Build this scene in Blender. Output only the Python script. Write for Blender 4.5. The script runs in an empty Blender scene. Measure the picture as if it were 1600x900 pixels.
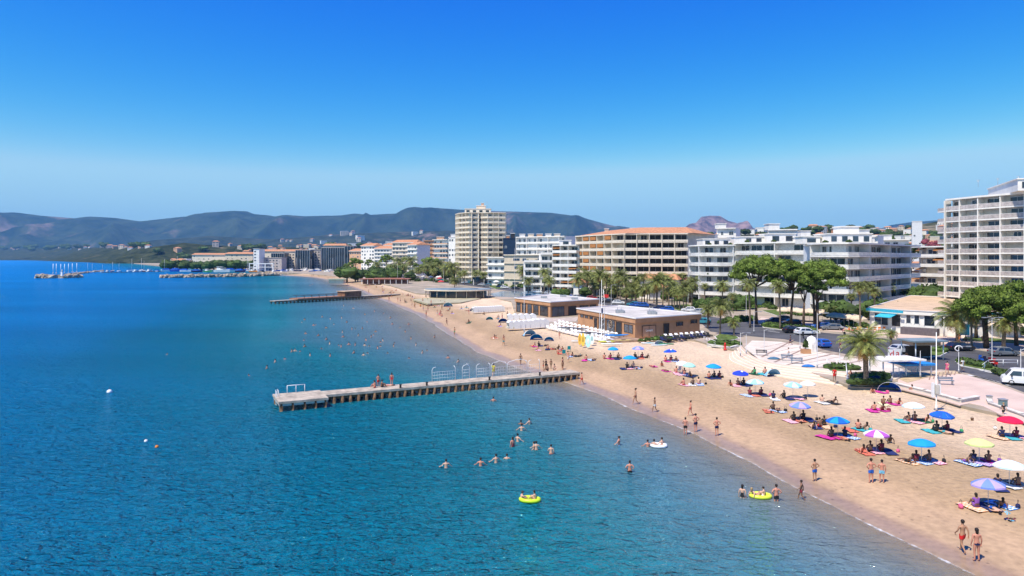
import bpy, bmesh, math, random
from mathutils import Vector, Matrix, noise, geometry
import numpy as np
R = math.radians
random.seed(7)
S = bpy.context.scene
COL = S.collection

# ------------------------------------------------------------------ camera, sky, sun, exposure
F = 1067.0          # focal length in photo pixels (photo 1600 wide)
H = 17.0            # camera height above the sea
HY = 403.0          # horizon row
cam = bpy.data.cameras.new('camera'); cob = bpy.data.objects.new('camera', cam); COL.objects.link(cob)
cob.location = (0, 0, H); cob.rotation_euler = (R(90), 0, 0)
cam.sensor_width = 36.0; cam.lens = 36.0*F/1600; cam.shift_y = -(450-HY)/1600
cam.clip_start = 0.5; cam.clip_end = 60000
S.camera = cob
S.view_settings.view_transform = 'Standard'; S.view_settings.look = 'None'
S.view_settings.exposure = 0.47; S.view_settings.gamma = 1.0; S.view_settings.use_curve_mapping = False
S.render.engine = 'CYCLES'
S.cycles.use_denoising = True
S.cycles.max_bounces = 6; S.cycles.diffuse_bounces = 3; S.cycles.glossy_bounces = 3
S.cycles.transparent_max_bounces = 12; S.cycles.volume_bounces = 0
S.cycles.sample_clamp_indirect = 4.0

SUN_EL, SUN_AZ = R(61), math.atan2(-0.70, -0.71)     # azimuth clockwise from +Y
W = bpy.data.worlds.new('World'); S.world = W; W.use_nodes = True
nt = W.node_tree; nt.nodes.clear()
sky = nt.nodes.new('ShaderNodeTexSky'); sky.sky_type = 'NISHITA'; sky.sun_disc = False
sky.sun_elevation = SUN_EL; sky.sun_rotation = SUN_AZ
sky.altitude = 0; sky.air_density = 1.35; sky.dust_density = 0.15; sky.ozone_density = 2.0
hs = nt.nodes.new('ShaderNodeHueSaturation'); hs.inputs['Saturation'].default_value = 1.38
hs.inputs['Hue'].default_value = 0.497; hs.inputs['Value'].default_value = 1.0
bg = nt.nodes.new('ShaderNodeBackground'); bg.inputs['Strength'].default_value = 0.12
wo = nt.nodes.new('ShaderNodeOutputWorld')
nt.links.new(sky.outputs[0], hs.inputs['Color'])
sep = nt.nodes.new('ShaderNodeSeparateColor'); cmb = nt.nodes.new('ShaderNodeCombineColor'); nt.links.new(hs.outputs[0], sep.inputs[0])
gr = []
for i, (k, pw) in enumerate([(2.75, 2.8), (1.10, 1.6), (0.95, 0.3)]):   # deeper, polarised-looking blue of the clear sky
    a = nt.nodes.new('ShaderNodeMath'); a.operation = 'MULTIPLY'; a.inputs[1].default_value = 0.133; nt.links.new(sep.outputs[i], a.inputs[0])
    b = nt.nodes.new('ShaderNodeMath'); b.operation = 'POWER'; b.inputs[1].default_value = pw; nt.links.new(a.outputs[0], b.inputs[0])
    c = nt.nodes.new('ShaderNodeMath'); c.operation = 'MULTIPLY'; c.inputs[1].default_value = k/0.133*0.84; nt.links.new(b.outputs[0], c.inputs[0]); gr.append(c)
nt.links.new(gr[2].outputs[0], cmb.inputs[2]); prev = gr[2]
for i, lim in ((1, 0.80), (0, 0.57)):                # keep the low sky pale blue
    a = nt.nodes.new('ShaderNodeMath'); a.operation = 'MULTIPLY'; a.inputs[1].default_value = lim; nt.links.new(prev.outputs[0], a.inputs[0])
    b = nt.nodes.new('ShaderNodeMath'); b.operation = 'SMOOTH_MIN'; b.inputs[2].default_value = 0.6; nt.links.new(a.outputs[0], b.inputs[0]); nt.links.new(gr[i].outputs[0], b.inputs[1])
    nt.links.new(b.outputs[0], cmb.inputs[i]); prev = b
nt.links.new(cmb.outputs[0], bg.inputs['Color']); nt.links.new(bg.outputs[0], wo.inputs['Surface'])
sl = bpy.data.lights.new('sun', 'SUN'); sl.energy = 5.0; sl.angle = R(0.53); sl.color = (1.0, 0.915, 0.78)
so = bpy.data.objects.new('sun', sl); COL.objects.link(so); so.location = (0, 0, 300)
sd = Vector((math.sin(SUN_AZ)*math.cos(SUN_EL), math.cos(SUN_AZ)*math.cos(SUN_EL), math.sin(SUN_EL)))
so.rotation_euler = (-sd).to_track_quat('-Z', 'Y').to_euler()

# ------------------------------------------------------------------ helpers
def at(px, py, z=1.5):
    """point on the level z seen at photo pixel (px, py)"""
    D = (H-z)*F/(py-HY)
    return Vector(((px-800)/F*D, D, z))
def on(px, D, z=1.5):
    return Vector(((px-800)/F*D, D, z))
def hz(py, D):
    return H + (HY-py)/F*D

def tag(o, label=None, cat=None, group=None, kind=None):
    if label: o['label'] = label
    if cat: o['category'] = cat
    if group: o['group'] = group
    if kind: o['kind'] = kind
    return o
def empty(name, loc=(0, 0, 0), rz=0.0, label=None, cat=None, group=None):
    o = bpy.data.objects.new(name, None); COL.objects.link(o); o.location = loc; o.rotation_euler = (0, 0, rz)
    o.empty_display_size = 0.2
    return tag(o, label, cat, group)
def link_mesh(name, me, parent=None, mats=None):
    o = bpy.data.objects.new(name, me); COL.objects.link(o)
    if parent: o.parent = parent
    return o

class MB:
    """collects faces, builds one mesh"""
    def __init__(s): s.v = []; s.f = []; s.m = []; s.sm = []
    def add(s, vs, fs, mi=0, smooth=False):
        b = len(s.v); s.v += [tuple(v) for v in vs]
        for f in fs: s.f.append([i+b for i in f]); s.m.append(mi); s.sm.append(smooth)
    def box(s, c, d, rz=0.0, mi=0, tilt=None):
        x, y, z = d[0]/2, d[1]/2, d[2]/2
        vs = [Vector((a*x, b*y, e*z)) for e in (-1, 1) for a, b in ((-1, -1), (1, -1), (1, 1), (-1, 1))]
        M = Matrix.Rotation(rz, 3, 'Z')
        if tilt: M = M @ Matrix.Rotation(tilt[0], 3, tilt[1])
        s.add([M @ v + Vector(c) for v in vs], [(0, 3, 2, 1), (4, 5, 6, 7), (0, 1, 5, 4), (1, 2, 6, 5), (2, 3, 7, 6), (3, 0, 4, 7)], mi)
    def prism(s, poly, z0, z1, mi=0, mtop=None, bottom=True):
        n = len(poly)
        a = sum(poly[i][0]*poly[(i+1) % n][1]-poly[(i+1) % n][0]*poly[i][1] for i in range(n))
        if a < 0: poly = poly[::-1]
        vs = [(p[0], p[1], z0) for p in poly]+[(p[0], p[1], z1) for p in poly]
        s.add(vs, [(i, (i+1) % n, n+(i+1) % n, n+i) for i in range(n)], mi)
        tris = geometry.tessellate_polygon([[Vector((p[0], p[1], 0)) for p in poly]])
        tt = []
        for t in tris:
            p = [poly[i] for i in t]
            ar = (p[1][0]-p[0][0])*(p[2][1]-p[0][1])-(p[2][0]-p[0][0])*(p[1][1]-p[0][1])
            tt.append(tuple(t) if ar > 0 else tuple(t)[::-1])
        s.add([(p[0], p[1], z1) for p in poly], tt, mi if mtop is None else mtop)
        if bottom: s.add([(p[0], p[1], z0) for p in poly], [t[::-1] for t in tt], mi)
    def tube(s, pts, rs, n=8, mi=0, cap=True, smooth=True):
        pts = [Vector(p) for p in pts]
        if not isinstance(rs, (list, tuple)): rs = [rs]*len(pts)
        vs = []; ref = None
        for i, p in enumerate(pts):
            t = (pts[min(i+1, len(pts)-1)]-pts[max(i-1, 0)]).normalized()
            if ref is None: ref = Vector((1, 0, 0)) if abs(t.x) < .8 else Vector((0, 1, 0))
            a = (ref-t*ref.dot(t)).normalized(); b = t.cross(a); ref = a
            for k in range(n):
                w = 2*math.pi*k/n
                vs.append(p+(a*math.cos(w)+b*math.sin(w))*rs[i])
        fs = [(i*n+k, i*n+(k+1) % n, (i+1)*n+(k+1) % n, (i+1)*n+k) for i in range(len(pts)-1) for k in range(n)]
        if cap: fs += [tuple(range(n))[::-1], tuple((len(pts)-1)*n+k for k in range(n))]
        s.add(vs, fs, mi, smooth)
    def lathe(s, prof, n=16, c=(0, 0, 0), mi=0, smooth=True):
        vs = [(c[0]+r*math.cos(2*math.pi*k/n), c[1]+r*math.sin(2*math.pi*k/n), c[2]+z) for r, z in prof for k in range(n)]
        fs = [(i*n+k, i*n+(k+1) % n, (i+1)*n+(k+1) % n, (i+1)*n+k) for i in range(len(prof)-1) for k in range(n)]
        s.add(vs, fs, mi, smooth)
    def blob(s, c, r, mi=0, n=8, m=5, squash=(1, 1, 1), jit=0.0, seed=0):
        rnd = random.Random(seed)
        vs = []
        for i in range(m+1):
            th = math.pi*i/m
            for k in range(n):
                w = 2*math.pi*k/n; q = 1+rnd.uniform(-jit, jit)
                vs.append((c[0]+r*squash[0]*math.sin(th)*math.cos(w)*q, c[1]+r*squash[1]*math.sin(th)*math.sin(w)*q, c[2]+r*squash[2]*math.cos(th)*q))
        s.add(vs, [(i*n+k, (i+1)*n+k, (i+1)*n+(k+1) % n, i*n+(k+1) % n) for i in range(m) for k in range(n)], mi, jit == 0)
    def mesh(s, name, mats):
        me = bpy.data.meshes.new(name); me.from_pydata(s.v, [], s.f)
        if not isinstance(mats, (list, tuple)): mats = [mats]
        for m in mats: me.materials.append(m)
        me.polygons.foreach_set('material_index', s.m); me.polygons.foreach_set('use_smooth', s.sm)
        me.update(); return me
    def build(s, name, mats, parent=None, loc=None, rz=0.0):
        o = link_mesh(name, s.mesh(name, mats), parent)
        if loc is not None: o.location = loc
        o.rotation_euler = (0, 0, rz)
        return o

def copy_tree(o, parent=None, mats=None):
    c = o.copy(); COL.objects.link(c); c.parent = parent
    for ch in o.children: copy_tree(ch, c)
    return c
def children_all(o):
    out = []
    for c in o.children: out.append(c); out += children_all(c)
    return out

# ------------------------------------------------------------------ materials
MATS = {}
def node(nt, t, **kw):
    n = nt.nodes.new(t)
    for k, v in kw.items():
        if k in n.inputs: n.inputs[k].default_value = v
        else: setattr(n, k, v)
    return n
def mat(name, col, rough=0.7, metal=0.0, var=0.12, scale=3.0, spec=0.3, bump=0.0, bscale=20.0, col2=None, objvar=0.0, coords='Object'):
    if name in MATS: return MATS[name]
    m = bpy.data.materials.new(name); m.use_nodes = True; t = m.node_tree
    p = t.nodes['Principled BSDF']
    p.inputs['Roughness'].default_value = rough; p.inputs['Metallic'].default_value = metal
    p.inputs['Specular IOR Level'].default_value = spec
    tc = node(t, 'ShaderNodeTexCoord')
    nz = node(t, 'ShaderNodeTexNoise', Scale=scale, Detail=5.0, Roughness=0.6)
    t.links.new(tc.outputs[coords], nz.inputs['Vector'])
    rp = node(t, 'ShaderNodeValToRGB')
    c2 = col2 if col2 else tuple(c*(1-var*2) for c in col)
    c1 = col if col2 else tuple(min(1, c*(1+var*.7)) for c in col)
    rp.color_ramp.elements[0].position = 0.35; rp.color_ramp.elements[0].color = (*c2, 1)
    rp.color_ramp.elements[1].position = 0.65; rp.color_ramp.elements[1].color = (*c1, 1)
    t.links.new(nz.outputs['Fac'], rp.inputs['Fac'])
    out = rp.outputs['Color']
    if objvar:
        oi = node(t, 'ShaderNodeObjectInfo'); mr = node(t, 'ShaderNodeMapRange')
        mr.inputs['To Min'].default_value = 1-objvar; mr.inputs['To Max'].default_value = 1+objvar
        t.links.new(oi.outputs['Random'], mr.inputs['Value'])
        hv = node(t, 'ShaderNodeHueSaturation'); t.links.new(mr.outputs[0], hv.inputs['Value']); t.links.new(out, hv.inputs['Color']); out = hv.outputs[0]
    t.links.new(out, p.inputs['Base Color'])
    if bump:
        b = node(t, 'ShaderNodeBump', Strength=bump, Distance=0.05)
        n2 = node(t, 'ShaderNodeTexNoise', Scale=bscale, Detail=4.0)
        t.links.new(tc.outputs[coords], n2.inputs['Vector']); t.links.new(n2.outputs['Fac'], b.inputs['Height']); t.links.new(b.outputs[0], p.inputs['Normal'])
    MATS[name] = m
    return m

# ------------------------------------------------------------------ shoreline
SHORE_PX = [(1480, 885), (1400, 842), (1300, 789), (1250, 762), (1150, 708), (1060, 668), (1000, 645), (950, 622), (885, 597), (840, 586), (800, 572), (760, 556), (720, 535), (680, 508), (650, 491), (610, 474), (585, 465), (560, 453), (530, 443), (490, 433.5), (440, 430)]
shore = [Vector((70, -60)), Vector((37, 16)), Vector((30, 26))]+[at(x, y, 0).xy for x, y in SHORE_PX]
BAY_PX = [(425, 428), (400, 424), (330, 421), (262, 417), (230, 414), (190, 410), (130, 407), (0, 405.8), (-250, 405.4), (-700, 405.2)]
bay = [at(x, y, 0).xy for x, y in BAY_PX]
def catmull(P, step):
    out = []
    for i in range(len(P)-1):
        p0 = P[max(i-1, 0)]; p1 = P[i]; p2 = P[i+1]; p3 = P[min(i+2, len(P)-1)]
        L = (p2-p1).length; n = max(1, int(L/(step(p1) if callable(step) else step)))
        for k in range(n):
            t = k/n
            out.append(0.5*((2*p1)+(p2-p0)*t+(2*p0-5*p1+4*p2-p3)*t*t+(3*p1-p0-3*p2+p3)*t**3))
    out.append(P[-1]); return out
def polyl(P, step=4.0):
    out = []
    for i in range(len(P)-1):
        L = (P[i+1]-P[i]).length; n = max(1, int(L/step))
        out += [P[i].lerp(P[i+1], k/n) for k in range(n)]
    return out+[P[-1]]
# gentle smoothing of the traced line
sp = catmull(shore, lambda p: 2.5 if p.y < 200 else 8)
for _ in range(6):
    sp = [sp[0]]+[(sp[i-1]+sp[i]*2+sp[i+1])/4 for i in range(1, len(sp)-1)]+[sp[-1]]
sp = [p+Vector((noise.noise(Vector((p.x*.11, p.y*.11, 3)))*1.0, 0)) for p in sp]
ALLSHORE = np.array([tuple(p) for p in sp+bay])
def shore_d(X, Y):
    """signed distance to the waterline, + on land"""
    X = np.atleast_1d(np.asarray(X, float)); Y = np.atleast_1d(np.asarray(Y, float))
    A = ALLSHORE[:-1]; B = ALLSHORE[1:]; AB = B-A; L2 = (AB**2).sum(1)
    best = np.full(X.shape, 1e18); sg = np.ones(X.shape)
    for i in range(len(A)):
        t = np.clip(((X-A[i, 0])*AB[i, 0]+(Y-A[i, 1])*AB[i, 1])/L2[i], 0, 1)
        dx = X-A[i, 0]-t*AB[i, 0]; dy = Y-A[i, 1]-t*AB[i, 1]; d = dx*dx+dy*dy
        c = AB[i, 0]*dy-AB[i, 1]*dx
        m = d < best-1e-9
        best[m] = d[m]; sg[m] = np.where(c[m] < 0, 1, -1)
    return np.sqrt(best)*sg
def beach_z(d):
    if d < 0: return max(-2.2, d*0.085)
    if d < 14: return 0.85*(d/14)**0.9
    return min(1.2, 0.85+0.35*(d-14)/16)
def onsand(px, py, lift=0.0):
    z = 1.1
    for _ in range(6):
        p = at(px, py, z); z = beach_z(float(shore_d(p.x, p.y)[0]))
        z = max(z, -1.2)
    p = at(px, py, z); p.z = z+lift
    return p
# ------------------------------------------------------------------ sea
def coords_axis(lo, hi, mid0, mid1, fine, growth):
    a = list(np.arange(mid0, mid1, fine)); s = fine; x = mid0; left = []
    while x > lo: s *= growth; x -= s; left.append(max(x, lo))
    s = fine; x = a[-1]; right = []
    while x < hi: s *= growth; x += s; right.append(min(x, hi))
    return np.array(left[::-1]+a+right)
def grid_mesh(name, xs, ys, zf, attrs, material):
    X, Y = np.meshgrid(xs, ys); Z = zf(X, Y)
    nx, ny = len(xs), len(ys)
    vs = np.stack([X.ravel(), Y.ravel(), Z.ravel()], 1)
    idx = np.arange(nx*ny).reshape(ny, nx)
    fs = np.stack([idx[:-1, :-1].ravel(), idx[:-1, 1:].ravel(), idx[1:, 1:].ravel(), idx[1:, :-1].ravel()], 1)
    me = bpy.data.meshes.new(name); me.from_pydata(vs.tolist(), [], fs.tolist())
    for k, fn in attrs.items():
        a = me.attributes.new(k, 'FLOAT', 'POINT'); a.data.foreach_set('value', fn(X.ravel(), Y.ravel()).astype(np.float32))
    me.materials.append(material); me.polygons.foreach_set('use_smooth', [True]*len(fs)); me.update()
    o = bpy.data.objects.new(name, me); COL.objects.link(o); return o

def sea_material():
    m = bpy.data.materials.new('sea_water'); m.use_nodes = True; t = m.node_tree; p = t.nodes['Principled BSDF']; L = t.links.new
    at_ = node(t, 'ShaderNodeAttribute', attribute_name='offshore')
    geo = node(t, 'ShaderNodeNewGeometry')
    # depth patches wobble the offshore distance
    mp = node(t, 'ShaderNodeMapping'); mp.inputs['Scale'].default_value = (0.012, 0.03, 1); L(geo.outputs['Position'], mp.inputs['Vector'])
    nz = node(t, 'ShaderNodeTexNoise', Scale=1.0, Detail=4.0); L(mp.outputs[0], nz.inputs['Vector'])
    ad = node(t, 'ShaderNodeMath', operation='MULTIPLY_ADD'); L(nz.outputs['Fac'], ad.inputs[0]); ad.inputs[1].default_value = 30; ad.inputs[2].default_value = -15
    mu = node(t, 'ShaderNodeMapRange'); L(at_.outputs['Fac'], mu.inputs['Value']); mu.inputs['From Max'].default_value = 60
    mw = node(t, 'ShaderNodeMath', operation='MULTIPLY'); L(ad.outputs[0], mw.inputs[0]); L(mu.outputs[0], mw.inputs[1])
    sm = node(t, 'ShaderNodeMath', operation='ADD'); L(at_.outputs['Fac'], sm.inputs[0]); L(mw.outputs[0], sm.inputs[1])
    mr = node(t, 'ShaderNodeMapRange'); L(sm.outputs[0], mr.inputs['Value']); mr.inputs['From Max'].default_value = 400
    rp = node(t, 'ShaderNodeValToRGB'); e = rp.color_ramp.elements
    stops = [(0.0, (0.22, 0.18, 0.13)), (0.007, (0.15, 0.165, 0.155)), (0.014, (0.11, 0.17, 0.195)), (0.024, (0.055, 0.155, 0.205)), (0.045, (0.008, 0.155, 0.20)), (0.08, (0.0, 0.138, 0.215)), (0.14, (0.0, 0.13, 0.26)), (0.25, (0.0, 0.155, 0.42)), (1.0, (0.0, 0.22, 0.66))]
    e[0].position = 0; e[0].color = (*stops[0][1], 1); e[1].position = 1; e[1].color = (*stops[-1][1], 1)
    for ps, c in stops[1:-1]: q = e.new(ps); q.color = (*c, 1)
    L(mr.outputs[0], rp.inputs['Fac'])
    # broad lighter / darker wind patches
    mp2 = node(t, 'ShaderNodeMapping'); mp2.inputs['Scale'].default_value = (0.004, 0.02, 1); L(geo.outputs['Position'], mp2.inputs['Vector'])
    n2 = node(t, 'ShaderNodeTexNoise', Scale=1.0, Detail=6.0); L(mp2.outputs[0], n2.inputs['Vector'])
    r2 = node(t, 'ShaderNodeMapRange'); L(n2.outputs['Fac'], r2.inputs['Value']); r2.inputs['From Min'].default_value = .3; r2.inputs['From Max'].default_value = .7; r2.inputs['To Min'].default_value = .78; r2.inputs['To Max'].default_value = 1.2
    hv = node(t, 'ShaderNodeHueSaturation'); L(rp.outputs[0], hv.inputs['Color']); L(r2.outputs[0], hv.inputs['Value'])
    L(hv.outputs[0], p.inputs['Base Color'])
    p.inputs['Specular Tint'].default_value = (.35, .75, 1, 1); p.inputs['Roughness'].default_value = 0.12; p.inputs['IOR'].default_value = 1.33; p.inputs['Specular IOR Level'].default_value = 0.16
    # waves: chop, ripples, swell
    def wave(sc, detail, rot, stretch):
        mpw = node(t, 'ShaderNodeMapping'); mpw.inputs['Rotation'].default_value = (0, 0, R(rot)); mpw.inputs['Scale'].default_value = (sc*stretch, sc, 1)
        L(geo.outputs['Position'], mpw.inputs['Vector'])
        w = node(t, 'ShaderNodeTexNoise', Scale=1.0, Detail=detail, Roughness=0.55, Distortion=0.6); L(mpw.outputs[0], w.inputs['Vector'])
        return w.outputs['Fac']
    w1 = wave(0.16, 4, 20, 0.45); w2 = wave(1.0, 4, -10, 0.6); w3 = wave(2.6, 3, 12, 0.5)
    def ridged(o):
        a = node(t, 'ShaderNodeMath', operation='SUBTRACT'); L(o, a.inputs[0]); a.inputs[1].default_value = 0.5
        b = node(t, 'ShaderNodeMath', operation='ABSOLUTE'); L(a.outputs[0], b.inputs[0]); return b.outputs[0]
    b1 = node(t, 'ShaderNodeBump', Strength=1.0, Distance=2.0); L(w1, b1.inputs['Height'])
    b2 = node(t, 'ShaderNodeBump', Strength=1.0, Distance=1.9); L(ridged(w2), b2.inputs['Height']); L(b1.outputs[0], b2.inputs['Normal'])
    b3 = node(t, 'ShaderNodeBump', Strength=1.0, Distance=0.5); L(w3, b3.inputs['Height']); L(b2.outputs[0], b3.inputs['Normal'])
    cs = node(t, 'ShaderNodeMapRange'); L(at_.outputs['Fac'], cs.inputs['Value']); cs.inputs['From Max'].default_value = 30; cs.inputs['To Min'].default_value = .45
    for b_ in (b1, b2, b3): L(cs.outputs[0], b_.inputs['Strength'])
    di = node(t, 'ShaderNodeBsdfDiffuse'); L(hv.outputs[0], di.inputs['Color']); L(b3.outputs[0], di.inputs['Normal'])
    gl = node(t, 'ShaderNodeBsdfGlossy', Roughness=0.07, Color=(.5, .85, 1, 1)); L(b3.outputs[0], gl.inputs['Normal'])
    fr = node(t, 'ShaderNodeFresnel', IOR=1.33); L(b3.outputs[0], fr.inputs['Normal'])
    fk = node(t, 'ShaderNodeMath', operation='MULTIPLY'); L(fr.outputs[0], fk.inputs[0]); fk.inputs[1].default_value = .95
    wm = node(t, 'ShaderNodeMixShader'); L(fk.outputs[0], wm.inputs['Fac']); L(di.outputs[0], wm.inputs[1]); L(gl.outputs[0], wm.inputs[2])
    # the last metres before the sand are clear water
    al = node(t, 'ShaderNodeMapRange'); L(at_.outputs['Fac'], al.inputs['Value']); al.inputs['From Min'].default_value = -1; al.inputs['From Max'].default_value = 4.5
    al.inputs['To Min'].default_value = 0.35; al.interpolation_type = 'SMOOTHSTEP'
    tr = node(t, 'ShaderNodeBsdfTransparent'); mx = node(t, 'ShaderNodeMixShader'); L(al.outputs[0], mx.inputs['Fac']); L(tr.outputs[0], mx.inputs[1]); L(wm.outputs[0], mx.inputs[2])
    L(mx.outputs[0], t.nodes['Material Output'].inputs['Surface'])
    return m
xs = coords_axis(-11500, 2500, -140, 60, 4.0, 1.09)
ys = coords_axis(-300, 11800, 0, 260, 4.0, 1.08)
sea = grid_mesh('sea', xs, ys, lambda X, Y: X*0, {'offshore': lambda X, Y: -shore_d(X, Y)*(1-.6*np.clip((Y-92)/50, 0, 1)*np.clip((700-Y)/250, 0, 1)*np.clip((75+shore_d(X, Y))/40, 0, 1))}, sea_material())
tag(sea, 'deep blue calm sea turning teal towards the sand', kind='structure')

# ------------------------------------------------------------------ beach (lofted along the waterline)
def sand_material():
    m = bpy.data.materials.new('beach_sand'); m.use_nodes = True; t = m.node_tree; p = t.nodes['Principled BSDF']; L = t.links.new
    a = node(t, 'ShaderNodeAttribute', attribute_name='inland'); geo = node(t, 'ShaderNodeNewGeometry')
    def noise_(sc, det=5, rough=.6, stretch=None):
        v = geo.outputs['Position']
        if stretch:
            mp = node(t, 'ShaderNodeMapping'); mp.inputs['Rotation'].default_value = (0, 0, R(stretch[0])); mp.inputs['Scale'].default_value = (stretch[1], stretch[2], 1); L(v, mp.inputs['Vector']); v = mp.outputs[0]
        n = node(t, 'ShaderNodeTexNoise', Scale=sc, Detail=det, Roughness=rough); L(v, n.inputs['Vector']); return n.outputs['Fac']
    big = noise_(0.09, 5, .6, (20, 1, .55)); sml = noise_(1.7, 6, .7)
    # distance with a wavy offset
    w = node(t, 'ShaderNodeMath', operation='MULTIPLY_ADD'); L(big, w.inputs[0]); w.inputs[1].default_value = 3.2; L(a.outputs['Fac'], w.inputs[2])
    mr = node(t, 'ShaderNodeMapRange'); L(w.outputs[0], mr.inputs['Value']); mr.inputs['From Max'].default_value = 40
    rp = node(t, 'ShaderNodeValToRGB'); e = rp.color_ramp.elements
    stops = [(0.0, (0.44, 0.35, 0.24)), (0.03, (0.36, 0.27, 0.17)), (0.047, (0.31, 0.215, 0.13)), (0.06, (0.32, 0.215, 0.14)), (0.08, (0.35, 0.23, 0.14)), (0.096, (0.42, 0.285, 0.17)), (0.17, (0.44, 0.295, 0.175)), (0.24, (0.37, 0.25, 0.14)), (0.36, (0.42, 0.29, 0.165)), (0.43, (0.52, 0.37, 0.23)), (0.54, (0.65, 0.485, 0.32)), (1, (0.68, 0.515, 0.35))]
    e[0].position = 0; e[0].color = (*stops[0][1], 1); e[1].position = 1; e[1].color = (*stops[-1][1], 1)
    for ps, c in stops[1:-1]: q = e.new(ps); q.color = (*c, 1)
    L(mr.outputs[0], rp.inputs['Fac'])
    r2 = node(t, 'ShaderNodeMapRange'); L(sml, r2.inputs['Value']); r2.inputs['From Min'].default_value = .3; r2.inputs['From Max'].default_value = .7; r2.inputs['To Min'].default_value = .82; r2.inputs['To Max'].default_value = 1.1
    r3 = node(t, 'ShaderNodeMapRange'); L(noise_(0.22, 6, .65, (20, 1, .35)), r3.inputs['Value']); r3.inputs['From Min'].default_value = .35; r3.inputs['From Max'].default_value = .65; r3.inputs['To Min'].default_value = .87; r3.inputs['To Max'].default_value = 1.08
    mm = node(t, 'ShaderNodeMath', operation='MULTIPLY'); L(r2.outputs[0], mm.inputs[0]); L(r3.outputs[0], mm.inputs[1])
    hv = node(t, 'ShaderNodeHueSaturation'); L(rp.outputs[0], hv.inputs['Color']); L(mm.outputs[0], hv.inputs['Value'])
    # scattered darker specks: weed, and footprints whose shade is put into the colour
    vo = node(t, 'ShaderNodeTexVoronoi', Scale=1.1); vo.feature = 'F1'; L(geo.outputs['Position'], vo.inputs['Vector'])
    sp_ = node(t, 'ShaderNodeMapRange'); L(vo.outputs['Distance'], sp_.inputs['Value']); sp_.inputs['From Min'].default_value = .07; sp_.inputs['From Max'].default_value = .13; sp_.inputs['To Min'].default_value = .6; sp_.inputs['To Max'].default_value = 1
    h2 = node(t, 'ShaderNodeHueSaturation'); L(hv.outputs[0], h2.inputs['Color']); L(sp_.outputs[0], h2.inputs['Value'])
    v2 = node(t, 'ShaderNodeTexVoronoi', Scale=2.3); L(geo.outputs['Position'], v2.inputs['Vector']); m2 = node(t, 'ShaderNodeMapRange'); L(v2.outputs['Distance'], m2.inputs['Value']); m2.inputs['From Max'].default_value = .7; m2.inputs['To Min'].default_value = .87; m2.inputs['To Max'].default_value = 1.06  # hollows of the trampled relief darkened in the colour
    h3 = node(t, 'ShaderNodeHueSaturation'); L(h2.outputs[0], h3.inputs['Color']); L(m2.outputs[0], h3.inputs['Value'])
    L(h3.outputs[0], p.inputs['Base Color'])
    # wet sheen
    rr = node(t, 'ShaderNodeValToRGB'); er = rr.color_ramp.elements; er[0].position = 0.075; er[0].color = (.32, .32, .32, 1); er[1].position = 0.105; er[1].color = (.95, .95, .95, 1)
    L(mr.outputs[0], rr.inputs['Fac']); L(rr.outputs[0], p.inputs['Roughness']); p.inputs['Specular IOR Level'].default_value = .35
    # trampled relief, only on the dry part
    vb = node(t, 'ShaderNodeTexVoronoi', Scale=2.3); L(geo.outputs['Position'], vb.inputs['Vector'])
    nb = noise_(0.8, 8, .75); av = node(t, 'ShaderNodeMath', operation='MULTIPLY_ADD'); L(vb.outputs['Distance'], av.inputs[0]); av.inputs[1].default_value = .35; L(nb, av.inputs[2])
    bs = node(t, 'ShaderNodeValToRGB'); eb = bs.color_ramp.elements; eb[0].position = .13; eb[0].color = (.05, .05, .05, 1); eb[1].position = .4; eb[1].color = (1, 1, 1, 1); L(mr.outputs[0], bs.inputs['Fac'])
    bp = node(t, 'ShaderNodeBump', Distance=.4); L(av.outputs[0], bp.inputs['Height']); L(bs.outputs[0], bp.inputs['Strength']); L(bp.outputs[0], p.inputs['Normal'])
    return m
sand = sand_material()
offs = [-40, -26, -16, -9, -5, -2.5, -1, 0, 1, 2, 3.5, 5, 7, 9, 11.5, 14, 18, 23, 30, 40, 55, 75, 100]
vs, fs, dv = [], [], []
for i, p in enumerate(sp):
    a = sp[max(i-2, 0)]; b = sp[min(i+2, len(sp)-1)]; tt = (b-a).normalized(); n_ = Vector((tt.y, -tt.x))
    for o_ in offs:
        q = p+n_*o_; h_ = beach_z(o_)
        if o_ > 4: h_ += 0.07*noise.noise(Vector((q.x*.25, q.y*.25, 0)))+0.05*noise.noise(Vector((q.x*.7, q.y*.7, 5)))
        vs.append((q.x, q.y, h_)); dv.append(o_)
nO = len(offs)
for i in range(len(sp)-1):
    for k in range(nO-1): fs.append((i*nO+k, i*nO+k+1, (i+1)*nO+k+1, (i+1)*nO+k))
me = bpy.data.meshes.new('beach'); me.from_pydata(vs, [], fs)
a_ = me.attributes.new('inland', 'FLOAT', 'POINT'); a_.data.foreach_set('value', dv)
me.materials.append(sand); me.polygons.foreach_set('use_smooth', [True]*len(fs)); me.update()
tag(link_mesh('beach', me), 'pale golden sand beach with a damp darker edge', kind='structure')

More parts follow.
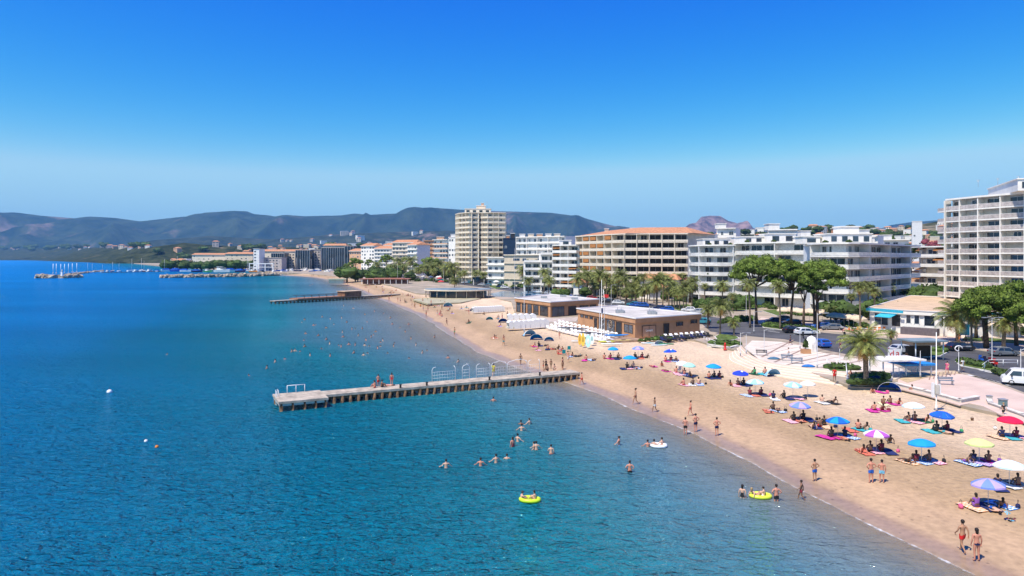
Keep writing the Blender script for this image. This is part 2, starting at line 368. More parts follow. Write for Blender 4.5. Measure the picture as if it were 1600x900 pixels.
# thin foam line of the breaking ripple
fm = bpy.data.materials.new('sea_foam'); fm.use_nodes = True; t = fm.node_tree; p_ = t.nodes['Principled BSDF']; p_.inputs['Base Color'].default_value = (.82, .82, .8, 1); p_.inputs['Roughness'].default_value = .6
g_ = node(t, 'ShaderNodeNewGeometry'); n1 = node(t, 'ShaderNodeTexNoise', Scale=0.9, Detail=6.0, Roughness=.7); t.links.new(g_.outputs['Position'], n1.inputs['Vector'])
uvn = node(t, 'ShaderNodeAttribute', attribute_name='edge')
m1 = node(t, 'ShaderNodeMath', operation='MULTIPLY_ADD'); t.links.new(n1.outputs['Fac'], m1.inputs[0]); m1.inputs[1].default_value = 1.7; t.links.new(uvn.outputs['Fac'], m1.inputs[2])
mr_ = node(t, 'ShaderNodeMapRange'); t.links.new(m1.outputs[0], mr_.inputs['Value']); mr_.inputs['From Min'].default_value = 1.2; mr_.inputs['From Max'].default_value = 1.75
tr_ = node(t, 'ShaderNodeBsdfTransparent'); mx_ = node(t, 'ShaderNodeMixShader'); t.links.new(mr_.outputs[0], mx_.inputs['Fac']); t.links.new(tr_.outputs[0], mx_.inputs[1]); t.links.new(p_.outputs[0], mx_.inputs[2]); t.links.new(mx_.outputs[0], t.nodes['Material Output'].inputs['Surface'])
vs, fs, ed = [], [], []
for i, p in enumerate(sp):
    a = sp[max(i-2, 0)]; b = sp[min(i+2, len(sp)-1)]; tt = (b-a).normalized(); n_ = Vector((tt.y, -tt.x))
    w_ = 1.0+.5*noise.noise(Vector((i*.15, 0, 0)))
    for o_, e_ in ((-.6*w_, -.4), (-.2*w_, .2), (-.08, .45), (0.05, .4), (.16, -.4)):
        q = p+n_*o_; vs.append((q.x, q.y, max(0.012, beach_z(o_)+0.01))); ed.append(e_)
for i in range(len(sp)-1):
    for k in range(4): fs.append((i*5+k, i*5+k+1, (i+1)*5+k+1, (i+1)*5+k))
me = bpy.data.meshes.new('surf_foam'); me.from_pydata(vs, [], fs); a_ = me.attributes.new('edge', 'FLOAT', 'POINT'); a_.data.foreach_set('value', ed); me.materials.append(fm)
tag(link_mesh('water_foam', me), 'thin white foam line where ripples meet the sand', kind='structure')

# ------------------------------------------------------------------ town ground, one sheet to the foot of the mountains
INNER_PX = [(1720, 700), (1560, 646), (1500, 633), (1445, 617), (1400, 606), (1330, 604), (1285, 588), (1240, 571), (1180, 553), (1120, 541), (1085, 531), (1000, 525), (930, 521), (870, 507), (806, 493), (799, 471), (770, 464.5), (700, 462), (650, 458), (610, 446), (570, 439), (530, 432), (480, 427.5), (440, 425.5), (420, 424)]
inner = [Vector((160, -60)), Vector((85, 30))]+[at(x, y, 1.5).xy for x, y in INNER_PX]
inner = inner[:2]+inner[2:]
bay_in = [at(x, y, 1.5).xy for x, y in [(385, 421), (330, 418.5), (262, 415.5), (230, 413), (190, 409.3), (130, 406.4), (0, 405.2), (-250, 404.9), (-700, 404.75)]]
town_poly = inner+bay_in+[Vector((-9000, 11900)), Vector((11500, 11900)), Vector((11500, -60))]
mb = MB(); mb.prism([tuple(p) for p in town_poly], -1.0, 1.5, bottom=False)
town_m = mat('town_ground', (0.42, 0.33, 0.25), rough=.9, var=.1, scale=.12, col2=(0.22, 0.20, 0.14), coords='Object')
tag(mb.build('town_ground', town_m), 'flat pale ground under the seaside town', kind='structure')
# far sandy rim of the bay
mb = MB(); inn = bay; out_ = bay_in
far_beach = [tuple(p) for p in bay]+[tuple(p+Vector((0, 60+p.y*.03))) for p in reversed(bay)]
vs = []; fs = []
for i, p in enumerate(bay):
    d_ = 30+p.y*.05
    vs += [(p.x, p.y-4, -.3), (p.x+d_*.4, p.y+d_, 1.7)]
for i in range(len(bay)-1): fs.append((2*i, 2*i+2, 2*i+3, 2*i+1))
mb.add(vs, fs); tag(mb.build('far_beach_shore', mat('far_sand', (.62, .5, .37), var=.05, scale=.02)), 'distant pale beach along the curve of the bay', kind='structure')

# ------------------------------------------------------------------ hills and mountains
def hill_mat(name, g1, g2, rock, rock_amt, sc):
    m = bpy.data.materials.new(name); m.use_nodes = True; t = m.node_tree; p = t.nodes['Principled BSDF']; L = t.links.new
    geo = node(t, 'ShaderNodeNewGeometry')
    n1 = node(t, 'ShaderNodeTexNoise', Scale=sc, Detail=8.0, Roughness=.65); L(geo.outputs['Position'], n1.inputs['Vector'])
    n2 = node(t, 'ShaderNodeTexNoise', Scale=sc*.35, Detail=6.0, Roughness=.6); L(geo.outputs['Position'], n2.inputs['Vector'])
    r1 = node(t, 'ShaderNodeValToRGB'); r1.color_ramp.elements[0].color = (*g1, 1); r1.color_ramp.elements[1].color = (*g2, 1); r1.color_ramp.elements[0].position = .38; r1.color_ramp.elements[1].position = .62
    L(n1.outputs['Fac'], r1.inputs['Fac'])
    r2 = node(t, 'ShaderNodeMapRange'); L(n2.outputs['Fac'], r2.inputs['Value']); r2.inputs['From Min'].default_value = .62-rock_amt; r2.inputs['From Max'].default_value = .74-rock_amt
    mx = node(t, 'ShaderNodeMix', data_type='RGBA'); L(r2.outputs[0], mx.inputs['Factor']); L(r1.outputs[0], mx.inputs[6]); mx.inputs[7].default_value = (*rock, 1)
    L(mx.outputs[2], p.inputs['Base Color']); p.inputs['Roughness'].default_value = 1; p.inputs['Specular IOR Level'].default_value = 0
    b = node(t, 'ShaderNodeBump', Strength=.8, Distance=.25/sc); L(n1.outputs['Fac'], b.inputs['Height']); L(b.outputs[0], p.inputs['Normal'])
    return m
def interp(P, x):
    return float(np.interp(x, [a for a, b in P], [b for a, b in P]))
def range_mesh(name, prof, D, depth_, material, label, rough=1.0, seed=0, steps=3.0, front=None, rows=26, ridge=1.0, base=1.2):
    """a mountain range whose skyline stands at distance D; it falls to the plain towards the viewer and behind"""
    x0, x1 = prof[0][0], prof[-1][0]; nx = int((x1-x0)/steps)+1
    vs = []; ts = [i/(rows-1) for i in range(rows)]
    for tI in ts:
        for k in range(nx):
            px = x0+(x1-x0)*k/(nx-1); Dk = interp(D, px) if isinstance(D, list) else D; hh = hz(interp(prof, px), Dk); depth = depth_*Dk if depth_ < 1 else depth_
            X = (px-800)/F*Dk; s_ = -1+1.45*tI        # -1 foot in front, 0 crest, .45 behind
            Y = Dk+s_*depth
            q = Vector((X/900+seed, Y/900, seed*1.7))
            wob = noise.fractal(q, 0.9, 2.1, 6)
            rdg = 1-abs(noise.noise(Vector((X/620+seed, Y/1900, 9))))*2
            if s_ < 0:
                sh = (1+s_); fall = (sh*sh*(3-2*sh))*.62+sh*.38
                dz = (wob*.16+(rdg-.5)*.32*ridge)*hh*rough*math.sin(math.pi*min(1, sh))*1.2*min(1, (1-sh)*3.5)
            else:
                fall = max(0, 1-s_*1.8); dz = wob*.04*hh*s_
            z = base+(hh-base)*fall+dz
            vs.append((X, Y, max(z, base-3) if 0 < tI < 1 else base-3))
    fs = [(r*nx+k, r*nx+k+1, (r+1)*nx+k+1, (r+1)*nx+k) for r in range(rows-1) for k in range(nx-1)]
    me = bpy.data.meshes.new(name); me.from_pydata(vs, [], fs); me.materials.append(material); me.polygons.foreach_set('use_smooth', [True]*len(fs)); me.update()
    return tag(link_mesh(name, me), label, kind='structure')
MAIN = [(-260, 352), (-120, 343), (-40, 340), (0, 335), (25, 331.5), (60, 336), (75, 337.5), (122, 341), (145, 338), (180, 340), (222, 346), (245, 343), (280, 339), (310, 337), (345, 330.5), (368, 329), (385, 329.5), (397, 334), (420, 336), (433, 338.5), (450, 335.5), (478, 337.5), (500, 337), (535, 336), (555, 333), (578, 335.5), (600, 334), (625, 333), (640, 328), (655, 324.5), (690, 325), (715, 327), (740, 328), (775, 329.5), (800, 330), (825, 331), (860, 332), (890, 336), (920, 343), (945, 350), (965, 355), (1000, 357), (1060, 359), (1120, 364), (1200, 380)]
forest_far = hill_mat('mountain_forest', (0.008, 0.018, 0.014), (0.04, 0.055, 0.032), (0.20, 0.14, 0.12), 0.05, .0035)
range_mesh('mountain_range', MAIN, 9600, 2300, forest_far, 'long wooded mountain range across the bay', seed=2.3, rows=40)
FRONT = [(120, 402), (160, 392), (200, 384), (250, 376), (330, 368), (430, 374), (520, 366), (620, 362), (700, 360), (780, 362), (860, 368), (960, 374), (1080, 386)]
range_mesh('foothills', FRONT, 6400, 1500, hill_mat('foothill_scrub', (0.014, 0.022, 0.014), (0.05, 0.058, 0.035), (0.2, 0.14, 0.12), 0.03, .009), 'lower wooded foothills before the mountain range', seed=5.1, rows=24)
ROCK = [(1020, 380), (1045, 366), (1062, 360), (1076, 354), (1085, 350), (1092, 342), (1095, 338.5), (1108, 336.5), (1125, 337), (1131, 341), (1138, 345), (1147, 347), (1155, 350), (1165, 357), (1180, 360), (1200, 364), (1250, 376)]
range_mesh('rocky_mountain', ROCK, 9000, 900, hill_mat('red_rock', (0.07, 0.045, 0.045), (0.34, 0.21, 0.18), (0.03, 0.04, 0.025), .03, .009), 'craggy pinkish rock mountain rising behind the town', rough=1.1, seed=8.2, steps=1.0, rows=44, ridge=1.6)
range_mesh('far_blue_hill', [(1180, 366), (1250, 364), (1330, 362), (1375, 356), (1390, 351), (1420, 346.5), (1450, 344.5), (1500, 341), (1600, 340), (1760, 345)], 9800, 1200, forest_far, 'low distant ridge behind the right of the town', seed=11, rows=16)
wood = hill_mat('pine_wood_slope', (0.012, 0.02, 0.010), (0.055, 0.062, 0.03), (0.24, 0.19, 0.13), -.02, .03)
PLAIN = [(-200, 392), (0, 388.5), (60, 388), (130, 386.5), (230, 387), (262, 383), (290, 379), (320, 382), (360, 384), (430, 386), (500, 386), (580, 384), (640, 380), (700, 378), (780, 380), (860, 384), (960, 390)]
PD = [(-200, 8000), (0, 7700), (130, 5500), (190, 3350), (240, 2350), (300, 2300), (960, 2600)]
range_mesh('wooded_plain_hill', PLAIN, PD, .12, wood, 'low dark pine-wooded land behind the bay', seed=14, rows=22, rough=.7)
HILL = [(940, 394), (1000, 384), (1050, 377), (1100, 370), (1150, 366), (1200, 362), (1240, 359), (1290, 360), (1340, 361), (1390, 357), (1430, 352), (1465, 346), (1500, 342), (1600, 336), (1800, 332)]
HILL_D, HILL_DEP = 1500, 800
town_hill = range_mesh('town_hill', HILL, HILL_D, HILL_DEP, hill_mat('town_hill_ground', (0.02, 0.03, 0.014), (0.09, 0.09, 0.05), (0.3, 0.25, 0.18), .05, .02), 'low hill carrying the upper town', seed=20, rows=30, rough=.35)
# ------------------------------------------------------------------ material palette
white = mat('white_render', (.80, .77, .71), rough=.8, var=.06, scale=.6)
cream = mat('cream_render', (.75, .64, .49), rough=.85, var=.08, scale=.5)
beige = mat('beige_render', (.58, .50, .39), rough=.85, var=.07, scale=.5)
concrete = mat('pale_concrete', (.56, .53, .47), rough=.9, var=.12, scale=.9, bump=.3)
glass = mat('dark_glass', (.03, .045, .065), rough=.08, var=.3, scale=.4, spec=.8, objvar=.5)
glassb = mat('blue_glass', (.05, .10, .15), rough=.08, var=.3, scale=.4, spec=.8, objvar=.3)
frame_w = mat('white_frame', (.75, .75, .74), rough=.5, var=.02)
rail_m = mat('railing_panel', (.50, .44, .41), rough=.35, var=.15, scale=1.5, objvar=.15)
terracotta = mat('roof_tile', (.52, .25, .13), rough=.85, var=.2, scale=1.2, bump=.4, bscale=6)
awn_m = mat('orange_awning', (.45, .19, .06), rough=.8, var=.15)
tan_roof = mat('tan_gravel_roof', (.55, .40, .26), rough=.95, var=.12, scale=.35, bump=.2)
flat_roof = mat('pale_flat_roof', (.52, .49, .44), rough=.9, var=.16, scale=.25)
brown_wall = mat('terracotta_wall', (.50, .265, .135), rough=.85, var=.08, scale=.5, bump=.1)
asphalt = mat('asphalt', (.085, .085, .09), rough=.9, var=.18, scale=.25, coords='Object')
pink_pave = mat('pink_paving', (.58, .44, .36), rough=.9, var=.08, scale=.25)
deck_m = mat('worn_deck', (.43, .37, .29), rough=.9, var=.2, scale=1.2, bump=.3)
plaza_m = mat('pale_plaza', (.64, .55, .45), rough=.85, var=.10, scale=.3)
wall_m = mat('weathered_kerb', (.66, .62, .56), rough=.9, var=.15, scale=.8)
paint_w = mat('road_paint', (.72, .72, .70), rough=.7, var=.1)
wood_m = mat('weathered_wood', (.16, .085, .045), rough=.85, var=.3, scale=2)
pile_m = mat('stained_pile', (.20, .125, .07), rough=.9, var=.45, scale=1.6)
dark_m = mat('dark_metal', (.03, .03, .035), rough=.5, var=.2)
steel_m = mat('galvanised_steel', (.42, .43, .44), rough=.4, metal=.5, var=.1)
white_metal = mat('white_metal', (.78, .78, .77), rough=.35, var=.03)
grass_m = mat('lawn', (.10, .15, .03), rough=1, var=.3, scale=1.5, bump=.6, bscale=12)
bark = mat('pine_bark', (.13, .085, .06), rough=.95, var=.35, scale=3, bump=.5)
palm_bark = mat('palm_bark', (.24, .18, .125), rough=.95, var=.3, scale=6, bump=.6, bscale=14)
pine_leaf = mat('pine_needles', (.135, .195, .03), rough=.7, var=.3, scale=.8, spec=.2)
leaf_m = mat('shrub_leaves', (.07, .115, .025), rough=.75, var=.35, scale=1.2, spec=.2, objvar=.25)
palm_leaf = mat('palm_fronds', (.22, .25, .06), rough=.55, var=.35, scale=2, spec=.3, objvar=.2)
palm_dry = mat('dry_fronds', (.55, .33, .09), rough=.8, var=.3, scale=3)
flower_m = mat('pink_blossom', (.30, .07, .09), rough=.8, var=.4, scale=2)

# ------------------------------------------------------------------ paved surfaces
def sheet(name, px, z, m, label, kerb=None, zt=None):
    poly = [tuple(at(x, y, z).xy) for x, y in px]
    mb = MB(); mb.prism(poly, z-.12, z, bottom=False)
    return tag(mb.build(name, m), label, kind='structure')
sheet('road', [(1900, 745), (1600, 613), (1560, 598), (1512, 583), (1470, 577), (1425, 581), (1390, 562), (1340, 557), (1285, 546), (1262, 537), (1225, 530), (1180, 526), (1110, 518), (1098, 507), (1000, 486), (930, 474), (860, 464), (790, 454), (720, 445), (650, 437), (600, 432.5), (550, 429), (560, 427), (610, 430), (660, 433.5), (730, 440), (800, 447), (870, 455), (950, 465), (1010, 475), (1100, 493), (1180, 505), (1240, 513), (1290, 520), (1340, 525), (1400, 531), (1480, 540), (1540, 549), (1600, 556), (1900, 585)], 1.504, asphalt, 'dark asphalt seafront road and junction')
sheet('promenade', [(1720, 700), (1560, 646), (1535, 634), (1515, 630), (1500, 633), (1445, 617), (1400, 606), (1404, 592), (1430, 583), (1470, 579), (1510, 586), (1560, 601), (1600, 616), (1900, 750)], 1.56, pink_pave, 'pink paved promenade above the sand')
sheet('pavement', [(1180, 503), (1290, 516), (1400, 528), (1480, 537), (1540, 546), (1600, 552), (1900, 575), (1900, 540), (1600, 530), (1490, 524), (1400, 518), (1300, 508), (1190, 496)], 1.6, pink_pave, 'pink pavement along the inland side of the road')
sheet('plaza_pavement', [(1163, 543), (1176, 553), (1186, 561), (1212, 568.5), (1246, 572), (1278, 576), (1322, 581), (1345, 584), (1400, 592), (1424, 584), (1388, 566), (1335, 560), (1280, 550), (1254, 540), (1220, 534), (1175, 532)], 1.62, plaza_m, 'pale grey terrace plaza above the beach steps')
# brown lines laid in the plaza
def strip(name, a, b, z, w, m, label=None, par=None, kind='structure', lift=0.03):
    A = at(*a, z).xy; B = at(*b, z).xy; d = (B-A).normalized(); n_ = Vector((-d.y, d.x))*w/2
    mb = MB(); mb.prism([tuple(A+n_), tuple(A-n_), tuple(B-n_), tuple(B+n_)], z-.02, z+lift, bottom=False)
    o = mb.build(name, m, par)
    if kind: tag(o, label, kind=kind)
    return o
band = mat('brown_paving_band', (.30, .21, .16), var=.1)
for a, b in [((1190, 558), (1240, 531)), ((1210, 566), (1268, 540)), ((1281, 575), (1350, 563)), ((1230, 570), (1300, 553))]:
    strip('paving_line', a, b, 1.625, .35, band, 'brown paving line across the plaza', lift=.012)
for i in range(9):
    strip('paving_line', (1180+i*12, 545+i*3.1), (1236+i*13, 533.5+i*3.0), 1.625, .10, band, 'thin joint line in the plaza paving', lift=.008)
# zebra crossing and lane marks
for i in range(6):
    x0 = 1512+i*8.5; y0 = 585.5+i*2.0
    strip('crossing_line', (x0, y0), (x0+27-i, y0+6.5), 1.51, .42, paint_w, 'white bar of the zebra crossing', lift=.008)
for a, b in [((1530, 578), (1560, 585)), ((1575, 590), (1600, 598)), ((1340, 541), (1370, 545)), ((1240, 522), (1262, 525)), ((1200, 517), (1218, 519.5)), ((1400, 548), (1430, 553))]:
    strip('lane_line', a, b, 1.51, .16, paint_w, 'white lane line on the road', lift=.006)
sheet('paving_strip', [(1424, 583), (1405, 592), (1418, 598), (1450, 589), (1502, 583), (1492, 579)], 1.585, mat('ochre_paving', (.52, .40, .24), var=.15, scale=1), 'ochre paving with brown bars beside the plaza')
for i in range(7):
    strip('paving_line', (1452+i*6.5, 593-i*1.2), (1452+i*6.5+3, 583-i*.5), 1.59, .13, band, 'brown bar set in the ochre paving', lift=.01)

# islands and lawns with kerbs
def island(px, label, top, group=None, h=.14, zb=1.5, name='planting_island'):
    poly = [at(x, y, zb).xy for x, y in px]; c = sum(poly, Vector((0, 0)))/len(poly)
    root = empty(name, (c.x, c.y, zb), 0, label, 'planting bed', group)
    L_ = [tuple(p-c) for p in poly]; I_ = [tuple((p-c)*.0+(p-c)*(1-min(.3, .25/max(.5, (p-c).length)))) for p in poly]
    mb = MB(); mb.prism(L_, -.05, h, bottom=False); mb.build('kerb', wall_m, root)
    mb = MB(); mb.prism(I_, h-.05, h+.05, bottom=False); mb.build('soil', top, root)
    return root, poly, zb+h+.05
def shrub_mesh(seed, n=240, sx=1.0, sy=1.0, sz=.7, ls=.16):
    rnd = random.Random(seed); mb = MB()
    mb.blob((0, 0, sz*.42), .8, n=9, m=6, squash=(sx*.95, sy*.95, sz*.62), jit=.08, seed=seed)
    for _ in range(n):
        u = rnd.uniform(-.15, 1); w = rnd.uniform(0, 6.283); r = math.sqrt(max(0, 1-u*u)); q = rnd.uniform(.78, 1.08)
        c = Vector((r*math.cos(w)*sx*q*.82, r*math.sin(w)*sy*q*.82, max(.02, u*sz*q)))
        a = Vector((rnd.gauss(0, 1), rnd.gauss(0, 1), rnd.gauss(0, .7))).normalized()*ls; b = a.cross(Vector((rnd.gauss(0, 1), rnd.gauss(0, 1), rnd.gauss(0, 1)))).normalized()*ls*.7
        mb.add([c-a, c-b, c+a, c+b], [(0, 1, 2, 3)])
    return mb
SHRUBS = [shrub_mesh(s).mesh('shrub', leaf_m) for s in range(4)]
def shrub(p, s, label, group, sz=1.0, m=None, name='shrub'):
    o = link_mesh(name, SHRUBS[random.randrange(4)]); o.location = p; o.scale = (s, s, s*sz); o.rotation_euler = (0, 0, random.uniform(0, 6))
    if m: o.material_slots[0].link = 'OBJECT'; o.material_slots[0].material = m
    return tag(o, label, 'shrub', group)
def hedge(pa, pb, w, h, label, zb=1.6, m=None):
    """a clipped bed of shrubs, one continuous hedge"""
    A = at(*pa, zb); B = at(*pb, zb); L = (B-A).length; rnd = random.Random(int(L*100)); mb = MB()
    d = (B-A)/L; n_ = Vector((-d.y, d.x, 0)); k = int(L/(w*.5))+1
    for i in range(k+1):
        c = A+d*(L*i/k)+n_*rnd.uniform(-.15, .15)*w; mb.blob((c.x, c.y, zb+h*.35), w*.52, n=8, m=5, squash=(1, 1, h/w*.95), jit=.1, seed=i)
    for _ in range(int(L*w*26)):
        c = A+d*rnd.uniform(0, L)+n_*rnd.gauss(0, .27)*w; zz = zb+h*(1-abs(rnd.gauss(0, .33))); c.z = max(zb+.05, zz)
        a = Vector((rnd.gauss(0, 1), rnd.gauss(0, 1), rnd.gauss(0, .6))).normalized()*.17; b = a.cross(Vector((rnd.gauss(0, 1), rnd.gauss(0, 1), 1))).normalized()*.13
        mb.add([c-a, c-b, c+a, c+b], [(0, 1, 2, 3)])
    return tag(mb.build('hedge', m or leaf_m), label, 'hedge')
island([(1492, 566), (1500, 562.5), (1545, 572), (1590, 584), (1640, 597), (1640, 605), (1585, 590), (1540, 580), (1500, 572)], 'long kerbed median bed beside the white van', grass_m)
hedge((1500, 567), (1542, 575), 1.5, .9, 'clipped green hedge at the head of the road median')
hedge((1556, 583), (1576, 588), 1.4, .7, 'low green hedge in the median beside the zebra crossing')
island([(1418, 551), (1424, 547), (1455, 545), (1478, 547), (1482, 551), (1470, 557), (1440, 559), (1422, 556)], 'round kerbed traffic island under the shelter', grass_m)
hedge((1462, 549), (1474, 550), 1.6, .9, 'round green bush clump on the traffic island with the shelter')
island([(1188, 508), (1200, 506), (1240, 511), (1280, 517), (1282, 521), (1230, 517), (1192, 512)], 'kerbed road median planted with a long hedge', grass_m)
hedge((1196, 510), (1272, 518.5), 1.8, 1.1, 'long clipped hedge in the median under the tall umbrella pines')
island([(1116, 527), (1124, 523), (1150, 525), (1156, 530), (1140, 533), (1120, 531)], 'kerbed lawn bed around the palm beside the brown pavilion', grass_m)
island([(1106, 536), (1120, 531), (1158, 535), (1160, 541), (1140, 544), (1112, 541)], 'stone-edged flower bed at the top of the sand', grass_m)
hedge((1114, 537), (1152, 539), 1.8, .8, 'dark green hedge in the stone-edged bed at the top of the sand')
island([(1290, 577), (1298, 572), (1338, 573), (1340, 578), (1322, 582), (1296, 581)], 'low kerbed bed on the plaza edge', grass_m)
hedge((1298, 576), (1333, 577), 1.9, .8, 'rounded green hedge on the plaza edge above the steps')
for px, lab in [([(1118, 478), (1170, 475), (1200, 480), (1160, 486), (1122, 484)], 'lawn patch in front of the white terraced block'), ([(1190, 486), (1230, 483), (1250, 487), (1215, 494)], 'lawn patch between the pine trunks'), ([(970, 462), (1000, 459), (1010, 464), (985, 468)], 'small lawn patch behind the brown pavilion'), ([(1040, 478), (1075, 476), (1090, 484), (1060, 486)], 'lawn patch by the parked blue cars'), ([(760, 447), (800, 444), (812, 448), (775, 452)], 'lawn patch by the swimming pool'), ([(905, 452), (930, 450), (936, 455), (912, 457)], 'small lawn patch under the hotel palms'), ([(1500, 533), (1560, 536), (1620, 541), (1620, 535), (1560, 530), (1505, 528)], 'lawn strip under the dense right-hand pines')]:
    island(px, lab, grass_m, 'lawns along the seafront', name='lawn_bed')

# planter with the big palm
pl = [(1322, 594), (1330, 588), (1365, 585), (1392, 589), (1395, 597), (1372, 606), (1340, 606), (1324, 602)]
poly = [at(x, y, 1.3).xy for x, y in pl]; c = sum(poly, Vector((0, 0)))/len(poly)
root = empty('stone_planter', (c.x, c.y, 1.1), 0, 'low stone planter around the big single palm', 'planter')
mb = MB(); mb.prism([tuple(p-c) for p in poly], -.2, .75, bottom=False); mb.build('stone_rim', concrete, root)
mb = MB(); mb.prism([tuple((p-c)*.9) for p in poly], .70, .80, bottom=False); mb.build('soil', mat('soil', (.1, .07, .04), rough=1), root)
PLANTER_Z = 1.9
hedge((1333, 600), (1382, 600), 1.5, .7, 'leafy hedge along the front of the palm planter', zb=1.85)
hedge((1338, 593), (1385, 592), 1.5, .9, 'leafy hedge along the back of the palm planter', zb=1.85)
for i, (x, y) in enumerate([(1345, 596), (1353, 594), (1362, 595), (1370, 594), (1336, 597)]):
    shrub(at(x, y, 1.9), .75, 'blue-flowered bush in the planter under the big palm', 'blue-flowered bushes in the palm planter', m=mat('blue_flowers', (.03, .07, .16), var=.5, scale=4))

# curved steps down to the sand
inner_c = [(1158, 541), (1166, 549), (1180, 559), (1208, 568.5), (1246, 573), (1280, 577), (1324, 583)]
outer_c = [(1140, 553), (1141, 563), (1158, 571), (1187, 581), (1231, 590), (1288, 598), (1322, 604)]
Pi = [at(x, y, 1.5).xy for x, y in inner_c]; Po = [at(x, y, 1.2).xy for x, y in outer_c]
Pi = catmull(Pi, 1.2); n_ = len(Pi)
Po2 = catmull(Po, .6); Po = [Po2[int(i*(len(Po2)-1)/(n_-1))] for i in range(n_)]
root = empty('beach_steps', (Pi[0].x, Pi[0].y, 1.1), 0, 'curved sand-coloured steps between plaza and beach', 'steps')
step_m = mat('sandy_step', (.66, .50, .36), rough=.9, var=.08, scale=.4); step_n = mat('step_nosing', (.80, .70, .56), var=.05)
for k in range(5):
    a = k/5; b = (k+1)/5; z1 = 1.60-.085*k
    ia = [Pi[i].lerp(Po[i], a) for i in range(n_)]; ib = [Pi[i].lerp(Po[i], b) for i in range(n_)]; ic = [Pi[i].lerp(Po[i], b-.035) for i in range(n_)]
    mb = MB(); vs = []
    for i in range(n_):
        for p, zz in ((ia[i], z1), (ic[i], z1), (ic[i], z1+.02), (ib[i], z1+.02), (ib[i], 1.0)): vs.append((p.x-Pi[0].x, p.y-Pi[0].y, zz-1.1))
    for s_ in range(4):
        fs = [(i*5+s_, (i+1)*5+s_, (i+1)*5+s_+1, i*5+s_+1) for i in range(n_-1)]
        mb.add(vs, fs, 0 if s_ == 0 else 1)
    mb.build('step', [step_m, step_n], root)

# low wall on the promenade edge
def low_wall(px, z0, h, t, label, name='sea_wall', m=None):
    P = [at(x, y, z0).xy for x, y in px]; o = P[0]; root = empty(name, (o.x, o.y, z0), 0, label, 'low wall')
    w = MB(); cpm = MB()
    for i in range(len(P)-1):
        a, b = P[i]-o, P[i+1]-o; d = b-a; L = d.length; cc = (a+b)/2; rz = math.atan2(d.y, d.x)
        w.box((cc.x, cc.y, h/2-.4), (L+t*.6, t, h+.8), rz); cpm.box((cc.x, cc.y, h+.04), (L+t*.8, t+.14, .085), rz)
    w.build('wall_face', m or concrete, root); cpm.build('coping', wall_m, root); return root
low_wall([(1400, 606), (1445, 617), (1500, 632.5), (1527, 627.5)], 1.3, .55, .35, 'pale low wall between the pink promenade and the sand')
low_wall([(1545, 630), (1548, 636), (1600, 655), (1680, 690)], 1.3, .45, .35, 'low white wall at the sand edge past the promenade gap')
low_wall([(1106, 541), (1140, 546), (1158, 541)], 1.3, .35, .3, 'low kerb wall at the end of the curved steps')

# ------------------------------------------------------------------ piers
def pier(A, B, w, z, label, name='pier', pilestep=.95, ends=None, platform=None, rails=True):
    A = Vector(A); B = Vector(B); d = (B-A); L = d.length; rz = math.atan2(d.y, d.x)
    root = empty(name, (A.x, A.y, 0), rz, label, 'pier')
    mb = MB(); n = int(L/3)
    for i in range(n): mb.box((L*(i+.5)/n, 0, z-.14), (L/n-.03, w, .28))
    mb.build('deck', deck_m, root)
    mb = MB(); mb.box((L/2, -w/2+.22, z-.44), (L, .22, .3)); mb.build('beam', wood_m, root)
    mb = MB(); mb.box((L/2, w/2-.22, z-.44), (L, .22, .3)); mb.build('beam', wood_m, root)
    pm = MB(); pm.tube([(0, 0, -2.0), (0, 0, z-.28)], [.19, .21], 8); pmesh = pm.mesh('pile', pile_m)
    k = int(L/pilestep); k = min(k, 48)
    for i in range(k):
        for s in (-1, 1):
            o = link_mesh('pile', pmesh, root); o.location = (.5+L*i/k, s*(w/2-.18), 0); o.rotation_euler = (R(random.uniform(-2, 2)), 0, random.uniform(0, 6))
    return root
pr = pier((-22.6, 80.2), (8.9, 96.1), 2.6, 1.1, 'long concrete pier on dark piles running out from the beach', name='long_pier')
# wider head platform, part of the pier
mb = MB(); mb.box((-2.3, -.55, .99), (5.4, 5.0, .26)); mb.build('head_platform', deck_m, pr)
mb = MB(); mb.box((-2.3, -2.8, .72), (5.2, .2, .26)); mb.box((-4.8, -.55, .72), (.2, 4.7, .26)); mb.build('beam', concrete, pr)
pm = MB(); pm.tube([(0, 0, -2.2), (0, 0, .86)], [.18, .2], 8); pmesh = pm.mesh('pile', pile_m)
for x in (-4.7, -3.5, -2.2, -1.0, .1):
    for y in (-2.75, 1.6): o = link_mesh('pile', pmesh, pr); o.location = (x, y, 0)
mb = MB()
for y in (-.6, .1): mb.tube([(-4.9, y, .2), (-4.9, y, 1.9), (-4.7, y, 2.0), (-4.6, y, 1.1)], .03, 6)
for z_ in (.3, .6, .9): mb.tube([(-4.9, -.6, z_), (-4.9, .1, z_)], .03, 6)
mb.build('ladder', white_metal, pr)
mb = MB()
for x in (-3.4, -2.4, -1.4): mb.tube([(x, 1.7, 1.1), (x, 1.7, 2.0)], .035, 6)
mb.tube([(-3.4, 1.7, 2.0), (-1.4, 1.7, 2.0)], .035, 6); mb.build('railing', white_metal, pr)
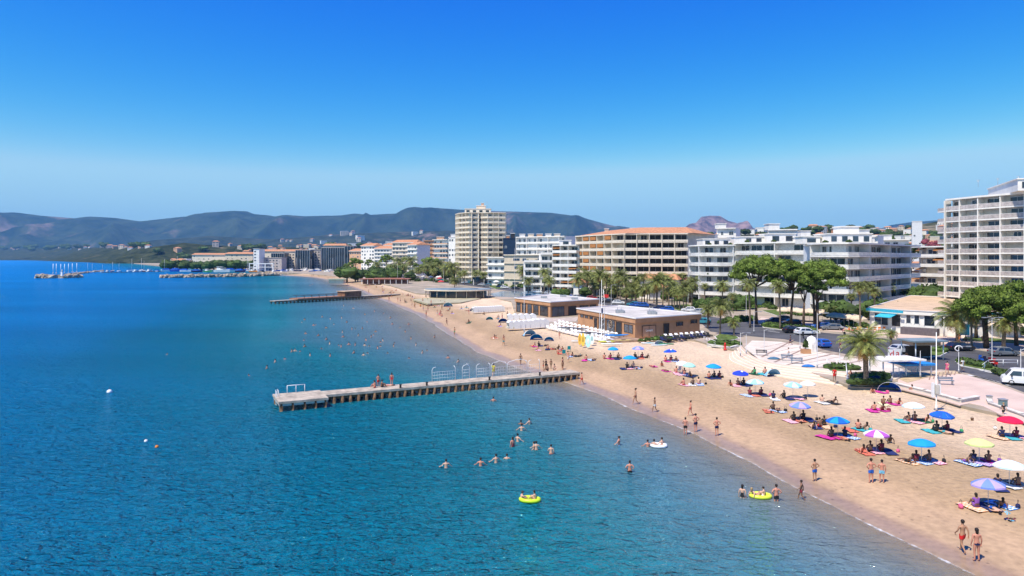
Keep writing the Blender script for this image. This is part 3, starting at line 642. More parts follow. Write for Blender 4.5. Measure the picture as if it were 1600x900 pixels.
# swan-necked white shower/handrail frames along the far edge
for i, (x0, x1, kind) in enumerate([(14.4, 17.6, 0), (18.6, 19.6, 1), (20.6, 22.6, 0), (22.8, 25.0, 1), (25.2, 28.2, 2), (28.4, 30.2, 0)]):
    mb = MB(); y = 1.15
    mb.tube([(x0, y, 1.1), (x0, y, 2.6), (x0+.15, y, 2.85), (x0+.5, y, 2.95)], .03, 6)
    mb.tube([(x1, y, 1.1), (x1, y, 2.7), (x1-.2, y, 2.95)], .045, 6)
    for z_ in (1.5, 1.9, 2.3): mb.tube([(x0, y, z_), (x1, y, z_)], .014, 4)
    for q in range(int((x1-x0)/.35)): mb.tube([(x0+.35*q, y, 1.1), (x0+.35*q, y, 2.3)], .007, 4)
    if kind: mb.tube([(x0+.5, y, 2.95), (x0+.9, y-.1, 3.05), ((x0+x1)/2, y-.1, 3.15), (x1-.4, y-.1, 3.0), (x1, y, 2.7)], .03, 6)
    mb.build('railing', white_metal, pr)
# rusty bollards
bm_ = MB(); bm_.lathe([(.001, 0), (.14, 0), (.11, .3), (.17, .36), (.17, .44), (.001, .48)], 10); bme = bm_.mesh('bollard', dark_m)
for x in (9.5, 12.9, 21.5, 29.0): o = link_mesh('bollard', bme, pr); o.location = (x, -1.05, 1.1)

p2 = pier((-88.5, 252), (-50, 300), 3.2, 1.2, 'distant jetty on dark piles with a brown wooden deck house', name='far_jetty', pilestep=1.6)
mb = MB(); mb.box((24, 0, 1.45), (30, 5.5, .45)); mb.build('wooden_terrace', mat('reddish_planks', (.34, .17, .10), var=.2, scale=1), p2)
mb = MB()
for i in range(8): mb.box((12+i*3.4, -2.6, 2.1), (.12, .12, 1.0)); mb.box((12+i*3.4, 2.6, 2.1), (.12, .12, 1.0))
mb.box((24, -2.6, 2.6), (27, .1, .12)); mb.box((24, 2.6, 2.6), (27, .1, .12)); mb.build('railing', wood_m, p2)
mb = MB(); mb.prism([(31, -2.4), (39, -2.9), (40.5, 0), (39, 2.9), (31, 2.4)], 1.5, 3.4, bottom=False); mb.build('deck_house', mat('brown_planks', (.27, .14, .08), var=.2, scale=1), p2)
mb = MB(); mb.box((35.3, 0, 3.47), (9.4, 5.6, .14)); mb.build('house_roof', tan_roof, p2)

# ------------------------------------------------------------------ beach pavilions
def window_box(mb, p, d, u, w, h, z, proud=.05, mi=0, fr=None, fmi=1):
    """glass panel (and frame) on a wall: p start of wall, d unit dir, u distance along, outward normal = (d.y,-d.x)"""
    n_ = Vector((d.y, -d.x)); c = p+d*u+n_*(proud/2); rz = math.atan2(d.y, d.x)
    mb.box((c.x, c.y, z), (w, proud, h), rz, mi)
    if fr:
        c2 = p+d*u+n_*(proud/2+.02)
        for s in (-1, 1):
            q = c2+d*(s*w/2); mb.box((q.x, q.y, z), (fr, proud+.05, h+fr), rz, fmi)
            mb.box((c2.x, c2.y, z+s*h/2), (w-fr*.9, proud+.045, fr), rz, fmi)
def pavilion(pts, z0, z1, label, openings, wallm, roofm, name='beach_pavilion', lip=.35, fascia=.9, roofbits=True, cat='pavilion', par_h=.22):
    P = [Vector(p) for p in pts]; c = sum(P, Vector((0, 0)))/len(P); Q = [p-c for p in P]
    root = empty(name, (c.x, c.y, z0), 0, label, cat); hh = z1-z0
    mb = MB(); mb.prism([tuple(q) for q in Q], -.2, hh-fascia, bottom=False); mb.build('wall', wallm, root)
    mb = MB(); mb.prism([tuple(q*(1+lip/q.length)) for q in Q], hh-fascia, hh, bottom=True); mb.build('fascia', wallm, root)
    mb = MB(); mb.prism([tuple(q*(1+(lip-.35)/q.length)) for q in Q], hh, hh+.03, bottom=False)
    n = len(Q)
    for i in range(n):
        a = Q[i]*(1+lip/Q[i].length); b = Q[(i+1) % n]*(1+lip/Q[(i+1) % n].length); d = b-a
        mb.box(((a.x+b.x)/2, (a.y+b.y)/2, hh+par_h/2), (d.length, .25, par_h), math.atan2(d.y, d.x), 1)
    mb.build('roof', [roofm, frame_w], root)
    area = sum(Q[i].x*Q[(i+1) % n].y-Q[(i+1) % n].x*Q[i].y for i in range(n))
    for (e, u0, u1, zc, h, nm, m) in openings:
        a, b = Q[e], Q[(e+1) % n]; d = (b-a); L = d.length; d = d/L
        if area < 0: pass
        n_ = Vector((d.y, -d.x)) if area > 0 else Vector((-d.y, d.x))
        w = (u1-u0)*L; cc = a+d*((u0+u1)/2*L)+n_*.03; rz = math.atan2(d.y, d.x)
        mb = MB(); mb.box((cc.x, cc.y, zc), (w, .07, h), rz, 0)
        fc = cc+n_*.04
        for s in (-1, 1):
            q = fc+d*(s*(w/2)); mb.box((q.x, q.y, zc), (.1, .12, h+.1), rz, 1)
        mb.box((fc.x, fc.y, zc+h/2), (w+.1, .11, .1), rz, 1)
        k = int(w/1.6)
        for j in range(1, k): q = fc+d*(-w/2+w*j/k); mb.box((q.x, q.y, zc), (.06, .06, h), rz, 1)
        mb.build(nm, [m, wood_m if wallm is brown_wall else frame_w], root)
    return root, Q, c
pv2, Q2, c2 = pavilion([(15.2, 157.5), (26, 167), (39.2, 142.6), (23.8, 132)][::-1], 1.5, 5.25, 'brown flat-roofed beach club pavilion with a pale roof, nearest the palms', [
    # edges after reversing: B->C, C->D, D->A, A->B
    (0, .10, .30, 1.15, 2.1, 'shutter_door', mat('shutter_brown', (.47, .27, .16), var=.05)), (0, .42, .50, 1.2, 2.3, 'door', dark_m), (0, .62, .72, 2.05, .75, 'window', glass), (0, .85, .95, 2.3, .7, 'window', glass),
    (3, .06, .12, 2.35, .6, 'window', glass), (3, .15, .21, 2.35, .6, 'window', glass), (3, .24, .30, 2.35, .6, 'window', glass), (3, .33, .38, 1.3, 2.2, 'door', dark_m), (3, .41, .53, 1.4, 2.4, 'window', glass),
    (3, .55, .69, 1.45, 2.5, 'window', glass), (3, .71, .80, 1.35, 2.4, 'door', dark_m), (3, .84, .97, 1.6, 1.6, 'window', glass)], brown_wall, flat_roof)
pv1, Q1, c1 = pavilion([(1.1, 196.5), (11.8, 217), (24, 190.4), (10, 178)][::-1], 1.5, 5.4, 'longer brown flat-roofed pavilion with tall glass bays, behind the first', [
    (3, .03, .15, 1.4, 2.6, 'window', glass), (3, .20, .32, 1.4, 2.6, 'window', glass), (3, .37, .49, 1.4, 2.6, 'window', glass), (3, .54, .68, 1.4, 2.6, 'window', glass), (3, .73, .94, 1.4, 2.6, 'window', glass),
    (0, .03, .27, 1.4, 2.5, 'window', glass), (0, .36, .52, 1.3, 2.4, 'door', dark_m), (0, .6, .78, 1.9, 1.2, 'window', glass), (0, .82, .95, 1.9, 1.2, 'window', glass)], brown_wall, flat_roof)
# roof plant
for (x, y, pn, lab) in [(968, 489, pv2, 'a'), (1018, 491, pv2, 'b')]:
    mb = MB(); mb.box((0, 0, .35), (1.6, 1.2, .7)); mb.box((.9, .2, .25), (.6, .6, .5)); mb.tube([(-.4, 0, .6), (-.4, 0, 1.5)], .05); mb.tube([(.3, 0, .6), (.4, 0, 1.3)], .05)
    p = at(x, y, 5.28); o = mb.build('roof_unit', steel_m, pn); o.location = (p.x-c2.x, p.y-c2.y, 3.8)
for x, y in [(850, 466), (880, 464), (898, 468)]:
    mb = MB(); mb.box((0, 0, .3), (1.8, 1.2, .6)); p = at(x, y, 5.43); o = mb.build('roof_unit', steel_m, pv1); o.location = (p.x-c1.x, p.y-c1.y, 3.93)
# faint sign on the shutter and round emblem board
def text_on(body, size, loc, rz, par, m, name='sign_text'):
    cu = bpy.data.curves.new(name, 'FONT'); cu.body = body; cu.size = size; cu.extrude = .01; cu.align_x = 'CENTER'; cu.align_y = 'CENTER'
    o = bpy.data.objects.new('tmp', cu); COL.objects.link(o); dg = bpy.context.evaluated_depsgraph_get()
    me = bpy.data.meshes.new_from_object(o.evaluated_get(dg)); bpy.data.objects.remove(o)
    me.materials.clear(); me.materials.append(m)
    t_ = link_mesh(name, me, par); t_.location = loc; t_.rotation_euler = (R(90), 0, rz); return t_
a, b = Q2[0], Q2[1]; d = (b-a).normalized(); n_ = Vector((d.y, -d.x)); q = a+(b-a)*.2+n_*.14
text_on('Levant', .75, (q.x, q.y, 1.3), math.atan2(d.y, d.x), pv2, paint_w)
a, b = Q2[3], Q2[0]; d = (b-a).normalized(); n_ = Vector((d.y, -d.x)); q = a+(b-a)*.62+n_*.14
mb = MB(); ring = [(q.x+d.x*math.cos(t)*.75, q.y+d.y*math.cos(t)*.75, 1.75+math.sin(t)*.75) for t in [i*math.pi/10 for i in range(21)]]
mb.tube(ring, .06, 6); mb.tube([(q.x+d.x*.35*math.cos(t), q.y+d.y*.35*math.cos(t), 1.75+.35*math.sin(t)) for t in [i*math.pi/6 for i in range(13)]], .05, 6); mb.build('emblem', mat('emblem_tan', (.4, .28, .18)), pv2)

# terrace deck and fence beside the pavilions
def timber_deck(px, z, h, label, m, name='timber_terrace', cat='terrace'):
    poly = [at(x, y, z).xy for x, y in px]; c = sum(poly, Vector((0, 0)))/len(poly)
    mb = MB(); mb.prism([tuple(p-c) for p in poly], -.4, h, bottom=False)
    o = mb.build(name, m); o.location = (c.x, c.y, z); return tag(o, label, cat)
timber_deck([(866, 511), (903, 504), (996, 530), (1010, 533), (962, 534), (940, 529), (900, 519)], 1.35, .22, 'brown timber terrace along the front of the beach club', mat('terrace_planks', (.36, .24, .16), var=.2, scale=.8))
timber_deck([(808, 495), (862, 498), (905, 496), (900, 503), (850, 505), (812, 500)], 1.35, .18, 'pale timber terrace in front of the longer pavilion', mat('pale_planks', (.5, .42, .34), var=.15, scale=.8))
timber_deck([(1040, 527), (1096, 520), (1112, 524), (1060, 533)], 1.35, .1, 'paved strip beside the brown pavilion', pink_pave, name='side_terrace')

# round-roofed beach restaurant
root = empty('round_restaurant', (-21.5, 272, 1.4), 0, 'low round-roofed glass restaurant on the sand', 'restaurant')
def oval(rx, ry, n=28, ox=0, oy=0, rz=0): return [(ox+rx*math.cos(t)*math.cos(rz)-ry*math.sin(t)*math.sin(rz), oy+rx*math.cos(t)*math.sin(rz)+ry*math.sin(t)*math.cos(rz)) for t in [2*math.pi*i/n for i in range(n)]]
mb = MB(); mb.prism(oval(11.5, 7.5), 0, 2.7, bottom=False); mb.build('wall', glass, root)
mb = MB(); mb.prism(oval(13.6, 9.6), 2.75, 3.15); mb.build('roof_edge', cream, root)
mb = MB(); mb.prism(oval(13.2, 9.2), 3.152, 3.3, bottom=False); mb.prism(oval(8, 5), 3.3, 3.5, bottom=False); mb.build('roof', mat('blue_grey_roof', (.20, .27, .30), var=.2, scale=.2), root)
for i, (x, y) in enumerate(oval(12.9, 8.9, 20)):
    mb = MB(); mb.tube([(x, y, 0), (x, y, 2.75)], .12, 6); mb.build('column', beige, root)
timber_deck([(645, 468), (668, 475), (720, 473), (752, 467), (700, 463)], 1.3, .12, 'pale deck around the round restaurant', mat('olive_mat', (.42, .38, .24), var=.15, scale=.4))
# red tent restaurant
root = empty('red_roofed_kiosk', (-76, 412, 1.4), 0, 'long low beach kiosk with a faded red roof', 'kiosk')
mb = MB(); mb.box((0, 0, 1.3), (26, 8, 2.6)); mb.build('wall', mat('kiosk_dark', (.16, .08, .06), var=.4, scale=.8), root)
mb = MB(); mb.box((0, 0, 3.0), (29, 10.5, .3)); mb.box((2, 0, 3.3), (18, 7, .3)); mb.build('roof', mat('faded_red_roof', (.42, .18, .12), var=.15), root)
for i in range(9): mb = MB(); mb.box((-13.5+i*3.4, -4.9, 1.45), (.25, .25, 2.9)); mb.build('post', white_metal, root)
root = empty('green_awning_kiosk', (-107, 418, 1.4), 0, 'small beach kiosk with a pale green awning', 'kiosk')
mb = MB(); mb.box((0, 0, 1.2), (9, 5, 2.4)); mb.build('wall', cream, root)
mb = MB(); mb.box((0, 0, 2.6), (11, 7, .25)); mb.build('awning', mat('pale_green_cloth', (.35, .42, .30)), root)
# pool beside the round restaurant
sheet('pool_water', [(765, 459), (785, 455), (840, 456), (850, 461), (805, 464), (772, 463)], 1.56, mat('pool_blue', (.02, .12, .26), rough=.1, var=.2, scale=.2, spec=.6), 'small blue pool by the seafront road')
# ------------------------------------------------------------------ apartment blocks
def win_mesh(w, h, m, name='window'):
    mb = MB(); mb.box((0, -.04, 0), (w, .08, h), mi=0)
    for s in (-1, 1): mb.box((s*w/2, -.07, 0), (.09, .12, h+.09), mi=1)
    mb.box((0, -.07, h/2), (w, .11, .09), mi=1); mb.box((0, -.07, 0), (.07, .11, h), mi=1)
    return mb.mesh(name, [m, frame_w])
def pbox(root):
    mb = MB(); mb.box((0, 0, .7), (2.2, 1.2, .1)); mb.box((0, 0, .3), (.3, .3, .7)); mb.box((1.6, 0, .5), (.7, .7, .9), mi=1); return mb.build('terrace_table', [random.choice([wood_m, frame_w, awn_m]), frame_w], root)
def block(name, label, front, z0, z1, floors, depth, wall=white, slab=white, rail=None, bay=4.2, over=1.5, win=(2.6, 2.1), roof=flat_roof, group=None, skip=(), ramp=None, fins=True, finm=None, winp=1.0,
          balc=True, awn=0, ground=True, cat='apartment block', maxwin=98, glassm=glass, railh=.95, roofslab=True, back=None, curve=False, solid=0.0, seed=1):
    """front: plan points seen left to right; the block stands behind them"""
    rnd = random.Random(seed)
    P = [Vector(p) for p in front]
    if curve: P = catmull(P, 2.5)
    o = P[0].copy(); P = [p-o for p in P]
    d0 = (P[-1]-P[0]).normalized(); bk = Vector((-d0.y, d0.x)) if back is None else Vector(back).normalized()
    root = empty(name, (o.x, o.y, z0), 0, label, cat, group); hh = z1-z0; fh = hh/floors
    foot = P+[P[-1]+bk*depth, P[0]+bk*depth]
    mb = MB(); mb.prism([tuple(p) for p in foot], -.3, hh, bottom=False); mb.build('wall', wall, root)
    # outward offset line for balconies
    def off(dst):
        out = []
        for i, p in enumerate(P):
            a = P[max(i-1, 0)]; b = P[min(i+1, len(P)-1)]; t = (b-a).normalized(); out.append(p+Vector((t.y, -t.x))*dst)
        return out
    O = off(over); Or = off(over-.12)
    def slabmesh(h0, h1, rh, m2):
        mb = MB(); mb.prism([tuple(p) for p in P]+[tuple(p) for p in O[::-1]], h0, h1)
        if rh:
            for i in range(len(O)-1):
                a, b = Or[i], Or[i+1]; d = b-a; c = (a+b)/2; rz = math.atan2(d.y, d.x)
                mb.box((c.x, c.y, h1+rh*.5+.03), (d.length+.05, .08, rh-.08), rz, 1); mb.box((c.x, c.y, h1+rh+.03), (d.length+.06, .12, .08), rz, 0)
            for (a, b) in ((P[0], O[0]), (P[-1], O[-1])):
                d = b-a; c = (a+b)/2; mb.box((c.x, c.y, h1+rh*.5+.03), (d.length, .08, rh-.08), math.atan2(d.y, d.x), 1)
        return mb.mesh('balcony', [slab, m2 or slab])
    sm = slabmesh(-.18, .16, railh, rail); 
    for k in range(1 if ground else 0, floors):
        if not balc: break
        b_ = link_mesh('balcony', sm, root); b_.location = (0, 0, k*fh)
    if roofslab:
        mb = MB(); F_ = off(over+.15); mb.prism([tuple(p) for p in F_]+[tuple(P[-1]+bk*(depth+.3)), tuple(P[0]+bk*(depth+.3))], hh, hh+.42, mtop=1)
        mb.build('roof', [slab, roof], root)
    else:
        mb = MB(); mb.prism([tuple(p) for p in foot], hh, hh+.3, mtop=1, bottom=False); mb.build('roof', [slab, roof], root)
    # bays
    bays = []
    for i in range(len(P)-1):
        d = P[i+1]-P[i]; L = d.length
        if L < 1.2: continue
        bays.append((P[i], d/L, L))
    if curve:
        tot = sum(b[2] for b in bays); step = bay; u = step/2; acc = 0; out = []; bi = 0
        while u < tot:
            while u > acc+bays[bi][2]: acc += bays[bi][2]; bi += 1
            p, d, L = bays[bi]; out.append((p+d*(u-acc), d)); u += step
        slots = out
    else:
        slots = []
        for p, d, L in bays:
            nb = max(1, round(L/bay))
            for j in range(nb): slots.append((p+d*(L*(j+.5)/nb), d))
    wm = [win_mesh(min(win[0], bay*.8), win[1], glassm), win_mesh(min(win[0], bay*.8)*.55, win[1]*.98, glassm)]
    todo = [(s_, k) for k in range(floors) for s_ in range(len(slots)) if rnd.random() < winp]
    if len(todo) > maxwin:
        todo = [todo[int(i*len(todo)/maxwin)] for i in range(maxwin)]
    for s_, k in todo:
        p, d = slots[s_]; o_ = link_mesh('window', wm[1 if rnd.random() < .22 else 0], root)
        o_.location = (p.x+d.x*rnd.uniform(-.3, .3), p.y+d.y*rnd.uniform(-.3, .3), k*fh+fh*.5-.1); o_.rotation_euler = (0, 0, math.atan2(d.y, d.x))
    if curve:
        pmesh_ = SHRUBS[0]
        for q in range(16):
            s_ = rnd.randrange(len(slots)); k = rnd.randrange(1, floors); p, d = slots[s_]; n2 = Vector((d.y, -d.x)); o_ = link_mesh('terrace_plant' if q % 3 else 'terrace_table', pmesh_, root) if q % 3 else pbox(root)
            w_ = p+n2*(over-.6)+d*rnd.uniform(-1.5, 1.5); o_.location = (w_.x, w_.y, k*fh+.3); o_.scale = (.45, .45, .8)
    if fins:
        fm_ = MB(); fm_.box((0, -over/2, hh/2), (.22, over, hh)); fmesh = fm_.mesh('partition', finm or slab)
        for s_ in range(0, len(slots)):
            if fins > 1 and s_ % fins: continue
            p, d = slots[s_]; q = p-d*(bay/2); f = link_mesh('partition', fmesh, root); f.location = (q.x, q.y, 0); f.rotation_euler = (0, 0, math.atan2(d.y, d.x))
    if awn:
        am = MB(); am.add([(-bay*.45, 0, 0), (bay*.45, 0, 0), (bay*.45, -over*1.02, -.75), (-bay*.45, -over*1.02, -.75)], [(0, 1, 2, 3)]); am.add([(-bay*.45, -over*1.02, -.75), (bay*.45, -over*1.02, -.75), (bay*.45, -over*1.02, -1.0), (-bay*.45, -over*1.02, -1.0)], [(0, 1, 2, 3)])
        ame = am.mesh('awning', awn_m); n_a = 0
        for s_, (p, d) in enumerate(slots):
            for k in range(floors):
                if rnd.random() < awn and n_a < 60:
                    n_a += 1; a_ = link_mesh('awning', ame, root); a_.location = (p.x, p.y, (k+1)*fh-.2); a_.rotation_euler = (0, 0, math.atan2(d.y, d.x))
    return root, P, bk, hh
def pent(root, c, d, m=white, name='penthouse', rz=0.0, wins=0, slabm=None):
    mb = MB(); mb.box((c[0], c[1], c[2]+d[2]/2), d, rz, 0); mb.box((c[0], c[1], c[2]+d[2]+.12), (d[0]+.5, d[1]+.5, .24), rz, 1)
    for i in range(wins):
        u = -d[0]/2+d[0]*(i+.5)/wins; q = Matrix.Rotation(rz, 3, 'Z') @ Vector((u, -d[1]/2-.03, 0)); mb.box((c[0]+q.x, c[1]+q.y, c[2]+d[2]*.5), (d[0]/wins*.5, .08, d[2]*.55), rz, 2)
    return mb.build(name, [m, slabm or white, glass], root)
def antenna(root, p, h=3.0):
    mb = MB(); mb.tube([(p[0], p[1], p[2]), (p[0], p[1], p[2]+h)], .04, 5)
    for k in range(4): mb.tube([(p[0]-.5+.08*k, p[1], p[2]+h-.15*k), (p[0]+.5-.08*k, p[1], p[2]+h-.15*k)], .02, 4)
    return mb.build('antenna', steel_m, root)
def plants(root, pts, s=.6):
    for p in pts:
        mb = shrub_mesh(random.randrange(99), n=60, ls=.3); o = mb.build('terrace_plant', leaf_m, root); o.location = p; o.scale = (s, s, s)

rail_w = mat('pale_rail', (.74, .72, .68), rough=.4, var=.12, scale=1)
pinkwall = mat('rosy_grey_render', (.50, .44, .40), rough=.85, var=.1, scale=.4)
orange_wall = mat('salmon_render', (.62, .38, .24), rough=.85, var=.08)
def on2(px, D): return ((px-800)/F*D, D)

# tall block at the frame edge
T, P, bk, hh = block('seafront_tower', 'tallest white apartment block at the frame edge, with long open balconies', [(115.6, 179.2), (117.6, 170.3), (121.4, 160), (128.5, 138)], 1.5, 32.0, 11, 17, wall=mat('tower_wall', (.68, .63, .57), rough=.85, var=.08, scale=.4), rail=rail_m, bay=5.6, over=2.1, win=(3.3, 2.15), fins=1, back=(1, .28), seed=3)
pent(T, (12.5, -14, hh+.42), (16, 25, 2.6), rz=R(-22), wins=5)
pent(T, (14, -18, hh+3.2), (5, 8, 1.2), rz=R(-22))
for i in range(4): antenna(T, (4+i*2.2, -4-i*4, hh+3.2), 1.8)
mb = MB()   # side wing balconies wrapping the corner
for k in range(1, 11): mb.box((1.2, 1.6, k*hh/11), (5.6, 4.2, .28)); mb.box((-1.5, 1.6, k*hh/11+.55), (.08, 4.2, .85), 0, 1); mb.box((1.2, 3.65, k*hh/11+.55), (5.6, .08, .85), 0, 1)
mb.build('corner_balcony', [white, rail_m], T)

# white curved blocks in the middle
A1, P, bk, hh = block('terraced_apartment_block', 'white six-storey block with rounded balcony bands beside the cream hotel', [on2(1088, 242), on2(1096, 234), on2(1125, 229), on2(1160, 230)], 1.5, 21, 6, 22, bay=4.6, over=2.6, win=(3.9, 2.4), rail=rail_w, curve=True, fins=2, seed=4, finm=mat('bluish_white', (.75, .76, .77)), wall=mat('bluish_white', (.75, .76, .77)), railh=.8)
pent(A1, (9, 10, hh+.4), (10, 8, 2.4), wins=3); pent(A1, (20, 12, hh+.4), (8, 8, 3.2), wins=2); plants(A1, [(5, 1, hh+.7), (12, 0, hh+.7), (17, 1, hh+.7)], .9)
A2, P, bk, hh = block('terraced_apartment_block', 'white block with staggered terraces rising directly behind the tall umbrella pines', [on2(1158, 228), on2(1180, 222), on2(1230, 214), on2(1286, 206)], 1.5, 21.6, 6, 20, bay=4.8, over=2.7, win=(4.2, 2.4), rail=rail_w, wall=mat('bluish_white', (.75, .76, .77)), curve=True, fins=3, seed=5, railh=.85)
pent(A2, (14, 5, hh+.4), (9, 9, 3.0), wins=2); pent(A2, (6, 9, hh+.4), (7, 8, 2.2), wins=2); pent(A2, (20, 3, hh+.4), (5, 6, 1.8), wins=1); plants(A2, [(2, 0, hh+.7), (9, -5, hh+.7)], .9)
B1, P, bk, hh = block('terraced_apartment_block', 'white block with deep stepped balconies behind the blue-trimmed restaurant', [on2(1281, 186), on2(1300, 180), on2(1322, 178), on2(1392, 206), on2(1424, 218)], 1.5, 20.6, 6, 20, bay=4.8, over=2.7, win=(4.2, 2.4), rail=rail_w, wall=mat('bluish_white', (.75, .76, .77)), curve=True, fins=4, seed=6, back=(.2, 1), railh=.85)
pent(B1, (10, 8, hh+.4), (12, 9, 2.6), wins=4); pent(B1, (12, 10, hh+3.2), (5, 5, 2.0)); pent(B1, (20, 20, hh+.4), (7, 8, 2.2), wins=2); pent(B1, (1, 10, hh+.4), (5, 5, 2.0), wins=1)
plants(B1, [(2, 1, hh+.6), (6, -4, hh+.6), (16, 8, hh-2.5), (24, 22, hh-2.5)], .9)
mb = MB(); mb.box((11, 5.5, hh+1.2), (7, .2, 1.3)); mb.build('orange_blind', awn_m, B1)

# cream hotel with the tiled roof
C1, P, bk, hh = block('cream_hotel', 'long cream eight-storey hotel with a grid of deep balconies under an orange tiled roof', [on2(907, 300), on2(976, 270), on2(1074, 266)], 1.5, 26.2, 8, 24, wall=cream, slab=mat('pale_cream', (.80, .70, .56)), bay=5.2, over=2.6, win=(4.4, 2.75), rail=mat('pale_cream', (.80, .70, .56)), awn=0, seed=7, glassm=dark_m, railh=.75, fins=1)  # oversized near-black window panels: shade of the deep recesses put into them
m_ = MB(); E = [Vector(P[0])+Vector((-1, -2.5)), Vector(P[1])+Vector((0, -2.6)), Vector(P[2])+Vector((1.5, -2.6)), Vector(P[2])+bk*25, Vector(P[0])+bk*25]
Rg = [Vector(P[0])+bk*12+Vector((6, 0)), Vector(P[1])+bk*11, Vector(P[2])+bk*12-Vector((6, 0))]
vs = [(e.x, e.y, hh+.45) for e in E]+[(r.x, r.y, hh+3.2) for r in Rg]
m_.add(vs, [(0, 1, 6, 5), (1, 2, 7, 6), (2, 3, 7), (3, 4, 5, 6, 7), (4, 0, 5)]); m_.build('tiled_roof', terracotta, C1)
am = MB(); am.add([(-2.2, -2.45, 0), (2.2, -2.45, 0), (2.2, -2.55, -1.5), (-2.2, -2.55, -1.5)], [(0, 1, 2, 3)]); ame = am.mesh('orange_blind', awn_m)
d = (P[1]-P[0]); L = d.length; d = d/L
for j in range(5):
    for k in range(2, 8):
        if random.random() < .5:
            q = P[0]+d*(L*(j+.5)/6); o_ = link_mesh('orange_blind', ame, C1); o_.location = (q.x, q.y, (k+1)*hh/8-.3); o_.rotation_euler = (0, 0, math.atan2(d.y, d.x))
for i, (x, y) in enumerate([(12, 4), (22, -4), (30, 2), (38, 4)]): pent(C1, (x, y, hh+1.2), (1.6, 1.6, 2.4), m=cream, name='chimney')
# stepped wing left of the hotel
S1, P, bk, hh = block('terraced_hotel_wing', 'lower white wing with stepped terraces and brown blinds joining the cream hotel', [on2(868, 303), on2(905, 296)], 1.5, 22.3, 7, 20, slab=white, bay=4.2, over=2.6, win=(2.9, 2.1), rail=white, awn=.3, seed=8, railh=.8)
for (x0, x1, top, D) in ((843, 868, 18.6, 305), (818, 843, 15.2, 309)):
    fl = int((top-1.5)/3)
    w_ = (x1-x0)/F*D; c = on2((x0+x1)/2, D+9)
    ox, oy = c[0]-S1.location.x, c[1]-S1.location.y
    mb = MB(); mb.box((ox, oy, (top-1.5)/2), (w_, 18, top-1.5)); mb.build('wall', white, S1)
    for k in range(1, fl+1): mb = MB(); mb.box((ox, oy-10, k*(top-1.5)/fl), (w_, 2.6, .3)); mb.box((ox, oy-11.2, k*(top-1.5)/fl+.5), (w_, .1, .7)); mb.build('balcony', white, S1)
    for k in range(fl):
        for j in range(2): o_ = link_mesh('window', win_mesh(2.6, 2.0, glass), S1); o_.location = (ox-w_/4+j*w_/2, oy-9, k*(top-1.5)/fl+1.5)
    plants(S1, [(ox-2, oy-9, top-1), (ox+2, oy-9.5, top-1)], .8)
pent(S1, (5, 8, hh+.4), (5, 5, 2.2), wins=1)
# low podium
Pd, P, bk, hh = block('podium_building', 'low beige building with long horizontal window bands beneath the white slab block', [on2(788, 372), on2(852, 352)], 1.5, 18.4, 4, 22, wall=beige, slab=mat('pale_cream', (.7, .7, .7)), bay=6, over=.6, win=(4.8, 1.3), rail=beige, fins=False, seed=9, railh=.5)
Pe, P, bk, hh = block('podium_building', 'small white building with rounded canopies at the foot of the tower', [on2(762, 385), on2(790, 378)], 1.5, 17, 4, 16, bay=4, over=1.4, win=(2, 1.4), rail=white, seed=10, railh=.4, fins=False)
# white slab block
Dk, P, bk, hh = block('white_slab_block', 'white eight-storey block with shuttered bays between the tower and the cream hotel', [on2(808, 392), on2(884, 372)], 1.5, 28.6, 8, 14, bay=3.6, over=1.2, win=(1.5, 1.8), rail=frame_w, seed=11, railh=.5, fins=2)
for i in range(5): pent(Dk, (3+i*5, 5-i, hh+.3), (3.2, 4, 1.8), m=[white, cream, orange_wall, white, cream][i])
Nv, P, bk, hh = block('navy_block', 'dark navy blank-walled block beside the cream tower', [on2(786, 420), on2(807, 416)], 1.5, 28.8, 8, 10, wall=mat('navy_wall', (.012, .03, .07), rough=.5, var=.2), slab=mat('navy_wall', (.012, .03, .07)), balc=False, fins=False, over=.1, win=(1.2, 1.4), winp=.15, seed=12)
pent(Nv, (3, 4, hh+.3), (2, 2, 1.5), m=terracotta); pent(Nv, (6, 4, hh+.3), (2.4, 2.4, 3), m=dark_m)
# round cream tower
front = [on2(715, 446), on2(720, 436), on2(735, 428), on2(746, 430), on2(749, 432), on2(762, 429), on2(787, 431), on2(788, 440)]
E1, P, bk, hh = block('cream_tower', 'tall cream residential tower with ringed balconies standing alone against the mountains', front, 1.5, 45.2, 14, 16, wall=cream, slab=mat('tower_slab', (.80, .70, .54)), bay=3.7, over=1.5, win=(2.1, 1.9), rail=mat('tower_slab', (.80, .70, .54)), seed=13, railh=.8, fins=1, back=(0, 1))
pent(E1, (13, 7, hh+.4), (17, 9, 3.6), m=mat('tower_slab', (.80, .70, .54)), wins=4, slabm=cream); pent(E1, (15, 8, hh+4), (6, 6, 2.2), m=cream); pent(E1, (16, 7, hh+6), (1.8, 1.8, 2), m=orange_wall, name='chimney'); antenna(E1, (19, 7, hh+4), 5); antenna(E1, (1.5, 3, hh+.4), 5)
mb = MB()
for k in range(14): mb.box((13.6, -8.2, k*hh/14+1.5), (1.6, .3, 2.3), mi=0); mb.tube([(12.6, -9.4, k*hh/14+.2), (14.8, -9.4, (k+1)*hh/14)], .14, 5, mi=0)
mb.build('stair_shaft', wood_m, E1)
cp = empty('entrance_canopy', (-16, 395, 1.5), 0, 'low curved white canopy at the foot of the cream tower', 'canopy')
mb = MB(); mb.prism(oval(9, 5), 4.6, 5.1); mb.prism(oval(5, 3.5, ox=11, oy=-6), 3.2, 3.6); mb.build('canopy_roof', white, cp)
mb = MB(); mb.prism(oval(7, 3.6), 0, 4.6, bottom=False); mb.build('wall', glass, cp)
for x in (-6, 0, 6, 9, 13): mb = MB(); mb.box((x, -4.5, 1.6), (.4, .4, 3.2)); mb.build('column', white, cp)
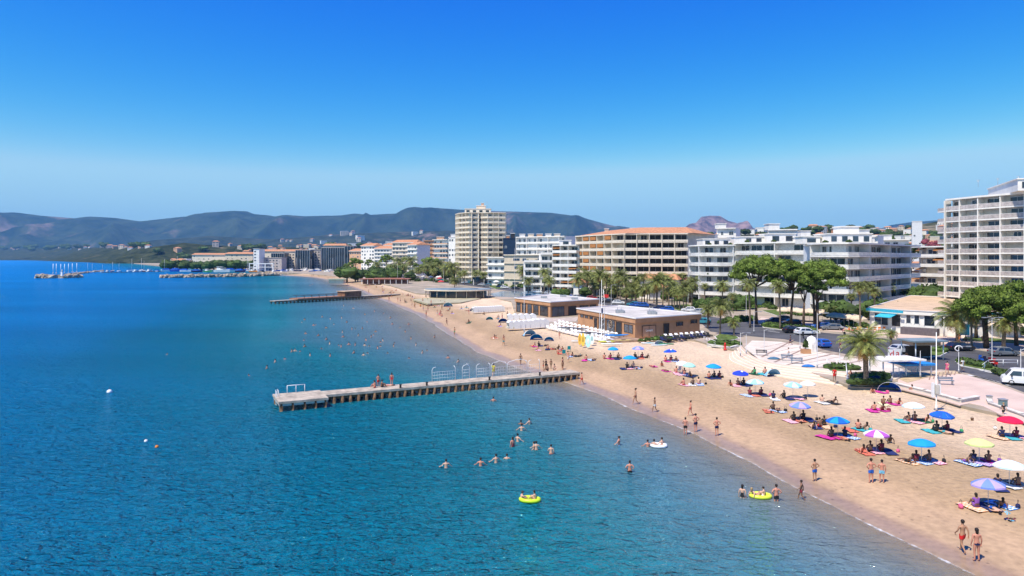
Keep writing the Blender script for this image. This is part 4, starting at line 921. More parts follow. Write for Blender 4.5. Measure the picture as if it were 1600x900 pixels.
# more blocks towards the marina
F1 = block('white_block', 'white block with salmon-fronted balconies left of the cream tower', [on2(678, 575), on2(701, 560)], 1.5, 32, 8, 16, bay=4, over=1.6, win=(2.6, 1.7), rail=orange_wall, wall=white, seed=14, railh=.9, fins=False)[0]
F2 = block('white_block', 'white block with punched square windows touching the cream tower', [on2(701, 556), on2(718, 548)], 1.5, 33.5, 8, 16, balc=False, bay=3.4, over=.2, win=(1.7, 1.7), seed=15, fins=False)[0]
pent(F2, (4, 5, 32.4), (5, 5, 2.4)); pent(F1, (5, 5, 31), (6, 5, 2.2), m=orange_wall)
block('brown_block', 'narrow brown block peeping out behind the white balconied block', [on2(662, 640), on2(680, 636)], 1.5, 33, 8, 14, wall=orange_wall, slab=brown_wall, bay=3.5, over=1, win=(2, 1.6), rail=brown_wall, seed=16, fins=False, roof=terracotta)
def tiled(root, P, bk, hh, depth, h=2.2, m=terracotta):
    a, b = Vector(P[0]), Vector(P[-1]); d = (b-a).normalized(); a = a-d*.8-bk*1.2; b = b+d*.8-bk*1.2; c = b+bk*(depth+2); e = a+bk*(depth+2); r0 = (a+e)/2+d*2; r1 = (b+c)/2-d*2
    mb = MB(); mb.add([(a.x, a.y, hh), (b.x, b.y, hh), (c.x, c.y, hh), (e.x, e.y, hh), (r0.x, r0.y, hh+h), (r1.x, r1.y, hh+h)], [(0, 1, 5, 4), (1, 2, 5), (2, 3, 4, 5), (3, 0, 4)]); return mb.build('tiled_roof', m, root)
for (x0, x1, D, z1, fl, w, lab) in [(613, 650, 640, 33, 8, cream, 'cream block with a peaked orange roof facing the palm promenade'), (585, 613, 660, 27.5, 7, white, 'white block with an orange roof between two taller cream blocks'), (564, 585, 700, 31, 8, white, 'white block with grey window strips near the marina'), (546, 565, 730, 26, 6, orange_wall, 'low salmon block nearest the dark glass marina buildings'), (598, 615, 705, 31.5, 8, pinkwall, 'pinkish grey block behind the orange-roofed ones'), (637, 652, 600, 30, 7, white, 'white side wing with square windows by the peaked roof')]:
    r_, P, bk, hh = block('seaside_block', lab, [on2(x0, D), on2(x1, D-8)], 1.5, z1-2, fl, 15, wall=w, bay=3.6, over=1.1, win=(1.9, 1.6), rail=w, seed=x0, fins=False, balc=(x0 % 2 == 1), railh=.7)
    tiled(r_, P, bk, hh+.5, 15, 2.6)
# mid-right infill
M1, P, bk, hh = block('terraced_apartment_block', 'block with sand-coloured terraces and orange blinds left of the tallest block', [on2(1436, 236), on2(1448, 228), on2(1482, 222)], 1.5, 20.5, 6, 18, wall=cream, slab=white, bay=4.5, over=2.2, win=(2.6, 1.9), rail=white, awn=.35, seed=21, railh=.7, fins=False)
plants(M1, [(1, -3, 13), (8, -6, 9), (5, -6, 5)], 1.0)
M0 = block('small_house', 'small salmon-walled house between the white block and the stepped terraces', [on2(1420, 240), on2(1437, 238)], 1.5, 12.5, 3, 12, wall=orange_wall, bay=4, win=(1, 1.8), balc=False, fins=False, seed=22, over=.2)[0]
block('pink_block', 'pinkish block wedged between the cream hotel and the white terraces', [on2(1076, 300), on2(1092, 296)], 1.5, 24.5, 7, 16, wall=pinkwall, slab=cream, bay=4, over=1.3, win=(2.2, 1.7), rail=cream, seed=23, fins=False)
g_ = block('teal_glazed_block', 'block with a teal-glazed corner just behind the white terraces', [on2(1092, 330), on2(1112, 325)], 1.5, 28, 8, 16, wall=white, bay=4, over=1, win=(3, 2), glassm=glassb, rail=glassb, seed=24, fins=False)[0]
Vl, P, bk, hh = block('white_villa', 'small white villa with orange roofs and arches below the cream hotel', [on2(999, 262), on2(1058, 256)], 1.5, 8.5, 2, 9, bay=3.4, win=(1.4, 1.8), balc=False, fins=False, seed=25, over=.2)
tiled(Vl, P, bk, hh+.35, 9, 2.0)
mb = MB(); mb.box((6, -3.2, 2.2), (7, 5, 4.4)); mb.build('porch', white, Vl)
o_ = tiled(Vl, [(2.4, -6), (9.6, -6)], Vector((0, 1)), 4.4, 5, 1.4)
Vk, P, bk, hh = block('white_villa', 'tiny white pavilion house with a pointed orange roof among the hotel palms', [on2(896, 268), on2(910, 266)], 1.5, 7, 2, 4, bay=3, win=(1, 1.4), balc=False, fins=False, seed=26, over=.2)
tiled(Vk, P, bk, hh+.35, 4, 2.2)
block('white_slab_tower', 'lone grey-white slab tower on the hill of houses', [on2(1425, 640), on2(1441, 636)], 14, 51, 10, 12, wall=mat('grey_white', (.62, .64, .66)), bay=4, balc=False, fins=False, over=.2, win=(1.4, 1.3), winp=.5, seed=27)
# white roofs between the blocks and the hill
for i, (x0, x1, D, z1, lab) in enumerate([(1120, 1150, 330, 31, 'white flat block with a bright end wall behind the rounded terraces'), (1200, 1246, 262, 27.5, 'white rooftop block with blank walls above the pine crowns'), (1250, 1285, 280, 25.5, 'white block with roof sheds beside the blank-walled one'), (1306, 1340, 290, 27, 'white block with a red canopy on its roof'), (1342, 1372, 270, 25.5, 'white block with a square lift tower behind the deep balconies'), (1380, 1420, 330, 25.5, 'pale block with a low roofline right of the lift tower')]):
    r_, P, bk, hh = block('white_block', lab, [on2(x0, D), on2(x1, D-4)], 1.5, z1, 7, 14, bay=4, over=1, win=(2, 1.6), rail=white, seed=30+i, fins=False, balc=i % 2 == 0)
    pent(r_, (3, 4, hh+.35), (4, 5, 2.2), m=[white, terracotta][i == 3]); 

# blue-trimmed restaurant
rp_, Qr, cr = pavilion([(77.0, 147), (80.2, 139.5), (84.4, 135.4), (99, 133), (121, 182), (113, 193.6)], 1.5, 6.3, 'white restaurant with a broad tan roof and turquoise trim beside the junction', [
    (1, .05, .20, 3.1, 1.6, 'window', glass), (1, .30, .46, 3.1, 1.7, 'window', glass), (1, .6, .92, 3.0, 2.0, 'window', glass), (2, .04, .30, 3.0, 2.0, 'window', glass), (2, .36, .62, 3.0, 2.0, 'window', glass), (0, .15, .55, 2.6, 2.4, 'window', glass), (0, .65, .9, 2.6, 2.4, 'door', dark_m)], white, tan_roof, name='seafront_restaurant', lip=.45, fascia=.8, cat='restaurant', par_h=.1)
turq = mat('turquoise_trim', (.04, .40, .55), var=.1)
for (a, b, h, m_, zc, tk) in [(0, 1, .55, turq, 4.5, .12), (2, 3, .45, turq, 4.5, .12)]:
    A_, B_ = Qr[a]*(1+1.1/Qr[a].length), Qr[b]*(1+1.1/Qr[b].length); d = B_-A_; c_ = (A_+B_)/2; mb = MB(); mb.box((c_.x, c_.y, zc), (d.length, tk, h), math.atan2(d.y, d.x)); mb.build('trim', m_, rp_)
A_, B_ = Qr[0], Qr[1]; d = (B_-A_).normalized(); n_ = Vector((d.y, -d.x))
mb = MB(); c_ = A_+d*5+n_*1.4; mb.box((c_.x, c_.y, 3.6), (3.6, 2.4, .1), math.atan2(d.y, d.x), tilt=(R(18), 'X')); mb.build('awning', turq, rp_)
A_, B_ = Qr[1], Qr[2]; d = (B_-A_); L = d.length; d = d/L; n_ = Vector((d.y, -d.x))
mb = MB(); c_ = A_+d*L/2+n_*.8; mb.box((c_.x, c_.y, .75), (L*1.1, 2.2, 1.5), math.atan2(d.y, d.x)); mb.build('basement_wall', mat('slate_plinth', (.13, .11, .12)), rp_)
c_ = A_+d*L*.98+n_*1.6
for q in (0, 5, 10): mb = MB(); e = A_+d*L+Vector((q, -2-q*.1)); mb.tube([(e.x, e.y, 0), (e.x, e.y, 4.0)], .18, 8); mb.build('column', white, rp_)

# ------------------------------------------------------------------ marina: dark glass buildings
for (x0, x1, D, z1, lab, m_) in [(362, 379, 830, 0, '', None), (396, 405, 800, 31, 'slim white tower at the end of the marina buildings', white), (409, 440, 815, 20.5, 'low grey marina hall with a wide glazed front', pinkwall), (424, 444, 850, 26, 'dark glass marina block stepping down to the harbour', None), (446, 461, 870, 28, 'pale stone marina block between two glass ones', cream), (462, 484, 850, 30, 'dark glass marina block with vertical fins', None), (486, 501, 870, 31, 'tall grey marina block behind the boat masts', pinkwall), (503, 538, 850, 33, 'largest dark glass marina building with many vertical fins', None), (539, 552, 845, 35, 'darkest blue marina building, the tallest of the row', None), (554, 573, 850, 31, 'glass marina building with a pale flat roof', None), (573, 588, 850, 30, 'last grey glass marina building before the white blocks', None)]:
    if not z1: continue
    z1 -= 3.5
    a = on2(x0, D); b = on2(x1, D); root = empty('marina_building', ((a[0]+b[0])/2, D, 1.5), 0, lab, 'marina building'); w = b[0]-a[0]; h = z1-1.5
    gm = glassb if m_ is None else m_
    mb = MB(); mb.box((0, 9, h/2), (w, 18, h)); mb.build('wall', mat('marina_glass', (.035, .06, .09), rough=.25, var=.4, scale=.08) if m_ is None else m_, root)
    mb = MB(); mb.box((0, 9, h+.3), (w+1, 19, .6)); mb.build('roof', pinkwall, root)
    if m_ is None:
        n = int(w/2.6)
        fm_ = MB(); fm_.box((0, -.4, h/2), (.35, .9, h)); fme = fm_.mesh('fin', steel_m)
        for i in range(n+1): o_ = link_mesh('fin', fme, root); o_.location = (-w/2+w*i/n, 0, 0)
    else:
        wm_ = win_mesh(2, 1.6, glass)
        for k in range(int(h/3.5)):
            for j in range(max(1, int(w/4))): o_ = link_mesh('window', wm_, root); o_.location = (-w/2+2+j*4, 0, 2+k*3.5)
for (x0, x1, D, z0, z1, lab) in [(300, 352, 1050, 15, 24, 'long low building with an orange roof above the harbour trees'), (352, 395, 1000, 16, 25, 'second long orange-roofed building, nearer the white tower'), (408, 470, 950, 16, 28.5, 'stone and orange roofed building above the marina hall'), (505, 540, 900, 20, 35.5, 'orange rooftop showing over the dark glass buildings'), (0, 0, 0, 0, 0, '')]:
    if not D: continue
    r_, P, bk, hh = block('orange_roofed_building', lab, [on2(x0, D), on2(x1, D)], 1.5, z1-2.5, 5, 16, wall=cream, bay=7, balc=False, fins=False, over=.2, win=(2, 1.5), winp=.6, seed=x0, maxwin=40)
    tiled(r_, P, bk, hh+.4, 16, 2.6)
# white footbridge-like frame by the marina hall
mb = MB(); c = on2(402, 780)
for x in (-9, 0, 9, 18): mb.box((x, 0, 4.5), (.8, .8, 9))
mb.box((4.5, 0, 9), (28, .9, .9)); mb.box((4.5, 0, 5), (28, .6, .6)); tag(mb.build('white_frame_structure', white_metal, loc=(c[0], c[1], 1.5)), 'open white metal frame standing before the marina hall', 'frame')

# ------------------------------------------------------------------ houses dotted over the hill and plain
house_mats = [white, cream, orange_wall, beige, pinkwall, mat('pale_pink', (.66, .50, .42))]
def hill_z(px, D, prof, D0, depth, rough, seed):
    hh = 0; s_ = (D-D0)/depth; X = (px-800)/F*D0
    return None
HM = []
for k, (w, d, h, rh) in enumerate([(13, 10, 6, 2.2), (17, 11, 8, 2.6), (11, 11, 9.5, 1.8), (22, 12, 11, .4)]):
    for j in (0, 1, 2):
        mb = MB(); mb.box((0, 0, h/2-3), (w, d, h+6)); wmesh = mb
        n = max(2, int(w/4))
        for lv in range(int(h/3)):
            for i in range(n): mb.box((-w/2+w*(i+.5)/n, -d/2-.05, 1.6+lv*3), (1.5, .2, 1.5), mi=1)
        wall_me = mb.mesh('wall', [house_mats[(k*2+j*3) % 6], glass])
        mb = MB()
        if rh < 1: mb.box((0, 0, h+.3), (w+.6, d+.6, .6))
        else:
            a, b = w/2+.6, d/2+.6; mb.add([(-a, -b, h), (a, -b, h), (a, b, h), (-a, b, h), (-a+b*.6, 0, h+rh), (a-b*.6, 0, h+rh)], [(0, 1, 5, 4), (1, 2, 5), (2, 3, 4, 5), (3, 0, 4), (3, 2, 1, 0)])
        HM.append((wall_me, mb.mesh('roof', terracotta if rh > 1 else white), ['white', 'cream', 'salmon', 'beige', 'grey-pink', 'pale pink'][(k*2+j*3) % 6]+[' compact', ' long', ' tall', ' wide flat-roofed'][k]))
from mathutils.bvhtree import BVHTree
def bvh(o): me = o.data; return BVHTree.FromPolygons([v.co[:] for v in me.vertices], [list(p.vertices) for p in me.polygons])
TERR = [bvh(bpy.data.objects[n_]) for n_ in ('town_hill', 'wooded_plain_hill', 'foothills', 'mountain_range')]
def ground_at(x, y):
    z = 1.5
    for t in TERR:
        hit = t.ray_cast(Vector((x, y, 3000)), Vector((0, 0, -1)))
        if hit[0] is not None and hit[0].z > z: z = hit[0].z
    return z
def house(px, D, label, group, scale=1.0, sink=0):
    x, y = on2(px, D); z = ground_at(x, y); wme, rme, dsc = random.choice(HM)
    r_ = empty('hillside_house', (x, y, z-sink), random.uniform(-.7, .7), dsc+' '+label, 'house', group); r_.scale = (scale,)*3
    link_mesh('wall', wme, r_); link_mesh('roof', rme, r_)
rnd = random.Random(5)
for i in range(118):
    px = rnd.uniform(1080, 1500); u = rnd.random()**.8
    house(px, 900+u*560, 'house among those packed on the hill behind the white blocks', 'houses on the hill behind the white blocks', rnd.uniform(.8, 1.25))
for i in range(90):
    px_ = rnd.uniform(350, 650); house(px_, interp(PD, px_)*rnd.uniform(.92, 1.0), 'house in the band of town under the mountains', 'houses in the band under the mountains', rnd.uniform(.75, 1.3))
for i in range(34):
    house(rnd.uniform(1395, 1492), rnd.uniform(640, 1100), 'house on the steep slope left of the tallest block', 'houses on the slope left of the tallest block', rnd.uniform(.8, 1.2))
for i in range(64):
    house(rnd.uniform(265, 600), rnd.uniform(1150, 1900), 'house between the wooded hills and the marina', 'houses behind the marina', rnd.uniform(.9, 1.3))
for i in range(26):
    px_ = rnd.uniform(0, 360); house(px_, interp(PD, px_)*rnd.uniform(.90, .99), 'villa scattered in the wooded land across the bay', 'villas in the woods across the bay', rnd.uniform(1.0, 1.8))
for i in range(48):
    px = rnd.gauss(520, 50) if i % 2 else rnd.uniform(380, 900)
    house(px, rnd.uniform(5000, 6200), 'far villa scattered on the foothills of the mountains', 'far villas on the foothills', rnd.uniform(1.6, 3.2))
for i in range(14):
    house(rnd.uniform(880, 1080), rnd.uniform(430, 800), 'town house glimpsed behind the cream hotel', 'town houses behind the cream hotel')
# ------------------------------------------------------------------ palms
def palm_meshes(seed, h, r, nf, trunk_r=.24, droop=1.0):
    rnd = random.Random(seed)
    tk = MB(); pts = []; rs = []; lean = Vector((rnd.uniform(-.05, .05), rnd.uniform(-.05, .05)))
    for i in range(9):
        t = i/8; pts.append((lean.x*h*t*t, lean.y*h*t*t, h*t-.1)); rs.append(trunk_r*(1.35 if i == 0 else 1-.12*math.sin(t*3))*(1+.07*(i % 2)))
    tk.tube(pts, rs, 9); top = Vector(pts[-1])
    cr = MB(); dry = MB()
    def frond(mb, az, el0, L, sag, wd, n=9, lf=.5):
        d = Vector((math.cos(az), math.sin(az), 0)); side = Vector((-d.y, d.x, 0)); p = top.copy(); el = el0; prev = None; seg = L/n
        for i in range(n+1):
            t = i/n; dirv = d*math.cos(el)+Vector((0, 0, 1))*math.sin(el); nx = p+dirv*seg
            up = dirv.cross(side)*-1
            if i < n:
                w = wd*math.sin(math.pi*min(1, .12+t*.88))**.6
                for s in (-1, 1):
                    for q in (0, .5):
                        a = p+dirv*seg*q; tipp = a+side*s*w+dirv*w*.75-Vector((0, 0, 1))*w*(.25+.35*droop)+Vector((0, 0, rnd.uniform(-.06, .06)))
                        mb.add([a, a+dirv*seg*.34, tipp], [(0, 1, 2)])
                b = .035*(1-t*.7); mb.add([p-side*b, p+side*b, nx+side*b*.8, nx-side*b*.8], [(0, 1, 2, 3)])
            p = nx; el -= sag/n*(1+t)
    for i in range(nf):
        az = i*2.39996+rnd.uniform(-.15, .15); u = i/nf
        frond(cr, az, R(80-95*u+rnd.uniform(-8, 8)), r*rnd.uniform(.88, 1.12), R(75)*droop*(.8+.4*rnd.random()), r*.27)
    for i in range(int(nf*.35)):
        frond(dry, i*2.39996, R(-15-rnd.uniform(0, 35)), r*rnd.uniform(.55, .8), R(55), r*.2, n=6)
    # boot under the crown
    dry.blob((top.x, top.y, top.z-.15), trunk_r*1.7, n=8, m=5, squash=(1, 1, 1.5), jit=.1, seed=seed)
    return tk.mesh('trunk', palm_bark), cr.mesh('crown', palm_leaf), dry.mesh('dry_skirt', palm_dry)
PALMS = {}
def palm(base, h, r, label, variant=0, fat=False, dryk=True, group='palms along the seafront'):
    key = (round(h), variant, round(r*2), fat)
    if key not in PALMS:
        PALMS[key] = palm_meshes(len(PALMS)+3, h, r, 44 if fat else 34, trunk_r=.32 if fat else .19, droop=.72 if fat else .95)
    t, c, d = PALMS[key]
    root = empty('palm_tree', base, random.uniform(0, 6), label, 'palm tree', group)
    link_mesh('trunk', t, root); link_mesh('crown', c, root); link_mesh('dry_skirt', d, root)
    return root
# the big single palm in its planter: base (1352,600)
pb = at(1353, 599, PLANTER_Z); palm(pb, 4.9, 3.2, 'big solitary palm with yellow-green fronds in the stone planter by the plaza', 9, fat=True, group=None)
PL = [  # base px, base py, crown centre py, crown radius px, label
 (1125, 523, 478, 17, 'yellowish palm leaning over the lawn beside the brown pavilion', 0),
 (1106, 513, 483, 12, 'small palm behind the yellowish one beside the brown pavilion', 0),
 (1147, 526, 504, 9, 'short young palm in the bed by the bend of the road', 0),
 (1172, 512, 444, 13, 'palm with golden skirt directly in front of the first umbrella pine trunk', 0),
 (1219, 515, 447, 12, 'palm with golden skirt between the two umbrella pine crowns', 0),
 (1129, 480, 446, 11, 'tall palm in front of the rounded white terraces', 0),
 (1101, 478, 446, 6, 'slender small palm by the rounded white terraces', 0),
 (1082, 478, 450, 9, 'palm at the left corner of the rounded white terraces', 0),
 (1344, 517, 449, 12, 'tallest palm before the deep-balconied white block', 0),
 (1357, 497, 447, 11, 'palm just behind the tallest one before the deep-balconied block', 0),
 (1377, 480, 444, 10, 'palm between the two tall ones and the tan-roofed restaurant', 0),
 (1397, 472, 441, 10, 'palm rising behind the corner of the tan-roofed restaurant', 0),
 (1411, 466, 434, 9, 'farthest palm behind the tan-roofed restaurant', 0),
 (1496, 534, 492, 26, 'broad yellow-green palm at the end of the blue-trimmed restaurant', 1),
 (1518, 542, 486, 16, 'dark narrow palm beside the turquoise sign', 0),
 (1568, 548, 500, 22, 'broad-crowned palm in front of the dense right-hand pines', 1),
 (1298, 506, 484, 9, 'low bushy palm at the right end of the long median hedge', 0),
 (1392, 549, 520, 5, 'tiny palm on the traffic island corner', 0),
 (1060, 466, 434, 11, 'palm in front of the right corner of the cream hotel', 0),
 (1058, 483, 455, 10, 'palm before the white villa', 0),
 (1026, 481, 440, 16, 'large full palm behind the roof of the nearer brown pavilion', 1),
 (1007, 476, 433, 8, 'thin tall palm left of the large full one', 0),
 (994, 475, 436, 9, 'leafy palm beside the thin tall one', 0),
 (988, 476, 450, 12, 'low spreading palm above the brown pavilion roof', 0),
 (969, 473, 430, 12, 'tall slim palm before the fins of the cream hotel', 0),
 (951, 468, 440, 9, 'palm half hidden by its taller neighbours behind the longer pavilion', 0),
 (938, 470, 430, 12, 'tall palm above the gap between the pavilions', 1),
 (918, 462, 433, 16, 'fat dark palm with the fullest crown in the row', 1),
 (892, 453, 430, 10, 'palm beside the tiny orange-roofed pavilion house', 0),
 (866, 453, 436, 12, 'low yellow palm with spreading fronds behind the longer pavilion', 0),
 (850, 459, 425, 10, 'palm before the stepped terraces, nearer of two', 0),
 (834, 456, 421, 12, 'palm before the stepped terraces, taller of two', 1),
 (817, 449, 422, 10, 'palm in front of the low beige building', 0),
 (786, 442, 424, 9, 'palm at the foot of the small white building with canopies', 0),
 (803, 447, 436, 6, 'small palm beside the pool', 0),
 (726, 440, 422, 11, 'palm under the cream tower, right of a pair', 0),
 (706, 441, 417, 12, 'orange-tinged palm under the cream tower, left of a pair', 0),
 (710, 449, 438, 8, 'small palm behind the round restaurant roof', 0),
 (686, 437, 413, 10, 'palm right of the far umbrella pine', 0),
 (670, 436, 412, 8, 'palm in the shade of the far umbrella pine', 0),
 (662, 437, 419, 8, 'low palm beneath the far umbrella pine', 0),
 (642, 433, 407, 10, 'tallest palm of the far clump left of the wide pine', 0),
 (624, 432, 408, 9, 'palm at the centre of the far clump behind the red kiosk', 0),
 (612, 434, 419, 9, 'short palm behind the red-roofed kiosk', 0),
 (590, 432, 414, 8, 'leftmost palm of the far clump', 0),
 (633, 434, 417, 7, 'palm squeezed between two taller ones of the far clump', 0),
 (652, 437, 421, 7, 'little palm in front of the far clump', 0),
 (742, 441, 426, 8, 'palm beside the curved canopy of the cream tower', 0),
 (757, 443, 430, 8, 'short palm left of the swimming pool', 0),
 (880, 455, 440, 9, 'short palm among shrubs before the hotel wing', 0),
 (905, 458, 444, 8, 'short palm before the tiny orange-roofed pavilion house', 0),
 (1042, 472, 452, 8, 'short palm right of the large full one', 0),
 (1145, 486, 462, 7, 'small palm on the lawn of the terraced block', 0),
 (1366, 510, 455, 9, 'palm directly behind the tallest one by the restaurant corner', 0),
 (1388, 486, 449, 9, 'palm over the left corner of the tan roof', 0),
 (905, 472, 437, 11, 'palm over the back of the longer pavilion roof', 0),
 (930, 466, 443, 10, 'shorter palm in the thick of the hotel palms', 0),
 (960, 466, 445, 10, 'half-hidden palm before the hotel fins', 0),
 (1050, 480, 446, 11, 'palm left of the white villa porch', 0),
 (1068, 486, 452, 10, 'palm by the parked white cars', 0),
 (1015, 470, 449, 9, 'low palm left of the large full palm', 0),
 (978, 482, 455, 10, 'palm just above the pavilion roof edge', 0),
 (857, 464, 438, 10, 'palm behind the left roof corner of the longer pavilion', 0),
 (826, 458, 436, 9, 'palm at the right end of the pool', 0),
 (775, 445, 430, 8, 'palm over the left end of the pool', 0),
 (697, 439, 420, 9, 'palm between the two under the cream tower', 0),
 (677, 438, 418, 9, 'low palm under the wide far pine', 0),
 (1330, 500, 462, 7, 'thin palm left of the tallest palm by the white block', 0),
]
for (x, y, cy, r, lab, fat) in PL:
    b = at(x, y, 1.5); D = b.y; top = hz(cy, D); h = max(1.5, top-1.5); rr = r*1.4/F*D
    palm(b, h, max(1.2, rr), lab, variant=0, fat=bool(fat))

rp = random.Random(9)
for i in range(20):
    x = 900+i*9.5+rp.uniform(-3, 3); y = 463+(x-900)*.1+rp.uniform(-2, 5); D = at(x, y).y
    palm(at(x, y), rp.choice([5.0, 6.0, 7.0, 8.0, 9.0]), rp.uniform(2.4, 3.2), f'{["first", "second", "third", "fourth", "fifth", "sixth", "seventh", "eighth", "ninth", "tenth", "eleventh", "twelfth", "thirteenth", "fourteenth", "fifteenth", "sixteenth", "seventeenth", "eighteenth", "nineteenth", "twentieth"][i]} palm from the left in the back row before the cream hotel', variant=i % 3, group='back row of palms before the cream hotel')
for i in range(14):
    x = 596+i*12+rp.uniform(-3, 3); y = 434+(x-596)*.07+rp.uniform(-1, 2)
    palm(at(x, y), rp.choice([6.0, 7.0, 9.0]), rp.uniform(3.0, 3.8), f'{["first", "second", "third", "fourth", "fifth", "sixth", "seventh", "eighth", "ninth", "tenth", "eleventh", "twelfth", "thirteenth", "fourteenth"][i]} palm from the left in the front row before the cream tower', variant=i % 3, group='front row of palms before the cream tower')

# ------------------------------------------------------------------ umbrella pines and other trees
def leaf_cloud(mb, c, rad, n, ls, rnd, flat=.55, under=.25):
    for _ in range(n):
        u = rnd.uniform(-under, 1); w = rnd.uniform(0, 6.283); r = math.sqrt(max(0, 1-u*u)); q = rnd.uniform(.84, 1.06)
        p = Vector((c[0]+r*math.cos(w)*rad*q, c[1]+r*math.sin(w)*rad*q, c[2]+u*rad*flat*q))
        nr = Vector((r*math.cos(w), r*math.sin(w), u*1.4+.3)).normalized()
        a = nr.cross(Vector((rnd.gauss(0, 1), rnd.gauss(0, 1), rnd.gauss(0, 1)))).normalized(); b = (nr*.7+a.cross(nr)*rnd.uniform(.4, 1)).normalized()
        l = ls*rnd.uniform(.6, 1.3); mb.add([p-a*l*.5, p+a*l*.5, p+b*l*1.1], [(0, 1, 2)])
def pine(base, top, width, label, seed=0, trunks=1, flat=.38, leaf=pine_leaf, clumps=26, name='umbrella_pine', lower=None, cat='pine tree', dens=230, group=None):
    rnd = random.Random(seed); H_ = top-base.z; root = empty(name, base, 0, label, cat, group)
    R_ = width/2; ch = R_*flat*1.15; cz = H_-ch*1.0 if lower is None else lower
    mb = MB(); brs = []
    for _ in range(trunks):
        lx = rnd.uniform(-.6, .6)*(1 if trunks == 1 else 2.0); fork = H_*.55
        mb.tube([(lx*.6, 0, -.2), (lx*.8, .1, fork*.5), (lx*1.2, .1, fork)], [.36, .27, .22], 8)
        brs.append(Vector((lx*1.2, .1, fork)))
    cl = []
    for i in range(clumps):
        rr = math.sqrt((i+.5)/clumps); w = i*2.39996+rnd.uniform(-.2, .2); x = rr*R_*.86*math.cos(w); y = rr*R_*.86*math.sin(w)
        z = cz+ch*((1-rr**2)*.8-(.35 if i % 3 == 0 else 0))+rnd.uniform(-.12, .12)*ch; cl.append((x, y, z, R_*rnd.uniform(.20, .30)*(1.05-.25*rr)))
    for i, (x, y, z, r) in enumerate(cl):
        if i % 2 == 0:
            f = brs[i % len(brs)]; m = Vector(((f.x+x)/2, (f.y+y)/2, (f.z+z)/2-.15*H_*.2)); mb.tube([f, m, (x, y, z-r*.2)], [.15, .11, .05], 6)
    mb.build('trunk', bark, root)
    fo = MB()
    for i, (x, y, z, r) in enumerate(cl):
        fo.blob((x, y, z), r*.9, n=8, m=5, squash=(1, 1, .72), jit=.12, seed=i+seed)
        leaf_cloud(fo, (x, y, z), r, dens, .3 if r > 1 else .2, rnd, flat=.8, under=.6)
    fo.build('crown', leaf, root); return root
def pxw(w, D): return w/F*D
b = at(1184, 507, 1.5); pine(b, hz(401, b.y), pxw(84, b.y), 'tall umbrella pine whose round crown stands apart before the white terraces', 1, flat=.5, clumps=34)
b = at(1231, 511, 1.5); pine(b, hz(407, b.y), pxw(66, b.y), 'left umbrella pine of the joined pair before the deep-balconied block', 2, trunks=2, flat=.62, clumps=34)
b = at(1276, 512, 1.5); pine(b, hz(408, b.y), pxw(92, b.y), 'right umbrella pine of the joined pair, with the widest crown', 3, trunks=2, flat=.48, clumps=40)
b = at(1313, 492, 1.5); pine(b, hz(426, b.y), pxw(42, b.y), 'small dark pine tucked under the right edge of the wide crown', 4, flat=.8, clumps=18)
b = at(1277, 515, 1.5); pine(b, hz(437, b.y), pxw(32, b.y), 'small olive-green round tree on a forked trunk below the wide pine', 5, flat=.9, clumps=16, leaf=leaf_m, name='round_tree', cat='tree')
b = at(1254, 514, 1.5); pine(b, hz(440, b.y), pxw(24, b.y), 'small round tree left of the forked one below the wide pine', 6, flat=1.0, clumps=12, leaf=leaf_m, name='round_tree', cat='tree')
b = at(1545, 545, 1.5); pine(b, hz(446, b.y), pxw(95, b.y), 'dense umbrella pine with a leaning trunk shading the road', 7, trunks=2, flat=.62, clumps=44, dens=300)
b = at(1590, 541, 1.5); pine(b, hz(440, b.y), pxw(86, b.y), 'dense pine against the tallest block at the frame edge', 8, trunks=1, flat=.66, clumps=40, dens=300)
b = at(1628, 552, 1.5); pine(b, hz(452, b.y), pxw(100, b.y), 'nearest dense pine, cut by the frame edge', 9, trunks=1, flat=.7, clumps=40, dens=300)
b = at(1525, 530, 1.5); pine(b, hz(470, b.y), pxw(40, b.y), 'lower green tree filling the gap under the dense pines', 10, flat=.9, clumps=18, leaf=leaf_m, name='round_tree', cat='tree')
for (x, y, t, w, lab, sd) in [(672, 434, 401, 46, 'wide far umbrella pine before the white balconied block', 11), (604, 431, 397, 26, 'far pine rising above the palm clump', 12), (556, 430, 402, 28, 'far round pine nearest the marina', 13), (577, 430, 405, 16, 'small far pine between two larger ones', 14), (632, 431, 402, 14, 'narrow dark far pine in the palm clump', 15), (650, 434, 411, 14, 'low far pine left of the wide one', 20), (541, 429, 412, 12, 'small far tree at the end of the beach', 21)]:
    b = at(x, y, 1.5); pine(b, hz(t, b.y), pxw(w, b.y), lab, sd, flat=.6, clumps=16, dens=150)
for (x, D, t, w, lab, sd) in [(1422, 300, 380, 34, 'large dark green tree behind the right end of the white block', 16), (1452, 420, 372, 40, 'bare purplish-brown tree crown on the slope left of the tallest block', 17), (1384, 480, 362, 34, 'green tree mass above the white rooftops', 18), (1330, 560, 362, 26, 'green tree on the hill of houses', 19), (1215, 540, 372, 22, 'dark tree between rooftops behind the pines', 22), (1150, 480, 375, 20, 'small tree between distant rooftops', 23)]:
    b = on(x, D, 1.5); zt = hz(t, D); b.z = max(1.5, ground_at(b.x, b.y)); pine(b, zt, pxw(w, D), lab, sd, flat=.9, clumps=18, leaf=flower_m if sd == 17 else leaf_m, name='round_tree', cat='tree', dens=150)
b = at(1086, 478, 1.5); pine(on(1077, 236), hz(432, 236), pxw(24, 236), 'oleander tree with dull pink blossom beside the white villa', 24, flat=1.0, clumps=14, leaf=flower_m, name='round_tree', cat='tree')
